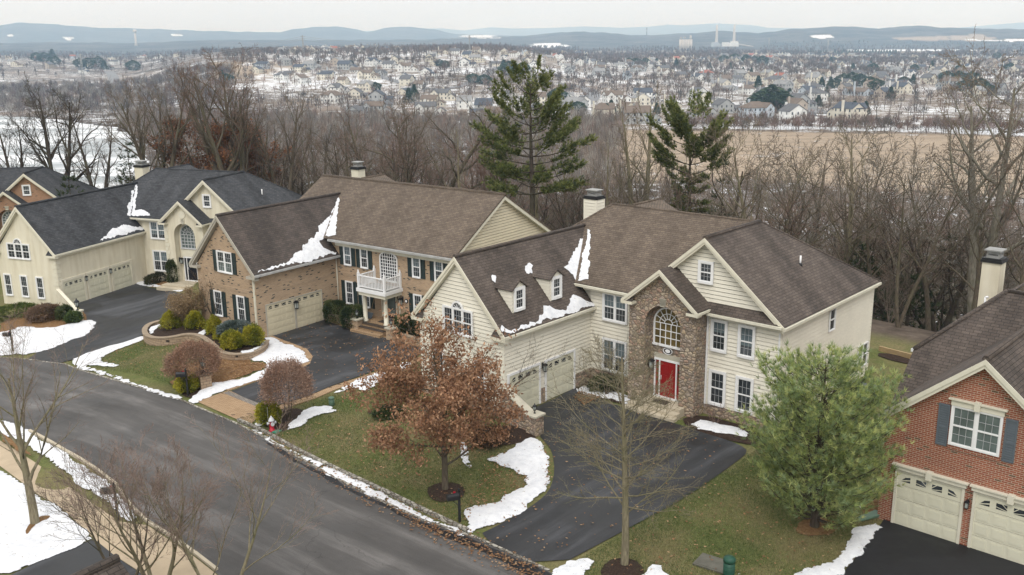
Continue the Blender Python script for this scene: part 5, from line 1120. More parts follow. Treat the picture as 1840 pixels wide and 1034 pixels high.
tree_object('ornamental_tree', 48, 3.9, .06, TP(levels=3, n=(8, 7, 6), lr=(.6, .5, .42), t0=(.25, .2, .15), ang=(32, 35, 40), up=(.02, .08, .05, 0), wob=(.06, .1, .14, .15), seg=(6, 5, 4, 2), rr=(.5, .5, .5)), ('bark', 'twig_tan'), 2, loc=g, parent_label='tan multi-stemmed bare tree against the tan brick garage wing', cat='tree', forks=(5, 22))
g = G(338, 592); T, br = tree_object('ornamental_shrub', 49, 2.5, .03, TP(levels=2, n=(9, 7), lr=(.5, .45), t0=(.15, .1), ang=(35, 40), up=(.03, .05, 0, 0), wob=(.08, .12, .15, .15), seg=(5, 4, 3, 2), rr=(.5, .5, .5)), ('twig_tan', 'twig_tan'), 2, loc=g, parent_label='fuzzy tan shrub left of the tan brick garage wing', cat='shrub', forks=(9, 26))
rng = np.random.RandomState(9); V, c = leaf_soup(rng, tips(br, 1), .06, [(.33, .24, .14), (.25, .18, .11)], .2, .12, 8); tris('seed_heads', V, M['leaf'], T, c, nper=4)

# clipped and rounded shrubs -------------------------------------------------------
def shrub(name, g, rx, ry, rz, n, size, cols, label, seed, core=(.03, .03, .012), cat='shrub', group=None, mat='leaf', elong=1.4, fuzz=.06, flat=0.0, zc=None, trunk=None, shape='ball', vbias=.0):
    rng = np.random.RandomState(seed); H = empty(name, g, rng.uniform(0, 6), label, cat, group); zc = rz * .85 if zc is None else zc
    d = rng.normal(size=(n, 3)); d /= np.linalg.norm(d, axis=1)[:, None]; d[:, 2] = np.where(d[:, 2] < -.55, -d[:, 2], d[:, 2])
    lump_ = 1 + .15 * np.sin(d[:, 0] * 5 + seed) * np.cos(d[:, 1] * 6 + seed * 2) + .05 * np.sin(d[:, 2] * 11 + seed)
    rr = (1 - np.abs(rng.normal(size=n)) * .14 + (rng.uniform(size=n) > .93) * rng.uniform(0, .2, n)) * lump_; p = d * rr[:, None]
    if shape == 'box': p = np.sign(p) * np.abs(p) ** .72
    if shape == 'cone': w_ = 1 - .42 * np.clip(p[:, 2], -1, 1); p[:, 0] *= w_; p[:, 1] *= w_
    p = p * (rx, ry, rz) + (0, 0, zc) + rng.normal(size=(n, 3)) * fuzz * .5
    a = d * .8 + rng.normal(size=(n, 3)) * .6 + (0, 0, .25); a /= np.linalg.norm(a, axis=1)[:, None]; b = np.cross(a, rng.normal(size=(n, 3))); b /= np.linalg.norm(b, axis=1)[:, None]; s = size * rng.uniform(.6, 1.3, (n, 1))
    V = np.stack([p - b * s * .3, p + a * s * elong, p + b * s * .3], 1); cc = np.asarray(cols)
    blot = (np.sin(p[:, 0] * 7 / rx * .5 + seed) + np.cos(p[:, 1] * 9 / ry * .5 + seed * 3) + rng.normal(size=n) * .9); ci = np.clip(((blot + 2) / 4 * len(cols)).astype(int), 0, len(cols) - 1)
    tris('foliage', V, M[mat], H, cc[ci] * rng.uniform(.75, 1.25, (n, 1)))
    m = MB()
    if trunk:
        for k in range(trunk[0]): t = 6.28 * k / trunk[0]; m.tube([(0.05 * math.cos(t), .05 * math.sin(t), -.1), (trunk[1] * .4 * math.cos(t), trunk[1] * .4 * math.sin(t), zc * .5), (trunk[1] * math.cos(t), trunk[1] * math.sin(t), zc)], (.04, .03, .015), 5)
        m.build('stem', M['bark'], H, uv=False)
    else:
        for k in range(9): t = k * 2.4; m.tube([(0, 0, -.05), (rx * .35 * math.cos(t), ry * .35 * math.sin(t), zc * .7), (rx * .75 * math.cos(t), ry * .75 * math.sin(t), zc + rz * .3 * math.sin(k))], (.03, .02, .008), 4)
        m.build('stem', M['bark_dark'], H, uv=False)
    return H
GOLD = [(.13, .145, .02), (.23, .23, .028), (.31, .29, .03), (.40, .36, .045)]
for i, (x, y, r, h, lb) in enumerate(((310, 600, .62, .66, 'golden conifer ball alone at the left end of the walled bed'), (352, 600, .62, .62, 'golden conifer ball second from the left in the walled bed'), (387, 610, .5, .62, 'golden conifer behind the blue spruce on its left'), (396, 621, .28, .45, 'smallest narrow golden conifer squeezed beside the blue spruce'), (418, 638, .6, .62, 'golden conifer ball in front of the blue spruce'), (456, 632, .62, .7, 'bright golden conifer ball at the right end of the walled bed'), (484, 762, .56, .62, 'golden conifer ball behind the red hydrant'), (337, 704, .62, .5, 'golden conifer ball behind the black mailbox'))):
    shrub('golden_conifer', G(x, y) + Vector((0, 0, .35 if i < 6 else 0)), r, r, h, 5200, .085, GOLD, lb, 70 + i, group=None, shape='cone' if i in (0, 1, 2, 3) else 'ball')
shrub('blue_spruce', G(424, 626) + Vector((0, 0, .35)), .95, .95, .36, 6500, .10, [(.05, .068, .06), (.09, .115, .105), (.13, .16, .15), (.17, .20, .195)], 'flat-topped blue dwarf spruce among the golden conifers', 80, zc=.95, shape='ball', trunk=(3, .3))
GRN = [(.025, .04, .018), (.045, .065, .025), (.07, .09, .035), (.12, .14, .06)]
shrub('boxwood_hedge', G(604, 578), 1.0, .75, .75, 7000, .075, GRN, 'dark green clipped shrub next to the tan garage doors', 81, shape='box')
shrub('boxwood_hedge', G(636, 586), 1.15, .85, .72, 7500, .075, GRN, 'dark green clipped shrub left of the porch columns', 82, shape='box')
shrub('boxwood_hedge', G(733, 603), 1.0, .85, .72, 7500, .075, GRN, 'dark green clipped shrub right of the porch steps', 83, shape='box')
shrub('evergreen_shrub', G(1085, 702), .85, .6, .42, 3500, .11, GRN, 'low dark evergreen shrub in the bed beside the stone bay', 84)
shrub('columnar_yew', G(312, 512), .42, .42, 1.15, 5000, .09, GRN, 'tall dark columnar yew beside the stucco house entrance', 85, shape='box')
shrub('evergreen_shrub', G(283, 508), 1.3, .55, .42, 3500, .09, [(.03, .035, .02), (.05, .05, .028), (.07, .075, .035)], 'low dark hedge below the stucco house windows', 86, shape='box')
shrub('evergreen_shrub', G(22, 572), 1.9, .8, .5, 4500, .10, [(.06, .085, .02), (.09, .12, .03), (.13, .16, .04)], 'bright green low hedge under the three stucco house windows', 87, shape='box')
shrub('brown_mound_shrub', G(80, 576), 1.25, 1.0, .62, 6500, .10, [(.13, .085, .055), (.18, .12, .08), (.22, .15, .105)], 'rounded brown twiggy mound between green hedge and garage wall', 88)
shrub('evergreen_shrub', G(118, 574), .8, .7, .55, 4200, .10, GRN, 'dark green shrub beside the white sloping wall by the stucco house', 89)
shrub('evergreen_shrub', G(133, 581), .6, .6, .45, 3200, .10, [(.04, .06, .02), (.07, .10, .03), (.10, .14, .045)], 'small green shrub at the foot of the white wall pillar', 90)
BR = [(.24, .145, .10), (.31, .19, .13), (.38, .235, .165), (.27, .18, .13)]
shrub('japanese_maple', G(352, 690), 1.55, 1.4, 1.05, 16000, .075, BR, 'round weeping maple with brown leaves and snow beneath it by the lamp pillar', 91, zc=1.25, trunk=(4, .8), fuzz=.16)
shrub('round_burning_bush', G(519, 757), 1.22, 1.22, 1.15, 15000, .07, [(.27, .175, .13), (.34, .22, .165), (.42, .29, .225), (.30, .21, .165)], 'tall round brown shrub by the driveway apron', 92, zc=1.9, trunk=(5, .5), fuzz=.2)
shrub('evergreen_shrub', G(700, 748), .85, .6, .28, 2400, .10, GRN, 'low creeping evergreen under the oak leaves', 93)
shrub('evergreen_shrub', G(880, 795), 1.0, .8, .3, 2500, .10, [(.05, .04, .03), (.10, .06, .035)], 'low dark shrub strewn with oak leaves beside the snow', 94)

# white pine in the foreground --------------------------------------------------------
def needle_tufts(rng, P, D, n_each, length, width, cols, cw):
    N = len(P); P = np.repeat(P, n_each, 0); D = np.repeat(D, n_each, 0); cc = np.repeat(np.asarray(cols)[rng.randint(0, len(cols), N)] * rng.uniform(.8, 1.2, (N, 1)), n_each, 0)
    d = D + rng.normal(size=D.shape) * .5; d /= np.linalg.norm(d, axis=1)[:, None]; b = np.cross(d, rng.normal(size=D.shape)); b /= np.linalg.norm(b, axis=1)[:, None]
    L = length * rng.uniform(.7, 1.2, (len(P), 1)); V = np.stack([P - b * width, P + b * width, P + d * L], 1); return V, cc * rng.uniform(.9, 1.1, (len(P), 1))
def pine(name, g, h, r, seed, spread, label, z0=.8, whorls=18, per=6, tuft=9, tl=.16, tw=.012, cols=None, density=1.0, prof_=None, bark_='bark', rise=.28, sub=9, gaps=None, qmin=.22):
    rng = np.random.RandomState(seed); H = empty(name, g, 0, label, 'tree'); m = MB(); P = []; D = []
    m.tube([(0, 0, -.2), (r * .4, 0, h * .35), (0, r * .3, h * .7), (0, 0, h)], (r, r * .75, r * .4, .02), 9, cap=False); m.build('trunk', M[bark_], H, uv=False); m = MB()
    for wv in range(whorls):
        t = (wv + .5) / whorls; z = z0 + (h - z0) * t; R = spread * (prof_(t) if prof_ else (1 - t) ** .6)
        for k in range(per):
            if gaps and rng.uniform() < gaps: continue
            az = 6.28 * (k + rng.uniform(-.35, .35)) / per + wv * 1.3; L = R * rng.uniform(.72, 1.1); n = 7; p = np.array([0, 0, z]); d = np.array([math.cos(az), math.sin(az), rng.uniform(-.1, .15)]); pts = [p]
            for i in range(n): d = d + np.array([0, 0, (rise if not callable(rise) else rise(t)) / n * 2.2]) + rng.normal(size=3) * .05; d /= np.linalg.norm(d); p = p + d * L / n; pts.append(p)
            m.tube(pts, np.linspace(r * .22 * (1 - .5 * t), .008, n + 1), 4, cap=False)
            for j in range(int(sub * max(.5, L / 2) * density)):
                q = rng.uniform(qmin, 1.0); i = min(int(q * n), n - 1); b0 = pts[i] + (pts[i + 1] - pts[i]) * (q * n - i); dd = (pts[i + 1] - pts[i]); dd /= np.linalg.norm(dd)
                sd = np.cross(dd, (0, 0, 1)) * (1 if j % 2 else -1); e = dd * .7 + sd * rng.uniform(.3, .9) + np.array([0, 0, rng.uniform(-.15, .55)]); e /= np.linalg.norm(e); l = L * .28 * (1.15 - q * .7) + .12
                k3 = max(2, int(l / .13 / (1 if tl < .2 else 2)))
                for s in range(k3): P.append(b0 + e * l * (s + 1) / k3 + rng.normal(size=3) * .05); ee = e + np.array([0, 0, .35 if s == k3 - 1 else .05]); D.append(ee)
    m.build('branches', M[bark_], H, uv=False); P = np.array(P); D = np.array(D); print(name, 'tufts', len(P))
    V, c = needle_tufts(rng, P, D, tuft, tl, tw, cols, None); tris('needles', V, M['needle'], H, c); return H
PC = [(.29, .35, .12), (.37, .42, .15), (.23, .30, .13), (.46, .49, .20), (.30, .38, .20), (.17, .22, .09)]
pine('white_pine', G(1463, 948), 6.6, .19, 101, 3.55, 'bushy young white pine between the cream house and red brick house', .3, 20, 8, 16, .25, .009, PC, 1.25, lambda t: float(np.interp(t, [0, .1, .3, .5, .7, .85, 1], [.62, .85, 1, .97, .78, .56, .25])), 'bark_dark', .5, 12)
# ------------------------------------------------------------------ street and garden things
def wallstrip(name, pts, w_, h0, h1, mat, capmat=None, label=None, cat='wall', dz=-.2, closed=False, capname='coping'):
    """garden wall along world points with its own coping"""
    H = empty(name, (pts[0][0], pts[0][1], pts[0][2]), 0, label, cat); o0 = Vector(pts[0]); P = [Vector(p) - o0 for p in pts]; out = []
    for a, b in zip(P[:-1], P[1:]):
        k = max(1, int((b - a).length / .4)); out += [a.lerp(b, i / k) for i in range(k)]
    out.append(P[-1]); n = len(out); m = MB(); c = MB(); arc = 0
    for i in range(n - 1):
        a, b = out[i], out[i + 1]; da = (out[min(i + 1, n - 1)] - out[max(i - 1, 0)]); db = (out[min(i + 2, n - 1)] - out[i]); na = Vector((-da.y, da.x, 0)).normalized() * w_ / 2; nb = Vector((-db.y, db.x, 0)).normalized() * w_ / 2
        ha = h0 + (h1 - h0) * i / (n - 1); hb = h0 + (h1 - h0) * (i + 1) / (n - 1)
        m.hexa([a - na + Vector((0, 0, dz)), b - nb + Vector((0, 0, dz)), b + nb + Vector((0, 0, dz)), a + na + Vector((0, 0, dz)), a - na + Vector((0, 0, ha)), b - nb + Vector((0, 0, hb)), b + nb + Vector((0, 0, hb)), a + na + Vector((0, 0, ha))])
        if capmat: k = 1.35; c.hexa([a - na * k + Vector((0, 0, ha)), b - nb * k + Vector((0, 0, hb)), b + nb * k + Vector((0, 0, hb)), a + na * k + Vector((0, 0, ha)), a - na * k + Vector((0, 0, ha + .06)), b - nb * k + Vector((0, 0, hb + .06)), b + nb * k + Vector((0, 0, hb + .06)), a + na * k + Vector((0, 0, ha + .06))])
    m.build('wall_body', M[mat], H)
    if capmat: c.build(capname, M[capmat], H, uv=False)
    return H
def gp(L, dz=0): return [G(*p) + Vector((0, 0, dz)) for p in L]
wl = gp([(300, 589), (280, 592), (266, 598), (260, 607), (265, 617), (282, 621), (310, 619), (338, 612), (362, 615), (382, 629), (398, 645), (420, 649), (445, 647), (465, 640), (477, 630), (480, 621)])
# smooth the curve
def chaikin(P, it=2):
    for _ in range(it):
        Q = [P[0]]
        for a, b in zip(P[:-1], P[1:]): Q += [a.lerp(b, .25), a.lerp(b, .75)]
        P = Q + [P[-1]]
    return P
wl = chaikin(wl); wallstrip('retaining_wall', wl, .26, .55, .32, 'paver_wall', 'coping', 'curving block retaining wall round the bed of golden conifers')
sheet('planting_bed', [(p.x, p.y) for p in wl] + W([(470, 612), (430, 600), (385, 588), (340, 580)]), .36, M['mulch'], .5, .05, .03, 77)
sheet('snow_patch', rough_edge([(p.x, p.y) for p in [w_ for w_ in gp([(268, 604), (272, 598), (285, 594), (297, 591), (298, 595), (285, 599), (278, 605), (280, 610), (272, 611)])]], .2, .03, 8), .42, M['snow'], .2, .05, .01, 8, kind='stuff')
sheet('snow_patch', rough_edge([(p.x, p.y) for p in gp([(352, 612), (372, 600), (376, 606), (362, 617)])], .2, .04, 9), .42, M['snow'], .2, .05, .01, 9, kind='stuff')
sheet('snow_patch', rough_edge([(p.x, p.y) for p in gp([(434, 648), (455, 645), (473, 634), (478, 625), (474, 625), (466, 634), (450, 641), (434, 643)])], .2, .03, 10), .44, M['snow'], .2, .05, .01, 10, kind='stuff')
wallstrip('garden_wall', chaikin(gp([(584, 574), (605, 577), (622, 584), (636, 592)]), 1), .22, .34, .34, 'paver_wall', 'coping', 'low curved block wall left of the porch steps', dz=-.1)
wallstrip('garden_wall', chaikin(gp([(709, 604), (728, 612), (758, 621)]), 1), .22, .34, .34, 'paver_wall', 'coping', 'low block wall right of the porch steps', dz=-.1)
def lantern_pillar(g, w_, h, mat, label, rz=.6, capm='cap', lamp=.62, snowtop=False):
    H = empty('lamp_pillar', g, rz, label, 'pillar'); m = MB(); a = w_ / 2; m.box(-a, a, -a, a, -.2, h); m.build('pillar_body', M[mat], H); c = MB(); b = a + .07; c.box(-b, b, -b, b, h, h + .09); c.build('pillar_cap', M[capm], H, uv=False)
    z = h + .09; l = MB(); s = lamp / .6; l.lathe((0, 0, z), [(.07 * s, 0), (.07 * s, .03 * s), (.025 * s, .06 * s), (.025 * s, .16 * s), (.09 * s, .18 * s), (.09 * s, .2 * s)], 10)
    for k in range(6): t = k * math.pi / 3; x0, y0 = .075 * s * math.cos(t), .075 * s * math.sin(t); x1, y1 = .115 * s * math.cos(t), .115 * s * math.sin(t); l.tube([(x0, y0, z + .2 * s), (x1, y1, z + .42 * s)], .009 * s, 4)
    l.lathe((0, 0, z + .42 * s), [(.13 * s, 0), (.13 * s, .02 * s), (.05 * s, .11 * s), (.03 * s, .13 * s), (.03 * s, .16 * s), (.005, .2 * s)], 10); L = l.build('lantern', M['black'], H, uv=False)
    q = MB(); q.lathe((0, 0, z + .2 * s), [(.065 * s, 0), (.105 * s, .215 * s)], 6); q.build('lantern_glass', M['lampglass'], L, uv=False); return H
lantern_pillar(G(369, 698), .6, .85, 'paver_wall', 'block pillar with black lantern beside the mailbox and the paver apron', capm='paver_wall', lamp=.9)
lantern_pillar(G(643, 594), .5, .75, 'brick_tan', 'brick pillar with snowy cap left of the porch steps', -.64, lamp=.6); lantern_pillar(G(704, 610), .5, .72, 'brick_tan', 'brick pillar with black lantern right of the porch steps', -.64, lamp=.6)
g = G(961, 779); lantern_pillar(g, .62, .95, 'stone', 'fieldstone pillar with black lantern at the end of the sloping wall', -.73, lamp=.5)
x, y = loc2w(O3, 42, .1, -7.35); w0 = Vector((x, y, 0)); wallstrip('stone_wall', [w0, Vector((g.x, g.y, 0))], .36, 1.75, .85, 'stone', 'cap', 'sloping fieldstone wall from the garage corner to the lantern pillar', cat='wall')
g = G(142, 577); lantern_pillar(g, .45, .75, 'stucco', 'cream stucco pillar with black lantern by the left driveway', -.37, capm='trim', lamp=.9)
x, y = loc2w(O1, 21, .1, -9.95); wallstrip('stucco_wall', [Vector((x, y, g.z)), Vector((g.x, g.y, g.z))], .2, 1.6, .75, 'stucco', 'trim', 'sloping cream wall with white coping from the stucco garage to its pillar')
def mailbox(g, rz, label, h=1.1, s=1.0):
    H = empty('mailbox', g, rz, label, 'mailbox'); p = MB(); p.box(-.045, .045, -.045, .045, -.1, h + .28 * s); p.lathe((0, 0, h + .28 * s), [(.065, 0), (.03, .03), (.045, .07), (.01, .13)], 8); p.box(-.3, .05, -.02, .02, h - .06, h - .02); p.tube([(-.25, 0, h - .05), (-.03, 0, h - .32)], .015, 5); p.build('post', M['black'], H, uv=False)
    b = MB(); n = 10; L0, L1 = -.42 * s, -.02; w_ = .1 * s; z0 = h; P = [(-w_, z0), (w_, z0)] + [(w_ * math.cos(math.pi * i / n), z0 + .11 * s + w_ * math.sin(math.pi * i / n)) for i in range(n + 1)]
    for i in range(len(P)): (ya, za), (yb, zb_) = P[i - 1], P[i]; b.quad((L0, ya, za), (L1, ya, za), (L1, yb, zb_), (L0, yb, zb_))
    b.poly(*[(L0, a, c) for a, c in P][::-1]); b.poly(*[(L1, a, c) for a, c in P]); B = b.build('mailbox_body', M['black'], H, uv=False)
    f = MB(); f.box(-.2, -.17, w_, w_ + .012, z0 + .08, z0 + .2); f.box(-.2, -.1, w_, w_ + .012, z0 + .2, z0 + .26); f.build('flag', M['red'], B, uv=False); d = MB(); d.box(L0 - .012, L0, -w_ * .9, w_ * .9, z0 + .01, z0 + .19 * s); d.build('mailbox_door', M['metalgrey'] if False else M['black'], B, uv=False); return H
mailbox(G(826, 937), math.radians(200) - math.pi, 'black mailbox on a post by the kerb near the oak', 1.0, 1.15)
mailbox(G(338, 712), math.radians(190) - math.pi, 'black mailbox with finial next to the block lamp pillar', 1.15, 1.2)
mailbox(G(24, 634), math.radians(185) - math.pi, 'dark mailbox standing in the snow at the far left', 1.2, 1.15)
mailbox(G(212, 932), math.radians(10), 'black mailbox on the snowy verge across the street', 1.15, 1.2)
def hydrant(g):
    H = empty('fire_hydrant', g, .5, 'red fire hydrant with silver top beside a golden conifer', 'hydrant'); b = MB(); b.lathe((0, 0, 0), [(.16, -.05), (.16, .04), (.11, .06), (.11, .48), (.13, .5)], 16); b.build('hydrant_body', M['red'], H, uv=False)
    b = MB(); b.lathe((0, 0, .5), [(.15, 0), (.15, .05), (.125, .07), (.10, .16), (.04, .2), (.035, .26), (.01, .27)], 16); b.build('bonnet', M['silver'], H, uv=False)
    for a, r in ((0, .075), (math.pi, .075), (math.pi * 1.5, .095)):
        n = MB(); dx, dy = math.cos(a), math.sin(a); n.tube([(dx * .09, dy * .09, .4), (dx * .19, dy * .19, .4)], r * .7, 12); n.tube([(dx * .18, dy * .18, .4), (dx * .22, dy * .22, .4)], r, 12); n.build('outlet_cap', M['silver'], H, uv=False)
    b = MB(); b.tube([(-.14, .05, .0), (-.14, .05, 1.25)], .008, 5); b.build('marker_rod', M['metalgrey'], H, uv=False)
hydrant(G(489, 774))
m = MB(); m.hexa([(-.3, -.14, 0), (.3, -.14, 0), (.3, .14, 0), (-.3, .14, 0), (-.28, -.12, .06), (.28, -.12, .02), (.28, .12, .02), (-.28, .12, .06)]); o = m.build('splash_block', M['green_teal'], None, uv=False, loc=G(500, 775)); o.rotation_euler = (0, 0, 1.0); tag(o, 'flat teal plastic block lying beside the hydrant', 'splash block')
def pedestal(g, r, h, mat, label):
    H = empty('utility_pedestal', g, 0, label, 'utility box'); m = MB(); m.lathe((0, 0, -.05), [(r, 0), (r, h * .8)], 14); m.build('pedestal_body', M[mat], H, uv=False); m = MB(); m.lathe((0, 0, h * .8 - .05), [(r * 1.08, 0), (r * 1.08, h * .12), (r * .8, h * .19), (.01, h * .22)], 14); m.build('pedestal_lid', M[mat], H, uv=False)
    m = MB()
    for k in range(4): m.lathe((0, 0, h * (.15 + .15 * k)), [(r * 1.03, 0), (r * 1.03, .02)], 14)
    m.build('rib', M[mat], H, uv=False)
pedestal(G(596, 728), .15, .5, 'green_plastic', 'pale green utility pedestal on the lawn by the round brown shrub'); pedestal(G(1309, 1042), .2, .95, 'green_dark', 'dark green utility post at the bottom edge')
m = MB(); m.box(-.62, .62, -.45, .45, -.02, .05); m.box(-.55, .55, -.38, .38, .05, .06); o = m.build('utility_cover', plain('weathered_concrete_cover', (.12, .115, .095), .9, .2), None, uv=False, loc=G(1282, 1014)); o.rotation_euler = (0, 0, math.radians(-35)); tag(o, 'flat grey utility cover lying in the grass by the dark green post', 'cover')
m = MB(); m.hexa([(-.5, -.16, 0), (.5, -.16, 0), (.5, .16, 0), (-.5, .16, 0), (-.46, -.2, .16), (.5, -.12, .06), (.5, .12, .06), (-.46, .2, .16)]); o = m.build('downspout_extension', M['green_plastic'], None, uv=False, loc=G(1562, 930)); o.rotation_euler = (0, 0, math.radians(200)); tag(o, 'green plastic downspout trough at the red brick corner', 'drain')
# snow shovel on the porch, doormats, wall edging
x, y = loc2w(O2, 37, 3.55, -.42); H = empty('snow_shovel', (x, y, .5), math.radians(-37), 'snow shovel leaning on the porch wall behind the left column', 'shovel'); m = MB(); m.hexa([(-.24, -.3, 0), (.24, -.3, 0), (.24, -.05, .34), (-.24, -.05, .34), (-.24, -.33, .02), (.24, -.33, .02), (.24, -.08, .37), (-.24, -.08, .37)]); m.build('blade', M['shutter_grey'], H, uv=False); m = MB(); m.tube([(0, -.1, .3), (.02, .34, 1.35)], .016, 6); m.tube([(-.07, .34, 1.36), (.11, .34, 1.36)], .014, 6); m.build('handle', M['wood'], H, uv=False)
for O, az, a, b, z, lb in ((O3, 42, 5.4, -1.15, .425, 'dark doormat before the red front door'), (O2, 37, 5.05, -.7, .505, 'dark doormat before the black porch door')):
    x, y = loc2w(O, az, a, b); m = MB(); m.box(-.42, .42, -.27, .27, 0, .015); m.box(-.4, .4, -.25, .25, .015, .02); o = m.build('doormat', M['mat'], None, uv=False, loc=(x, y, z)); o.rotation_euler = (0, 0, -math.radians(az)); tag(o, lb, 'doormat')
x, y = loc2w(O1, 21, 5.3, -2.6); st = MB(); st.box(-1.6, 1.6, -.6, .5, -.1, .16); st.box(-1.4, 1.4, -.2, .5, .16, .3); o = st.build('entrance_landing', M['concrete'], None, uv=False, loc=(x, y, gzf(x, y) + .0)); o.rotation_euler = (0, 0, -math.radians(21)); tag(o, 'pale stone landing below the stucco entrance arch', 'steps')
a, b = G(1580, 630), G(1662, 651); m = MB(); m.beam((0, 0, .06), b - a + Vector((0, 0, .06)), .15, .16); m.beam((0, 0, .215), b - a + Vector((0, 0, .215)), .14, .13); o = m.build('timber_edging', M['wood'], None, uv=False, loc=a); tag(o, 'yellow timber edging behind the dark mulch bed by the woods', 'edging')
m = MB(); m.slab([(-.5, -.35, .75), (.5, -.35, .75), (.5, .05, .98), (-.5, .05, .98)], .05); m.box(-.45, .45, -.3, .3, 0, .7); o = m.build('cellar_hatch', M['shutter_grey'], None, uv=False, loc=G(1556, 722)); tag(o, 'small dark hatch with snow on it behind the young pine', 'hatch'); o.rotation_euler = (0, 0, math.radians(-43))

# scattered leaves and grass blades --------------------------------------------------
def scatter_poly(P, n, rng):
    P = np.array(P); x = rng.uniform(P[:, 0].min(), P[:, 0].max(), n * 3); y = rng.uniform(P[:, 1].min(), P[:, 1].max(), n * 3); k = inpoly(x, y, P); return x[k][:n], y[k][:n]
rng = np.random.RandomState(55); LX, LY = [], []
for pp, n in (([(690, 740), (900, 760), (960, 800), (940, 880), (820, 940), (640, 860), (600, 760)], 420), ([(440, 765), (840, 950), (1000, 1034), (960, 1060), (800, 990), (440, 790)], 1500), ([(690, 905), (763, 940), (853, 975), (985, 1032), (960, 1050), (850, 995), (750, 950)], 1300), ([(830, 940), (990, 870), (990, 800), (880, 820)], 420), ([(970, 760), (1040, 705), (1200, 760), (1320, 800), (1240, 880), (1000, 1000), (870, 970)], 330), ([(1040, 705), (1080, 715), (1050, 730), (1030, 715)], 420),
              ([(1140, 950), (1330, 830), (1560, 930), (1450, 1034), (1040, 1040)], 280), ([(480, 605), (580, 575), (750, 630), (600, 690), (540, 660)], 300), ([(160, 650), (330, 700), (480, 660), (480, 620), (260, 610)], 500), ([(320, 690), (400, 640), (480, 655), (420, 690), (330, 705)], 900), ([(0, 645), (160, 590), (150, 580), (0, 610)], 250), ([(480, 770), (700, 750), (820, 860), (640, 860)], 200)):
    x, y = scatter_poly(W(pp), n, rng); LX.append(x); LY.append(y)
x = np.concatenate(LX); y = np.concatenate(LY); n = len(x); z = gz(x, y) + .11 * 0 + .045 + rng.uniform(0, .03, n) ; th = rng.uniform(0, 6.28, n); s = rng.uniform(.035, .075, n); tx = rng.uniform(-.02, .02, (n, 4))
c0 = np.stack([x, y, z], 1); dx = np.stack([np.cos(th) * s, np.sin(th) * s, 0 * s], 1); dy = np.stack([-np.sin(th) * s * .6, np.cos(th) * s * .6, 0 * s], 1); V = np.stack([c0 - dx, c0 - dy, c0 + dx, c0 + dy], 1); V[:, :, 2] += tx + .02
cc = np.array([(.33, .19, .10), (.25, .13, .065), (.40, .26, .15), (.20, .11, .06)])[rng.randint(0, 4, n)] * rng.uniform(.8, 1.2, (n, 1)); tag(tris('fallen_leaves', V, M['leaf'], None, cc, nper=4), kind='stuff')
lawns = [([(425, 755), (480, 735), (600, 705), (760, 650), (770, 740), (900, 790), (960, 800), (945, 870), (838, 955)], 60000), ([(985, 1040), (1130, 950), (1330, 830), (1420, 760), (1560, 870), (1580, 935), (1500, 1034), (1400, 1100)], 60000), ([(120, 652), (263, 608), (330, 615), (400, 650), (330, 702)], 16000)]
GX, GY = zip(*[scatter_poly(W(pp), n, rng) for pp, n in lawns]); x = np.concatenate(GX); y = np.concatenate(GY); n = len(x)
z = gz(x, y); h = rng.uniform(.03, .075, n); th = rng.uniform(0, 6.28, n); ln = rng.uniform(-.04, .04, (n, 2)); b = np.stack([x, y, z], 1); w2 = np.stack([np.cos(th), np.sin(th), 0 * th], 1) * .011; tip = b + np.stack([ln[:, 0], ln[:, 1], h], 1)
pat = (lump(x, y, 2.3) + lump(x, y, .9, 2) + rng.normal(size=n) * .5)[:, None]; cc = np.where(pat > .35, (.27, .23, .12), np.where(pat > -.2, (.13, .145, .055), (.09, .125, .042))) * rng.uniform(.7, 1.35, (n, 1)); tag(tris('grass', np.stack([b - w2, b + w2, tip], 1), M['leaf'], None, cc), kind='stuff')
# ------------------------------------------------------------------ the row of tall trees behind the houses
def wood_params(kind):
    P = wood_params_(kind); P.rmin = .022; return P
def wood_params_(kind):
    if kind == 'broad': return TP(levels=4, n=(12, 8, 6, 5), lr=(.43, .50, .45, .42), t0=(.3, .2, .15, .1), ang=(46, 42, 44, 44), up=(.01, .07, .05, .03), wob=(.04, .10, .15, .2), seg=(9, 7, 5, 3, 2), azim=1, shape=lambda t: 1.25 * (1 - t) ** .45 + .25, rr=(.55, .5, .55), tip=.14)
    if kind == 'gnarl': return TP(levels=4, n=(11, 8, 6, 5), lr=(.44, .52, .45, .42), t0=(.3, .2, .15, .1), ang=(54, 48, 48, 48), up=(.01, .05, .05, .03), wob=(.055, .14, .2, .26), seg=(9, 8, 6, 3, 2), azim=1, shape=lambda t: 1.15 * (1 - t) ** .4 + .3, rr=(.58, .52, .55), tip=.16)
    if kind == 'slim': return TP(levels=4, n=(14, 7, 5, 5), lr=(.28, .5, .45, .42), t0=(.3, .2, .15, .1), ang=(34, 36, 40, 42), up=(.01, .08, .05, .03), wob=(.035, .1, .14, .2), seg=(9, 6, 4, 3, 2), azim=1, shape=lambda t: 1.1 * (1 - t) ** .5 + .35, rr=(.42, .5, .55), tip=.1)
    if kind == 'shrubby': return TP(levels=3, n=(10, 9, 7), lr=(.5, .5, .42), t0=(.15, .12, .1), ang=(28, 30, 34), up=(.02, .05, .04, .03), wob=(.05, .08, .12, .2), seg=(8, 6, 4, 2), rr=(.5, .55, .6), tip=.12)
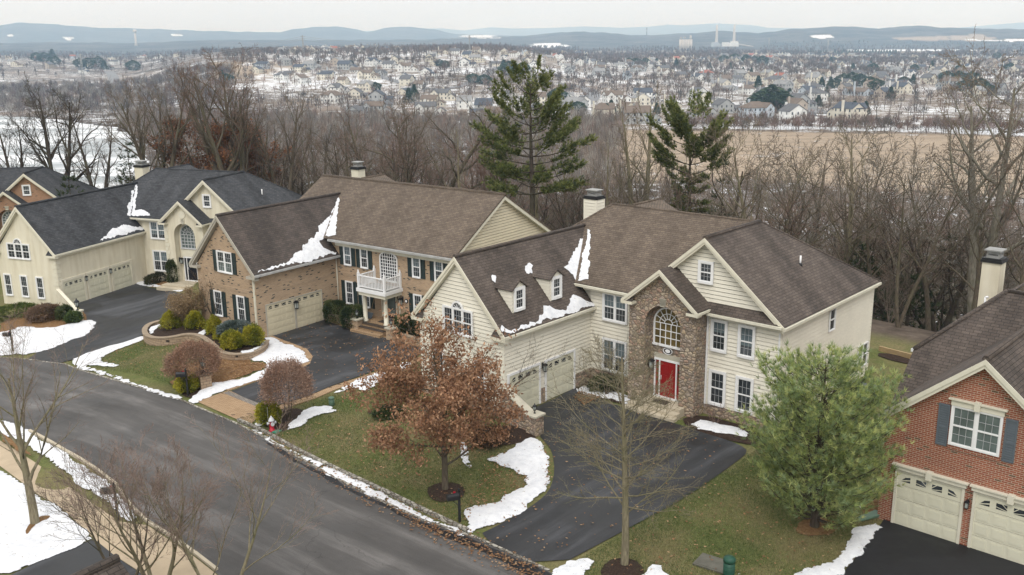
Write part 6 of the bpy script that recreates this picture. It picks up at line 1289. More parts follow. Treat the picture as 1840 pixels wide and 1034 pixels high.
def row_tree(px, d, top, kind, r, seed, label, mats=('bark', 'twig'), forks=None, wx=1.0, leaves=None, group=None, lean=0.0):
    p = at_d(px, 300, d); z = gzf(p[0], p[1]); zt = at_d(px, top, d)[2]; h = zt - z
    T, br = tree_object('bare_tree', seed, 16.0, .46 * r, wood_params(kind), mats, 3, loc=(p[0], p[1], z - .2), parent_label=label, group=group, forks=forks, d0=(lean, 0, 1))
    top_ = float(np.percentile([q[2] for pts, rad, l in br for q in pts[1:]], 99)); s = h / top_; T.scale = (s * wx, s * wx, s); T.rotation_euler = (0, 0, 0)
    if leaves:
        rng = np.random.RandomState(seed); tp = tips(br, 3); tp = tp[(tp[:, 2] < top_ * leaves[1])]; tp = tp[rng.permutation(len(tp))[:1600]]; V, c = leaf_soup(rng, tp, .26, leaves[0], .4, .35, 6); tris('leaves', V, M['leaf'], T, c, nper=4)
    return T
RUST = [(.26, .12, .06), (.20, .085, .045), (.32, .16, .09), (.15, .08, .05)]
row_tree(18, 128, 185, 'slim', .9, 201, 'bare tree at the left edge in front of the frozen lake', ('bark_dark', 'bark_dark'), forks=(2, 12))
row_tree(98, 126, 135, 'gnarl', 1.25, 202, 'broad dark bare tree left of the narrow one above the orange brick roof', ('bark_dark', 'bark_dark'), forks=(3, 20), wx=.72)
row_tree(174, 122, 182, 'slim', .9, 203, 'narrow bare tree standing alone against the frozen lake', ('bark_dark', 'twig'), forks=(2, 12))
row_tree(290, 116, 118, 'broad', 1.15, 204, 'dense bare tree behind the stucco chimney', ('bark', 'twig'), forks=(3, 14), wx=.72)
row_tree(258, 125, 150, 'gnarl', .9, 205, 'bare tree with drooping limbs left of the stucco chimney', ('bark', 'twig'), wx=.7)
row_tree(416, 112, 84, 'broad', 1.35, 206, 'tallest bare tree rising above the stucco roof almost to the hills', ('bark', 'twig_red'), forks=(4, 17), wx=.72)
row_tree(372, 118, 205, 'broad', .8, 207, 'rust-leaved oak under the tallest bare tree', ('bark', 'twig_red'), forks=(2, 18), leaves=(RUST, .95), wx=1.1)
row_tree(440, 122, 215, 'broad', .8, 208, 'second rust-leaved oak right of the tallest bare tree', ('bark', 'twig_red'), leaves=(RUST, .9), wx=1.1)
row_tree(505, 112, 152, 'broad', 1.0, 209, 'wide bare tree behind the charcoal roof ridge', ('bark', 'twig'), forks=(2, 16), wx=.8)
row_tree(572, 120, 200, 'gnarl', .8, 210, 'bare tree left of the square cream chimney', ('bark', 'twig'))
row_tree(618, 112, 215, 'slim', .8, 211, 'slim bare tree just behind the square cream chimney', ('bark', 'twig'))
row_tree(684, 110, 190, 'slim', .9, 212, 'slender bare tree right of the square cream chimney', ('bark', 'twig_red'), forks=(2, 12))
row_tree(757, 103, 148, 'gnarl', 1.1, 213, 'crooked bare tree above the middle of the brown roof', ('bark', 'twig'), forks=(2, 16), wx=.85)
row_tree(722, 118, 170, 'slim', .8, 214, 'straight bare tree behind the crooked one', ('bark', 'twig'))
row_tree(858, 104, 226, 'shrubby', .55, 215, 'fan-shaped reddish bush left of the tall pine', ('twig_red', 'twig_red'), forks=(6, 22), wx=1.25)
row_tree(906, 98, 152, 'slim', .75, 216, 'pale slender tree just left of the tall pine', ('bark_pale', 'twig_pale'), lean=.1, wx=.8)
row_tree(1020, 112, 240, 'gnarl', .8, 217, 'low bare tree right of the tall pine', ('bark', 'twig'))
row_tree(1148, 92, 150, 'slim', 1.0, 218, 'bare tree with fine upright crown behind the rear ridge', ('bark_sage', 'twig'), forks=(2, 9), wx=.85)
row_tree(1098, 100, 262, 'gnarl', .7, 219, 'low crooked tree behind the lap-sided chimney', ('bark', 'twig'))
row_tree(1310, 96, 232, 'gnarl', .8, 220, 'bare tree right of the flat-topped pine', ('bark', 'twig'))
row_tree(1382, 84, 200, 'broad', .65, 221, 'spreading bare tree above the main roof hip', ('bark_sage', 'twig'), forks=(2, 14), wx=.9)
row_tree(1440, 100, 235, 'gnarl', .8, 222, 'bare tree behind the vent pipe', ('bark', 'twig'))
row_tree(1500, 78, 225, 'broad', .6, 223, 'grey-barked bare tree above the right roof slope', ('bark', 'twig_grey'), forks=(2, 16))
row_tree(1590, 74, 245, 'broad', .55, 224, 'bare tree behind the back corner of the cream house', ('bark', 'twig'))
row_tree(1640, 66, 250, 'broad', .42, 225, 'forked bare tree by the timber edging', ('bark', 'twig_grey'), forks=(2, 10))
row_tree(1700, 72, 230, 'broad', .65, 226, 'leaning bare tree left of the tall stucco chimney', ('bark', 'twig'), lean=-.12)
row_tree(1783, 70, 82, 'gnarl', 1.05, 227, 'largest grey bare tree behind the tall stucco chimney', ('bark_pale', 'twig'), forks=(2, 7), wx=.75)
row_tree(1850, 66, 190, 'broad', .7, 228, 'bare tree cut off by the right edge', ('bark', 'twig_red'))
TPC = [(.14, .165, .05), (.18, .20, .065), (.11, .135, .05), (.22, .235, .085), (.08, .10, .04)]
p = at_d(954, 300, 84); zt = at_d(962, 142, 84)[2]; z = gzf(p[0], p[1])
pine('pine_tree', Vector((p[0], p[1], z - .3)), zt - z, .32, 301, 5.2, 'tall ragged pine rising behind the brown roofs in the middle', (zt - z) * .36, 15, 5, 10, .34, .032, TPC, 1.7, lambda t: (.95 if t < .5 else .85) if t < .7 else (1 - t) * 1.5 + .42, 'bark_dark', lambda t: .12 + .75 * t * t, 10, .22, .42)
p = at_d(1240, 300, 86); zt = at_d(1243, 212, 86)[2]; z = gzf(p[0], p[1])
pine('pine_tree', Vector((p[0], p[1], z - .3)), zt - z, .3, 302, 3.4, 'flat-topped pine behind the main ridge of the cream house', (zt - z) * .5, 10, 6, 10, .34, .032, TPC, 2.0, lambda t: .55 if t < .45 else 1.15, 'bark_dark', lambda t: .15 + .4 * t, 12, .2, .35)
p = at_d(1300, 300, 100); z = gzf(p[0], p[1]); zt = at_d(1300, 285, 100)[2]
pine('pine_tree', Vector((p[0], p[1], z)), zt - z, .2, 303, 3.4, 'low dark pine tangled in the woods right of the flat-topped pine', 4, 9, 6, 7, .5, .05, [(.04, .05, .022), (.06, .07, .03)], .7, None, 'bark_dark', .3, 7, .3)
for px_, d_, tp_, sd in ((1190, 98, 385, 304), (1560, 76, 440, 305), (1655, 74, 500, 306), (1720, 84, 420, 307), (232, 112, 255, 308), (120, 92, 318, 309)):
    p = at_d(px_, 300, d_); z = gzf(p[0], p[1]); zt = at_d(px_, tp_, d_)[2]; lab = {304: 'dark evergreen behind the lap-sided chimney', 305: 'thin olive evergreen in the woods above the right hip roof', 306: 'olive evergreen low in the woods left of the tall chimney', 307: 'dark evergreen tangle right of the forked bare tree', 308: 'dark spruce beside the stucco chimney at the lake', 309: 'sparse grey-green conifer before the orange brick roof'}[sd]
    pine('evergreen_tree', Vector((p[0], p[1], z)), max(3, zt - z), .14, sd, 2.4 if sd != 308 else 2.6, lab, .8, 12, 6, 6, .4, .045, [(.045, .06, .028), (.07, .085, .04), (.035, .05, .024)], .8, None, 'bark_dark', .2, 6, .2)

# ------------------------------------------------------------------ the woods on the slope: shared meshes, one object per tree
VAR = []
for i, (kd, mt) in enumerate((('broad', ('bark', 'twig')), ('gnarl', ('bark', 'twig')), ('slim', ('bark_sage', 'twig_grey')), ('broad', ('bark_dark', 'twig_red')), ('gnarl', ('bark_pale', 'twig_pale')), ('slim', ('bark', 'twig_red')), ('shrubby', ('twig', 'twig')), ('broad', ('bark', 'twig_grey')))):
    P = wood_params(kd); P.n = tuple(list(P.n[:2]) + [max(4, P.n[2] - 1)] + [4]) if kd != 'shrubby' else P.n
    T, br = tree_object('bare_tree', 400 + i, 16.0, .36 if kd != 'shrubby' else .1, P, mt, 3 if kd != 'shrubby' else 2, forks=(6, 20) if kd == 'shrubby' else ((2, 12) if i % 2 else None))
    VAR.append((T, float(np.percentile([q[2] for pts, rad, l in br for q in pts[1:]], 99))))
rng = np.random.RandomState(7); cand = []
for _ in range(60000):
    a = rng.uniform(-.53, .56); d = rng.uniform(60, 340); x, y = d * math.sin(a), d * math.cos(a); cand.append((x, y, d, a))
cand = np.array(cand); e = back_dist(cand[:, 0], cand[:, 1]); ax = np.tan(cand[:, 3]) * F_PX * 1.03 + 920
ok = (e > 6) & (e < 250) & ~((ax < 262) & (cand[:, 2] > 190)) & ~((ax > 1100) & (cand[:, 2] > 300)); cand = cand[ok]; e = e[ok]; ax = ax[ok]
ordr = np.argsort(cand[:, 2]); placed = []; used = [False] * len(VAR); n_ind = 0; rest = []
sel = rng.permutation(len(cand))
grid = {}
WL_ = ['grey-brown bare tree in the thick woods on the slope behind the houses', 'crooked brown bare tree in the woods on the slope behind the houses', 'slim sage-grey bare tree in the woods on the slope behind the houses', 'dark bare tree with reddish twigs in the woods behind the houses', 'pale whitish bare tree in the woods behind the houses', 'slim bare tree with reddish twigs in the woods behind the houses', 'many-stemmed bare thicket bush in the woods behind the houses', 'bare tree with fine grey twigs in the woods behind the houses']
picked = []
for k in sel:
    x, y, d, a = cand[k]; sp_ = 3.4 + d * .012
    if ax[k] < 262 and rng.uniform() < .8: continue
    ci = (int(x // 6), int(y // 6)); bad = False
    for i in range(-1, 2):
        for j in range(-1, 2):
            for (qx, qy) in grid.get((ci[0] + i, ci[1] + j), []):
                if (qx - x) ** 2 + (qy - y) ** 2 < sp_ * sp_: bad = True
    if bad: continue
    grid.setdefault(ci, []).append((x, y)); picked.append((d, x, y, e[k], ax[k]))
picked.sort(); print('wood', len(picked))
near, rest = picked[:262], picked[262:]
for i, (d, x, y, ee, px_) in enumerate(near):
    v = rng.choice(len(VAR), p=[.16, .16, .14, .12, .07, .12, .11, .12]); T, th = VAR[v]
    if not used[v]: o = T; used[v] = True
    else: o = copy_tree(T)
    z = gzf(x, y); h = rng.uniform(11, 17.5) * (.55 if v == 6 else 1) * (.7 if ee < 14 else 1)
    top = z + h; lim = at_d(px_, 215 if px_ > 262 else 300, d)[2]; top = min(top, lim); h = max(4, top - z); s = h / th
    o.location = (x, y, z - .2); o.scale = (s * rng.uniform(.85, 1.15),) * 2 + (s,); o.rotation_euler = (0, 0, rng.uniform(0, 6.28)); tag(o, WL_[v], 'tree', ['grey-brown trees of the slope woods', 'crooked trees of the slope woods', 'slim sage trees of the slope woods', 'dark reddish trees of the slope woods', 'pale trees of the slope woods', 'slim reddish trees of the slope woods', 'thicket bushes of the slope woods', 'grey-twigged trees of the slope woods'][v])
for v, (T, th) in enumerate(VAR):
    if not used[v]:
        for ch in list(T.children): bpy.data.objects.remove(ch)
        bpy.data.objects.remove(T)

def sliver_trees(name, X, Y, Z, Hh, Wd, n, cols, rng, wmin=.06, wd=.00022, low=.15, kind='stuff'):
    N = len(X); D = np.hypot(X, Y); n = int(n); q = rng.normal(size=(N, n, 3)); q /= np.linalg.norm(q, axis=2)[..., None]; q[..., 2] = np.abs(q[..., 2]) * 1.0 - .25; rad = rng.uniform(.35, 1, (N, n)) ** .6
    H3_ = Hh[:, None]; W3 = Wd[:, None] * .62; base = H3_ * .42; ex = q[..., 0] * rad * W3; ey = q[..., 1] * rad * W3; ez = base + q[..., 2] * rad * H3_ * .56
    tx = X[:, None] + ex; ty = Y[:, None] + ey; tz = Z[:, None] + ez; k_ = rng.uniform(.35, .75, (N, n)); bx = X[:, None] + ex * k_; by = Y[:, None] + ey * k_; bz = Z[:, None] + (H3_ * .22 + (ez - H3_ * .22) * k_) - .02 * H3_
    w_ = np.maximum(wmin, D * wd)[:, None] * rng.uniform(.6, 1.5, (N, n)); ca = rng.uniform(0, 6.28, (N, n))
    b0 = np.stack([bx - w_ * np.cos(ca), by - w_ * np.sin(ca), bz], -1); b1 = np.stack([bx + w_ * np.cos(ca), by + w_ * np.sin(ca), bz], -1); tp = np.stack([tx, ty, tz], -1)
    V = np.stack([b0, b1, tp], 2).reshape(-1, 3, 3); c = np.asarray(cols)[rng.randint(0, len(cols), N)][:, None, :] * rng.uniform(.7, 1.35, (N, 1, 1)) * rng.uniform(.75, 1.25, (N, n, 1)); c = c.reshape(-1, 3)
    # trunks
    w2 = np.maximum(.12, D * wd * 1.3); t0 = np.stack([X - w2, Y, Z - 1], -1); t1 = np.stack([X + w2, Y, Z - 1], -1); t2 = np.stack([X, Y, Z + Hh * .8], -1); V = np.concatenate([V, np.stack([t0, t1, t2], 1)]); c = np.concatenate([c, np.asarray(cols)[rng.randint(0, len(cols), N)] * .8])
    return tag(tris(name, V, M['soupmat'], None, c), kind=kind)
WC = [(.19, .155, .13), (.16, .135, .115), (.22, .18, .15), (.21, .19, .165), (.23, .165, .135), (.29, .27, .24)]
R = np.array([(x, y) for d, x, y, ee, p_ in rest]) if rest else np.zeros((0, 2))
# more woods down in the valley, round the lake and between field and town
def fill(n, f, rng, dmin, dmax, a0=-.53, a1=.56):
    a = rng.uniform(a0, a1, n * 3); d = np.sqrt(rng.uniform(dmin ** 2, dmax ** 2, n * 3)); x, y = d * np.sin(a), d * np.cos(a); z = gz(x, y); px_, py_ = px_of(x, y, z); k = f(px_, py_, d); return x[k][:n], y[k][:n]
def lake_clear(x, y): return ~inpoly(x, y, LK)
x, y = fill(3000, lambda p, q, d: (p > 215) & (p < 1120) & (q > 222 - .0 * p), rng, 200, 640); k = lake_clear(x, y); x, y = x[k], y[k]; 
x = np.concatenate([R[:, 0], x]); y = np.concatenate([R[:, 1], y]); k = lake_clear(x, y); x, y = x[k], y[k]; n = len(x)
sliver_trees('distant_woods', x, y, gz(x, y), rng.uniform(9, 15, n), rng.uniform(4, 8, n), 56, WC, rng)
x, y = fill(1500, lambda p, q, d: (p < 420) & (q > 128) & (q < 214), rng, 560, 1200); k = lake_clear(x, y); x, y = x[k], y[k]; n = len(x)
sliver_trees('lakeside_woods', x, y, gz(x, y), rng.uniform(10, 17, n), rng.uniform(6, 10, n), 50, [(.14, .115, .10), (.17, .15, .13), (.26, .24, .215), (.15, .11, .10), (.12, .10, .095)], rng)
# hedgerow trees between field and town
x, y = fill(420, lambda p, q, d: (p > 1230), rng, 508, 548); n = len(x); sliver_trees('field_edge_trees', x, y, gz(x, y), rng.uniform(5, 12, n), rng.uniform(4, 8, n), 60, [(.15, .105, .085), (.19, .13, .11), (.13, .105, .085)], rng)
# shrubs strewn over the tan field
# ------------------------------------------------------------------ far subdivision houses
def colmat_obj():
    n = N_('far_house_wall'); oi = n.n('ObjectInfo'); f = n.noise(n.coord('Object'), .6, 3); c = n.mix(1, oi.outputs['Color'], n.ramp(f, [(.3, .9), (.7, 1.05)]), 'MULTIPLY'); return n.fin(c, .8, .1)
M['farwall'] = colmat_obj()
ROOFS = [plain('far_roof_grey', (.12, .12, .125), .9, .15, .5), plain('far_roof_brown', (.16, .125, .10), .9, .15, .5), plain('far_roof_light', (.25, .25, .25), .9, .12, .5), plain('far_roof_slate', (.075, .085, .105), .9, .15, .5), plain('far_roof_red', (.30, .12, .085), .9, .12, .5)]
M['farglass'] = plain('far_window', (.05, .055, .065), .3, .2)
def far_house_mesh(v, roof):
    w_ = MB()
    def body(x0, x1, y0, y1, h, rh, axis, hip=False):
        w_.cur = 0; w_.box(x0, x1, y0, y1, -2, h); o = .4
        if axis == 'x':
            ym = (y0 + y1) / 2; hx = (y1 - y0) / 2 if hip else 0
            if not hip: w_.poly((x0, y0, h), (x0, ym, h + rh), (x0, y1, h)); w_.poly((x1, y0, h), (x1, y1, h), (x1, ym, h + rh))
            w_.cur = 1; P0, P1 = (x0 - (o if not hip else -hx), ym, h + rh), (x1 + (o if not hip else -hx), ym, h + rh)
            w_.slab([(x0 - o, y0 - o, h - .2), (x1 + o, y0 - o, h - .2), P1, P0], .2); w_.slab([P0, P1, (x1 + o, y1 + o, h - .2), (x0 - o, y1 + o, h - .2)], .2)
            if hip: w_.slab([(x0 - o, y0 - o, h - .2), P0, (x0 - o, y1 + o, h - .2)], .2); w_.slab([(x1 + o, y0 - o, h - .2), (x1 + o, y1 + o, h - .2), P1], .2)
        else:
            xm = (x0 + x1) / 2; w_.poly((x0, y0, h), (x1, y0, h), (xm, y0, h + rh)); w_.poly((x0, y1, h), (xm, y1, h + rh), (x1, y1, h)); w_.cur = 1
            P0, P1 = (xm, y0 - o, h + rh), (xm, y1 + o, h + rh); w_.slab([(x0 - o, y0 - o, h - .2), P0, P1, (x0 - o, y1 + o, h - .2)], .2); w_.slab([P0, (x1 + o, y0 - o, h - .2), (x1 + o, y1 + o, h - .2), P1], .2)
        w_.cur = 2; nx = max(1, int((x1 - x0) / 2.6)); rows = (1.0, 3.6) if h > 4 else (1.0,)
        for z in rows:
            for i in range(nx):
                xx = x0 + (x1 - x0) * (i + .5) / nx
                for yy, s in ((y0, -1), (y1, 1)): P = [(xx - .45, yy + s * .03, z), (xx + .45, yy + s * .03, z), (xx + .45, yy + s * .03, z + 1.3), (xx - .45, yy + s * .03, z + 1.3)]; w_.quad(*(P if s < 0 else P[::-1]))
            for j in range(2):
                yy = y0 + (y1 - y0) * (j + .5) / 2
                for xx, s in ((x0, -1), (x1, 1)): P = [(xx + s * .03, yy - .4, z), (xx + s * .03, yy + .4, z), (xx + s * .03, yy + .4, z + 1.3), (xx + s * .03, yy - .4, z + 1.3)]; w_.quad(*(P if s > 0 else P[::-1]))
    if v == 0: body(-6, 6, -4.2, 4.2, 5.4, 2.9, 'x'); body(6, 11.5, -3.5, 2.8, 2.8, 2.0, 'y')
    if v == 1: body(-6, 6, -4, 4, 5.4, 2.7, 'x'); body(-6.05, -1, -6.2, 1, 5.3, 2.5, 'y'); body(6, 12, -4.5, 2, 2.8, 2.2, 'y')
    if v == 2: body(-7, 7, -4.5, 4.5, 5.5, 2.8, 'x', True); body(2, 7.02, -7, 0, 5.4, 2.4, 'y')
    if v == 3: body(-8, 5, -4, 4, 2.9, 2.3, 'x'); body(5, 11, -5, 2.5, 2.9, 2.3, 'y')
    if v == 4: body(-5, 5, -4.5, 4.5, 5.4, 3.2, 'y'); body(5, 11, -4, 2, 2.8, 1.8, 'x')
    w_.cur = 0; w_.box(-1.2, -.2, 4.4, 5.2, -1, 9.2)
    o = w_.build('suburban_house', [M['farwall'], ROOFS[roof], M['farglass']], None, uv=False); return o
HV = {}
def far_house(x, y, v, roof, wall, rz, s, label, group):
    key = (v, roof)
    if key not in HV: o = far_house_mesh(v, roof); HV[key] = o
    else: o = HV[key].copy(); COL.objects.link(o)
    o.location = (x, y, gzf(x, y)); o.rotation_euler = (0, 0, rz); o.scale = (s, s, s); o.color = (*wall, 1); return tag(o, label, 'house', group)
REG = {'hill': [(455, 118), (480, 100), (520, 86), (640, 86), (720, 92), (720, 130), (700, 165), (640, 165), (600, 145), (560, 155), (500, 145), (455, 138)], 'mid': [(600, 150), (720, 100), (860, 95), (1060, 100), (1090, 150), (1060, 222), (900, 222), (700, 214), (560, 215), (600, 180)],
       'right': [(1060, 125), (1200, 110), (1400, 98), (1860, 108), (1860, 222), (1500, 226), (1320, 232), (1160, 232), (1060, 215)], 'left': [(-20, 94), (260, 90), (330, 103), (240, 128), (-20, 140)]}
WCOL = {'white': (.74, .74, .72), 'cream': (.66, .62, .53), 'grey': (.40, .41, .41), 'tan': (.46, .40, .34), 'pale blue': (.48, .53, .58)}
RN = ['grey', 'brown', 'light grey', 'slate', 'red']
rng = np.random.RandomState(91); a = rng.uniform(-.55, .56, 30000); d = np.sqrt(rng.uniform(540 ** 2, 2900 ** 2, 30000)); X, Y = d * np.sin(a), d * np.cos(a); Zg = gz(X, Y); PX_, PY_ = px_of(X, Y, Zg); hs_ = []
for i in rng.permutation(30000):
    r_ = next((k for k, P in REG.items() if inpoly(np.array([PX_[i]]), np.array([PY_[i]]), P)[0]), None)
    if r_ is None: continue
    if math.sin(X[i] / 90 + 1) * math.sin(Y[i] / 120) > (.10 if r_ != 'left' else .0): continue
    sp_ = (21 if r_ == 'hill' else 25) + d[i] * (.014 if r_ != 'left' else .03)
    if any((X[i] - q[1]) ** 2 + (Y[i] - q[2]) ** 2 < sp_ * sp_ for q in hs_): continue
    hs_.append((d[i], X[i], Y[i], r_))
hs_.sort(); print('far houses', len(hs_)); RL_ = {'hill': 'on the far snowy hillside', 'mid': 'in the far valley subdivision at the centre', 'right': 'in the far town beyond the tan field', 'left': 'in the hazy far town at the left'}
far_rest = []
for i, (d_, x, y, r_) in enumerate(hs_):
    wn = rng.choice(list(WCOL), p=[.34, .34, .16, .11, .05] if r_ != 'right' else [.26, .30, .2, .17, .07]); rf = rng.choice(5, p=[.32, .25, .22, .17, .04]); v = rng.choice(5, p=[.28, .2, .14, .14, .24]); th = math.sin(x / 260) * .6 + rng.choice([0, 1.57]) + rng.normal() * .12
    if i < 285: far_house(x, y, v, rf, WCOL[wn], th, rng.uniform(.9, 1.2), '%s house with %s roof %s' % (wn, RN[rf], RL_[r_]), '%s houses with %s roofs %s' % (wn, RN[rf], RL_[r_]))
    else: far_rest.append((x, y, v, rf, wn, th))
if far_rest:                                        # past about 300: one object of all the farthest
    mats = [plain('far_wall_' + k.replace(' ', '_'), c, .8, .08, .5) for k, c in WCOL.items()] + ROOFS + [M['farglass']]; big = MB(); wk = list(WCOL)
    for (x, y, v, rf, wn, th) in far_rest:
        me = (HV.get((v, rf)) or HV[next(iter(HV))]).data; z = gzf(x, y); cs, sn = math.cos(th), math.sin(th); nb = len(big.v)
        big.v += [(x + q.co.x * cs - q.co.y * sn, y + q.co.x * sn + q.co.y * cs, z + q.co.z) for q in me.vertices]
        for p in me.polygons: big.f.append(tuple(nb + j for j in p.vertices)); big.m.append(wk.index(wn) if p.material_index == 0 else (5 + rf if p.material_index == 1 else 10)); big.sm.append(False)
    tag(big.build('distant_houses', mats, None, uv=False), kind='stuff')
# trees among the far houses
def town_trees(n, f, dmin, dmax, hr, cols, nm, sl=34, seed=1):
    rg = np.random.RandomState(seed); x, y = fill(n, f, rg, dmin, dmax); k = lake_clear(x, y)
    x, y = x[k], y[k]; n = len(x); H_ = np.array([(q[1], q[2]) for q in hs_]); kk = np.ones(n, bool)
    for i in range(0, n, 400): dd = np.hypot(x[i:i + 400, None] - H_[None, :, 0], y[i:i + 400, None] - H_[None, :, 1]).min(1); kk[i:i + 400] = dd > 9
    x, y = x[kk], y[kk]; n = len(x); sliver_trees(nm, x, y, gz(x, y), rg.uniform(*hr, n), rg.uniform(5, 10, n), sl, cols, rg, wd=.00028)
town_trees(3600, lambda p, q, d: (p > 400), 560, 2100, (7, 13), [(.14, .11, .09), (.17, .125, .10), (.12, .10, .09), (.20, .14, .12), (.16, .14, .12)], 'town_trees', 26, 5)
rg_ = np.random.RandomState(77); x, y = fill(7500, lambda p, q, d: (p > 420), rg_, 575, 2700); k = np.sin(x / 90 + 1) * np.sin(y / 120) > -.02; x, y = x[k], y[k]; n = len(x); print('clump trees', n)
sliver_trees('town_woods', x, y, gz(x, y), rg_.uniform(8, 14, n), rg_.uniform(6, 10, n), 32, [(.12, .10, .09), (.145, .115, .10), (.10, .09, .082), (.165, .125, .11)], rg_, wd=.00028)
# belts of woods between and beyond the town
def belt(P, n, hr, seed, nm, cols=WC, sl=30, dm=(600, 4200)):
    rg = np.random.RandomState(seed); town_trees(n, lambda p, q, d: inpoly(p, q, P), dm[0], dm[1], hr, cols, nm, sl, seed)
FC = [(.13, .105, .095), (.15, .12, .11), (.12, .105, .10), (.17, .13, .12)]
belt([(520, 150), (600, 150), (640, 168), (700, 168), (760, 150), (800, 170), (900, 200), (900, 222), (700, 222), (520, 222)], 750, (9, 14), 11, 'hillside_woods')
belt([(1040, 95), (1150, 85), (1250, 88), (1360, 95), (1350, 108), (1200, 112), (1140, 130), (1060, 112)], 900, (13, 19), 12, 'knoll_woods', FC)
belt([(380, 84), (560, 82), (900, 84), (1040, 88), (1040, 100), (860, 97), (560, 88), (380, 90)], 1100, (13, 20), 13, 'crest_woods', FC, 26)
belt([(-20, 84), (400, 84), (460, 130), (330, 140), (260, 132), (-20, 150)], 1300, (10, 17), 14, 'left_woods', FC, 26)
belt([(1380, 76), (1860, 76), (1860, 108), (1360, 100)], 1300, (10, 16), 15, 'valley_woods', FC, 22, (1200, 5000))
belt([(300, 130), (460, 110), (500, 150), (560, 160), (620, 200), (560, 225), (300, 222)], 1100, (10, 15), 16, 'ravine_woods', WC, 34)
# dark evergreens in the town, one object each
def evergreen_variant(seed, kind):
    rg = np.random.RandomState(seed); n = 900; u = rg.uniform(0, 1, n) ** .8; az = rg.uniform(0, 6.28, n); R_ = (1 - u) * .34 + .03 if kind == 'cone' else np.sqrt(np.clip(1 - (u * 2 - .9) ** 2, .02, 1)) * .42; R_ = R_ * rg.uniform(.75, 1.1, n) * (1 + .18 * np.sin(az * 3 + u * 9)); p = np.stack([R_ * np.cos(az), R_ * np.sin(az), .06 + u * .94], 1)
    d_ = np.stack([np.cos(az), np.sin(az), np.full(n, -.15)], 1) + rg.normal(size=(n, 3)) * .4; d_ /= np.linalg.norm(d_, axis=1)[:, None]; b = np.cross(d_, rg.normal(size=(n, 3))); b /= np.linalg.norm(b, axis=1)[:, None]; V = np.stack([p - b * .03 - d_ * .06, p + b * .03 - d_ * .06, p + d_ * .09], 1)
    c = np.array([(.04, .065, .045), (.055, .085, .055), (.08, .11, .065), (.035, .055, .042)])[rg.randint(0, 4, n)]; V2 = np.array([[(-.02, 0, -.1), (.02, 0, -.1), (0, 0, .6)], [(0, -.02, -.1), (0, .02, -.1), (0, 0, .6)]]); o = tris('evergreen_tree', np.concatenate([V, V2]), M['soupmat'], None, np.concatenate([c, [(.06, .05, .04)] * 2])); return o
EV = [evergreen_variant(1, 'cone'), evergreen_variant(2, 'round'), evergreen_variant(3, 'cone'), evergreen_variant(4, 'round')]; eused = [False] * 4
EL = [(1362, 163, 13, 0), (1372, 200, 14, 1), (1385, 202, 17, 1), (1400, 200, 13, 1), (1425, 200, 7, 1), (1418, 180, 9, 0), (1500, 158, 9, 1), (1515, 155, 12, 1), (1530, 155, 13, 1), (1545, 156, 12, 1), (1562, 160, 11, 1), (1575, 163, 10, 1), (1476, 158, 10, 0), (1492, 160, 11, 0), (1485, 175, 8, 0), (1623, 155, 9, 1), (1640, 152, 10, 0), (1700, 148, 11, 1), (1722, 150, 12, 1), (1745, 152, 12, 1), (1760, 168, 12, 1), (1735, 165, 10, 1), (1775, 172, 9, 1), (1600, 178, 9, 0), (1470, 192, 8, 0), (1535, 205, 8, 0), (1555, 205, 8, 0), (1075, 212, 8, 0), (1090, 213, 9, 0), (1098, 205, 9, 0), (1038, 205, 8, 1), (1180, 205, 7, 0), (1150, 215, 5, 0), (1215, 122, 12, 0), (1180, 118, 10, 0), (1160, 118, 10, 1), (1142, 118, 10, 1), (1130, 116, 9, 1), (1195, 128, 8, 0), (1300, 112, 10, 1), (1320, 110, 11, 1), (1340, 112, 11, 1), (1355, 112, 9, 1), (1370, 118, 13, 1), (1312, 125, 8, 0), (1335, 132, 8, 0), (1350, 135, 9, 0), (1460, 118, 6, 1), (1275, 124, 8, 0), (66, 110, 14, 1), (80, 112, 15, 1), (95, 108, 18, 0), (100, 116, 12, 1), (145, 122, 13, 1), (160, 124, 15, 1), (178, 122, 16, 1), (188, 126, 13, 0), (240, 128, 14, 1), (915, 135, 14, 1), (928, 138, 12, 1), (905, 128, 12, 0), (940, 132, 12, 1), (400, 145, 10, 0), (408, 152, 10, 1), (622, 118, 6, 1), (630, 118, 6, 1), (615, 118, 6, 1), (800, 122, 8, 1), (790, 120, 8, 1), (745, 180, 12, 0), (735, 185, 11, 0), (675, 165, 8, 1), (850, 150, 9, 1), (870, 152, 9, 1), (1000, 180, 9, 1), (1010, 185, 9, 1)]
for k in range(16): EL.append((1408 + k * 4.5 + (k > 7) * 8, 96 + rng.uniform(0, 2), 8, 0))
for k in range(22): EL.append((1500 + k * 5.2, 96 + rng.uniform(-1, 3), rng.uniform(7, 10), k % 2 * 0))
for k in range(14): EL.append((rng.uniform(1480, 1840), rng.uniform(105, 135), rng.uniform(7, 11), rng.randint(0, 4)))
for i, (px_, py_, h, v) in enumerate(EL):
    p = GF(px_, py_); v = v + (2 if i % 3 == 0 and v < 2 else 0); rr = math.hypot(p.x, p.y); h = h * (1.0 if rr < 1300 else 1.15)
    if not eused[v]: o = EV[v]; eused[v] = True
    else: o = EV[v].copy(); COL.objects.link(o)
    o.location = (p.x, p.y, p.z - .4); wd = h * rng.uniform(.9, 1.25) * (1.35 if v % 2 else 1.0); o.scale = (wd, wd, h); o.rotation_euler = (0, 0, rng.uniform(0, 6.28)); kind_ = 'round' if v % 2 else 'cone-shaped'; side = 'left' if px_ < 420 else ('central' if px_ < 1050 else 'right'); reg_ = {'left': 'on the hazy left side of the far valley', 'central': 'in the central far subdivision', 'right': 'in the far town on the right'}[side]
    tag(o, 'dark %s evergreen %s' % (kind_, reg_), 'tree', '%s evergreens %s' % (kind_, reg_))
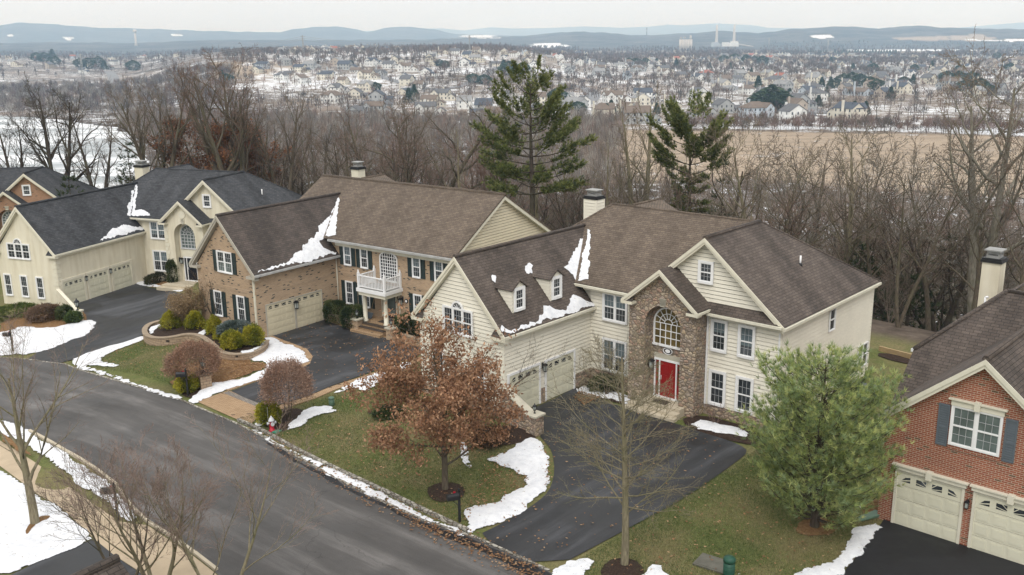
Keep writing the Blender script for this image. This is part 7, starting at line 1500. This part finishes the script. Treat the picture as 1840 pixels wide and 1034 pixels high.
# ------------------------------------------------------------------ power plant, silos, pylons, streets of the far town
def plant():
    p = GF(1300, 84); s = math.hypot(p.x, p.y) / F_PX; H = empty('power_plant', p, -math.atan2(p.x, p.y), 'pale power plant with two tall chimneys on the far valley floor', 'power plant'); cc = plain('plant_concrete', (.50, .46, .42), .9, .06, .05)
    for x in (-12, 17):
        m = MB(); m.lathe((x * s, 0, 0), [(3.2 * s, 0), (2.6 * s, 8 * s), (1.9 * s, 24 * s), (1.7 * s, 36 * s)], 14); m.build('chimney_stack', cc, H, uv=False)
    m = MB(); m.box(-21 * s, -5 * s, -6 * s, 6 * s, -2, 5 * s); m.box(-20 * s, -8 * s, -5 * s, 5 * s, 5 * s, 7.5 * s); m.build('boiler_house', plain('plant_steel', (.34, .36, .38), .8, .1, .05), H, uv=False)
    m = MB(); m.box(-3 * s, 9 * s, -6 * s, 6 * s, -2, 7 * s); m.box(9 * s, 25 * s, -6 * s, 6 * s, -2, 6 * s); m.box(11 * s, 24 * s, -4 * s, 4 * s, 6 * s, 8.5 * s); m.build('turbine_hall', plain('plant_pale', (.62, .62, .60), .8, .1, .05), H, uv=False)
    m = MB(); m.tube([(25 * s, 0, 3.5 * s), (50 * s, 0, -1 * s)], 1.0 * s, 6); m.build('conveyor', cc, H, uv=False)
    p = GF(1232, 90); s = math.hypot(p.x, p.y) / F_PX; H = empty('concrete_silos', p, -math.atan2(p.x, p.y), 'block of grey concrete silos left of the power plant', 'silos'); m = MB()
    for i in range(5): m.lathe(((-9 + i * 4.4) * s, 0, -5), [(2.4 * s, 0), (2.4 * s, 20 * s)], 12)
    m.build('silo_body', cc, H, uv=False); m = MB(); m.box(6 * s, 9.5 * s, -2 * s, 2 * s, 19 * s, 24 * s); m.box(-10 * s, -7 * s, -2 * s, 2 * s, 19.5 * s, 21 * s); m.box(-4 * s, -1 * s, -2 * s, 2 * s, 19.5 * s, 21.3 * s); m.build('silo_house', cc, H, uv=False)
    p = GF(245, 84); s = math.hypot(p.x, p.y) / F_PX; H = empty('water_tower', p, 0, 'pale slim tower on the skyline at the left', 'tower'); m = MB(); m.lathe((0, 0, 0), [(3.0 * s, 0), (1.8 * s, 6 * s), (1.7 * s, 22 * s)], 12); m.build('tower_shaft', cc, H, uv=False); m = MB(); m.lathe((0, 0, 22 * s), [(3.2 * s, 0), (3.4 * s, 2 * s), (2.4 * s, 4 * s), (.3, 5 * s)], 12); m.build('tower_head', cc, H, uv=False)
plant()
def pylon(px_, top, base, label, w_=3.2):
    p = GF(px_, base); D_ = math.hypot(p.x, p.y); zt = at_d(px_, top, D_)[2]; h = zt - p.z; r = max(.12, D_ * .00026); H = empty('power_pylon', p, -math.atan2(p.x, p.y), label, 'pylon'); m = MB(); b = h * .045
    for sx in (-1, 1):
        for sy in (-1, 1): m.tube([(sx * b, sy * b, -1), (sx * b * .25, sy * b * .25, h)], r, 4)
    k = 10
    for i in range(k):
        z0, z1 = h * i / k, h * (i + 1) / k; b0, b1 = b * (1 - .75 * i / k), b * (1 - .75 * (i + 1) / k); s = 1 if i % 2 else -1; m.tube([(-b0 * s, -b0, z0), (b1 * s, -b1, z1)], r * .7, 3); m.tube([(b0 * s, b0, z0), (-b1 * s, b1, z1)], r * .7, 3)
    m.build('lattice_mast', M['metalgrey'], H, uv=False); a = MB()
    for z in (.80, .88, .96): a.tube([(-h * .09, 0, h * z), (h * .09, 0, h * z)], r * .8, 4)
    a.build('cross_arm', M['metalgrey'], H, uv=False); return p, h, D_
py = [pylon(150, 97, 146, 'tall lattice pylon standing in the hazy trees at the left'), pylon(546, 64, 104, 'slim pylon on the crest behind the hillside houses'), pylon(844, 64, 93, 'slim pylon beyond the central subdivision'), pylon(1162, 50, 66, 'tiny mast on the hazy ridge right of centre'), pylon(1381, 68, 90, 'distant pylon right of the power plant'), pylon(1487, 70, 95, 'distant pylon below the snowy hill clearing')]
for (a_, b_, lb) in ((0, 1, 'far power lines'), (1, 2, 'far power lines')):
    (p, h, D1), (q, h2, D2_) = py[a_], py[b_]; m = MB()
    for z, off in ((.80, -.08), (.88, .0), (.96, .08)):
        A_ = Vector((p.x, p.y, p.z + h * z)); B_ = Vector((q.x, q.y, q.z + h2 * z)); m.tube([A_.lerp(B_, t) - Vector((0, 0, 4 * t * (1 - t) * 9)) for t in np.linspace(0, 1, 13)], max(.05, D1 * .0001), 3)
    o = m.build('power_line', M['metalgrey'], None, uv=False); tag(o, 'power lines strung from the %s pylon toward the %s one' % (('left', 'crest') if a_ == 0 else ('crest', 'central')), 'power line')
def far_road(pp, wd, nm='far_road', mat=None):
    P = [GF(*p) for p in pp]; P = chaikin(P, 2); m = MB()
    L = []
    for a, b in zip(P[:-1], P[1:]):
        k = max(1, int((b - a).length / 12)); L += [a.lerp(b, i / k) for i in range(k)]
    for a, b in zip(L[:-1], L[1:]):
        d_ = (b - a); n_ = Vector((-d_.y, d_.x, 0)).normalized() * wd / 2; q = [a - n_, b - n_, b + n_, a + n_]; m.quad(*[(v.x, v.y, gzf(v.x, v.y) + .35) for v in q])
    tag(m.build(nm, mat or M['farroad'], None, uv=False), kind='structure')
M['farroad'] = plain('far_road_asphalt', (.20, .20, .205), .9, .08, .1, kind='Object')
far_road([(1010, 200), (1040, 192), (1060, 182), (1066, 172), (1060, 162), (1040, 155), (1000, 150)], 13); far_road([(1480, 205), (1400, 180), (1320, 158), (1260, 140), (1230, 126), (1215, 120)], 12); far_road([(700, 205), (760, 212), (840, 216), (960, 217), (1040, 220)], 9); far_road([(203, 152), (205, 140), (195, 128)], 14); far_road([(660, 130), (720, 150), (790, 165), (850, 150), (900, 120)], 9)
# ------------------------------------------------------------------ air
vol = bpy.data.materials.new('haze_air'); vol.use_nodes = True; vt = vol.node_tree; vt.nodes.remove(vt.nodes['Principled BSDF']); pv = vt.nodes.new('ShaderNodeVolumePrincipled'); pv.inputs['Color'].default_value = (.50, .74, 1, 1); pv.inputs['Absorption Color'].default_value = (.93, .97, 1, 1); pv.inputs['Density'].default_value = 1.45e-4; pv.inputs['Anisotropy'].default_value = 0.0; vt.links.new(pv.outputs[0], vt.nodes['Material Output'].inputs['Volume'])
m = MB(); m.box(-24600, 24600, -24600, 24600, -40, 235); o = m.build('haze', vol, None, uv=False); tag(o, kind='stuff')
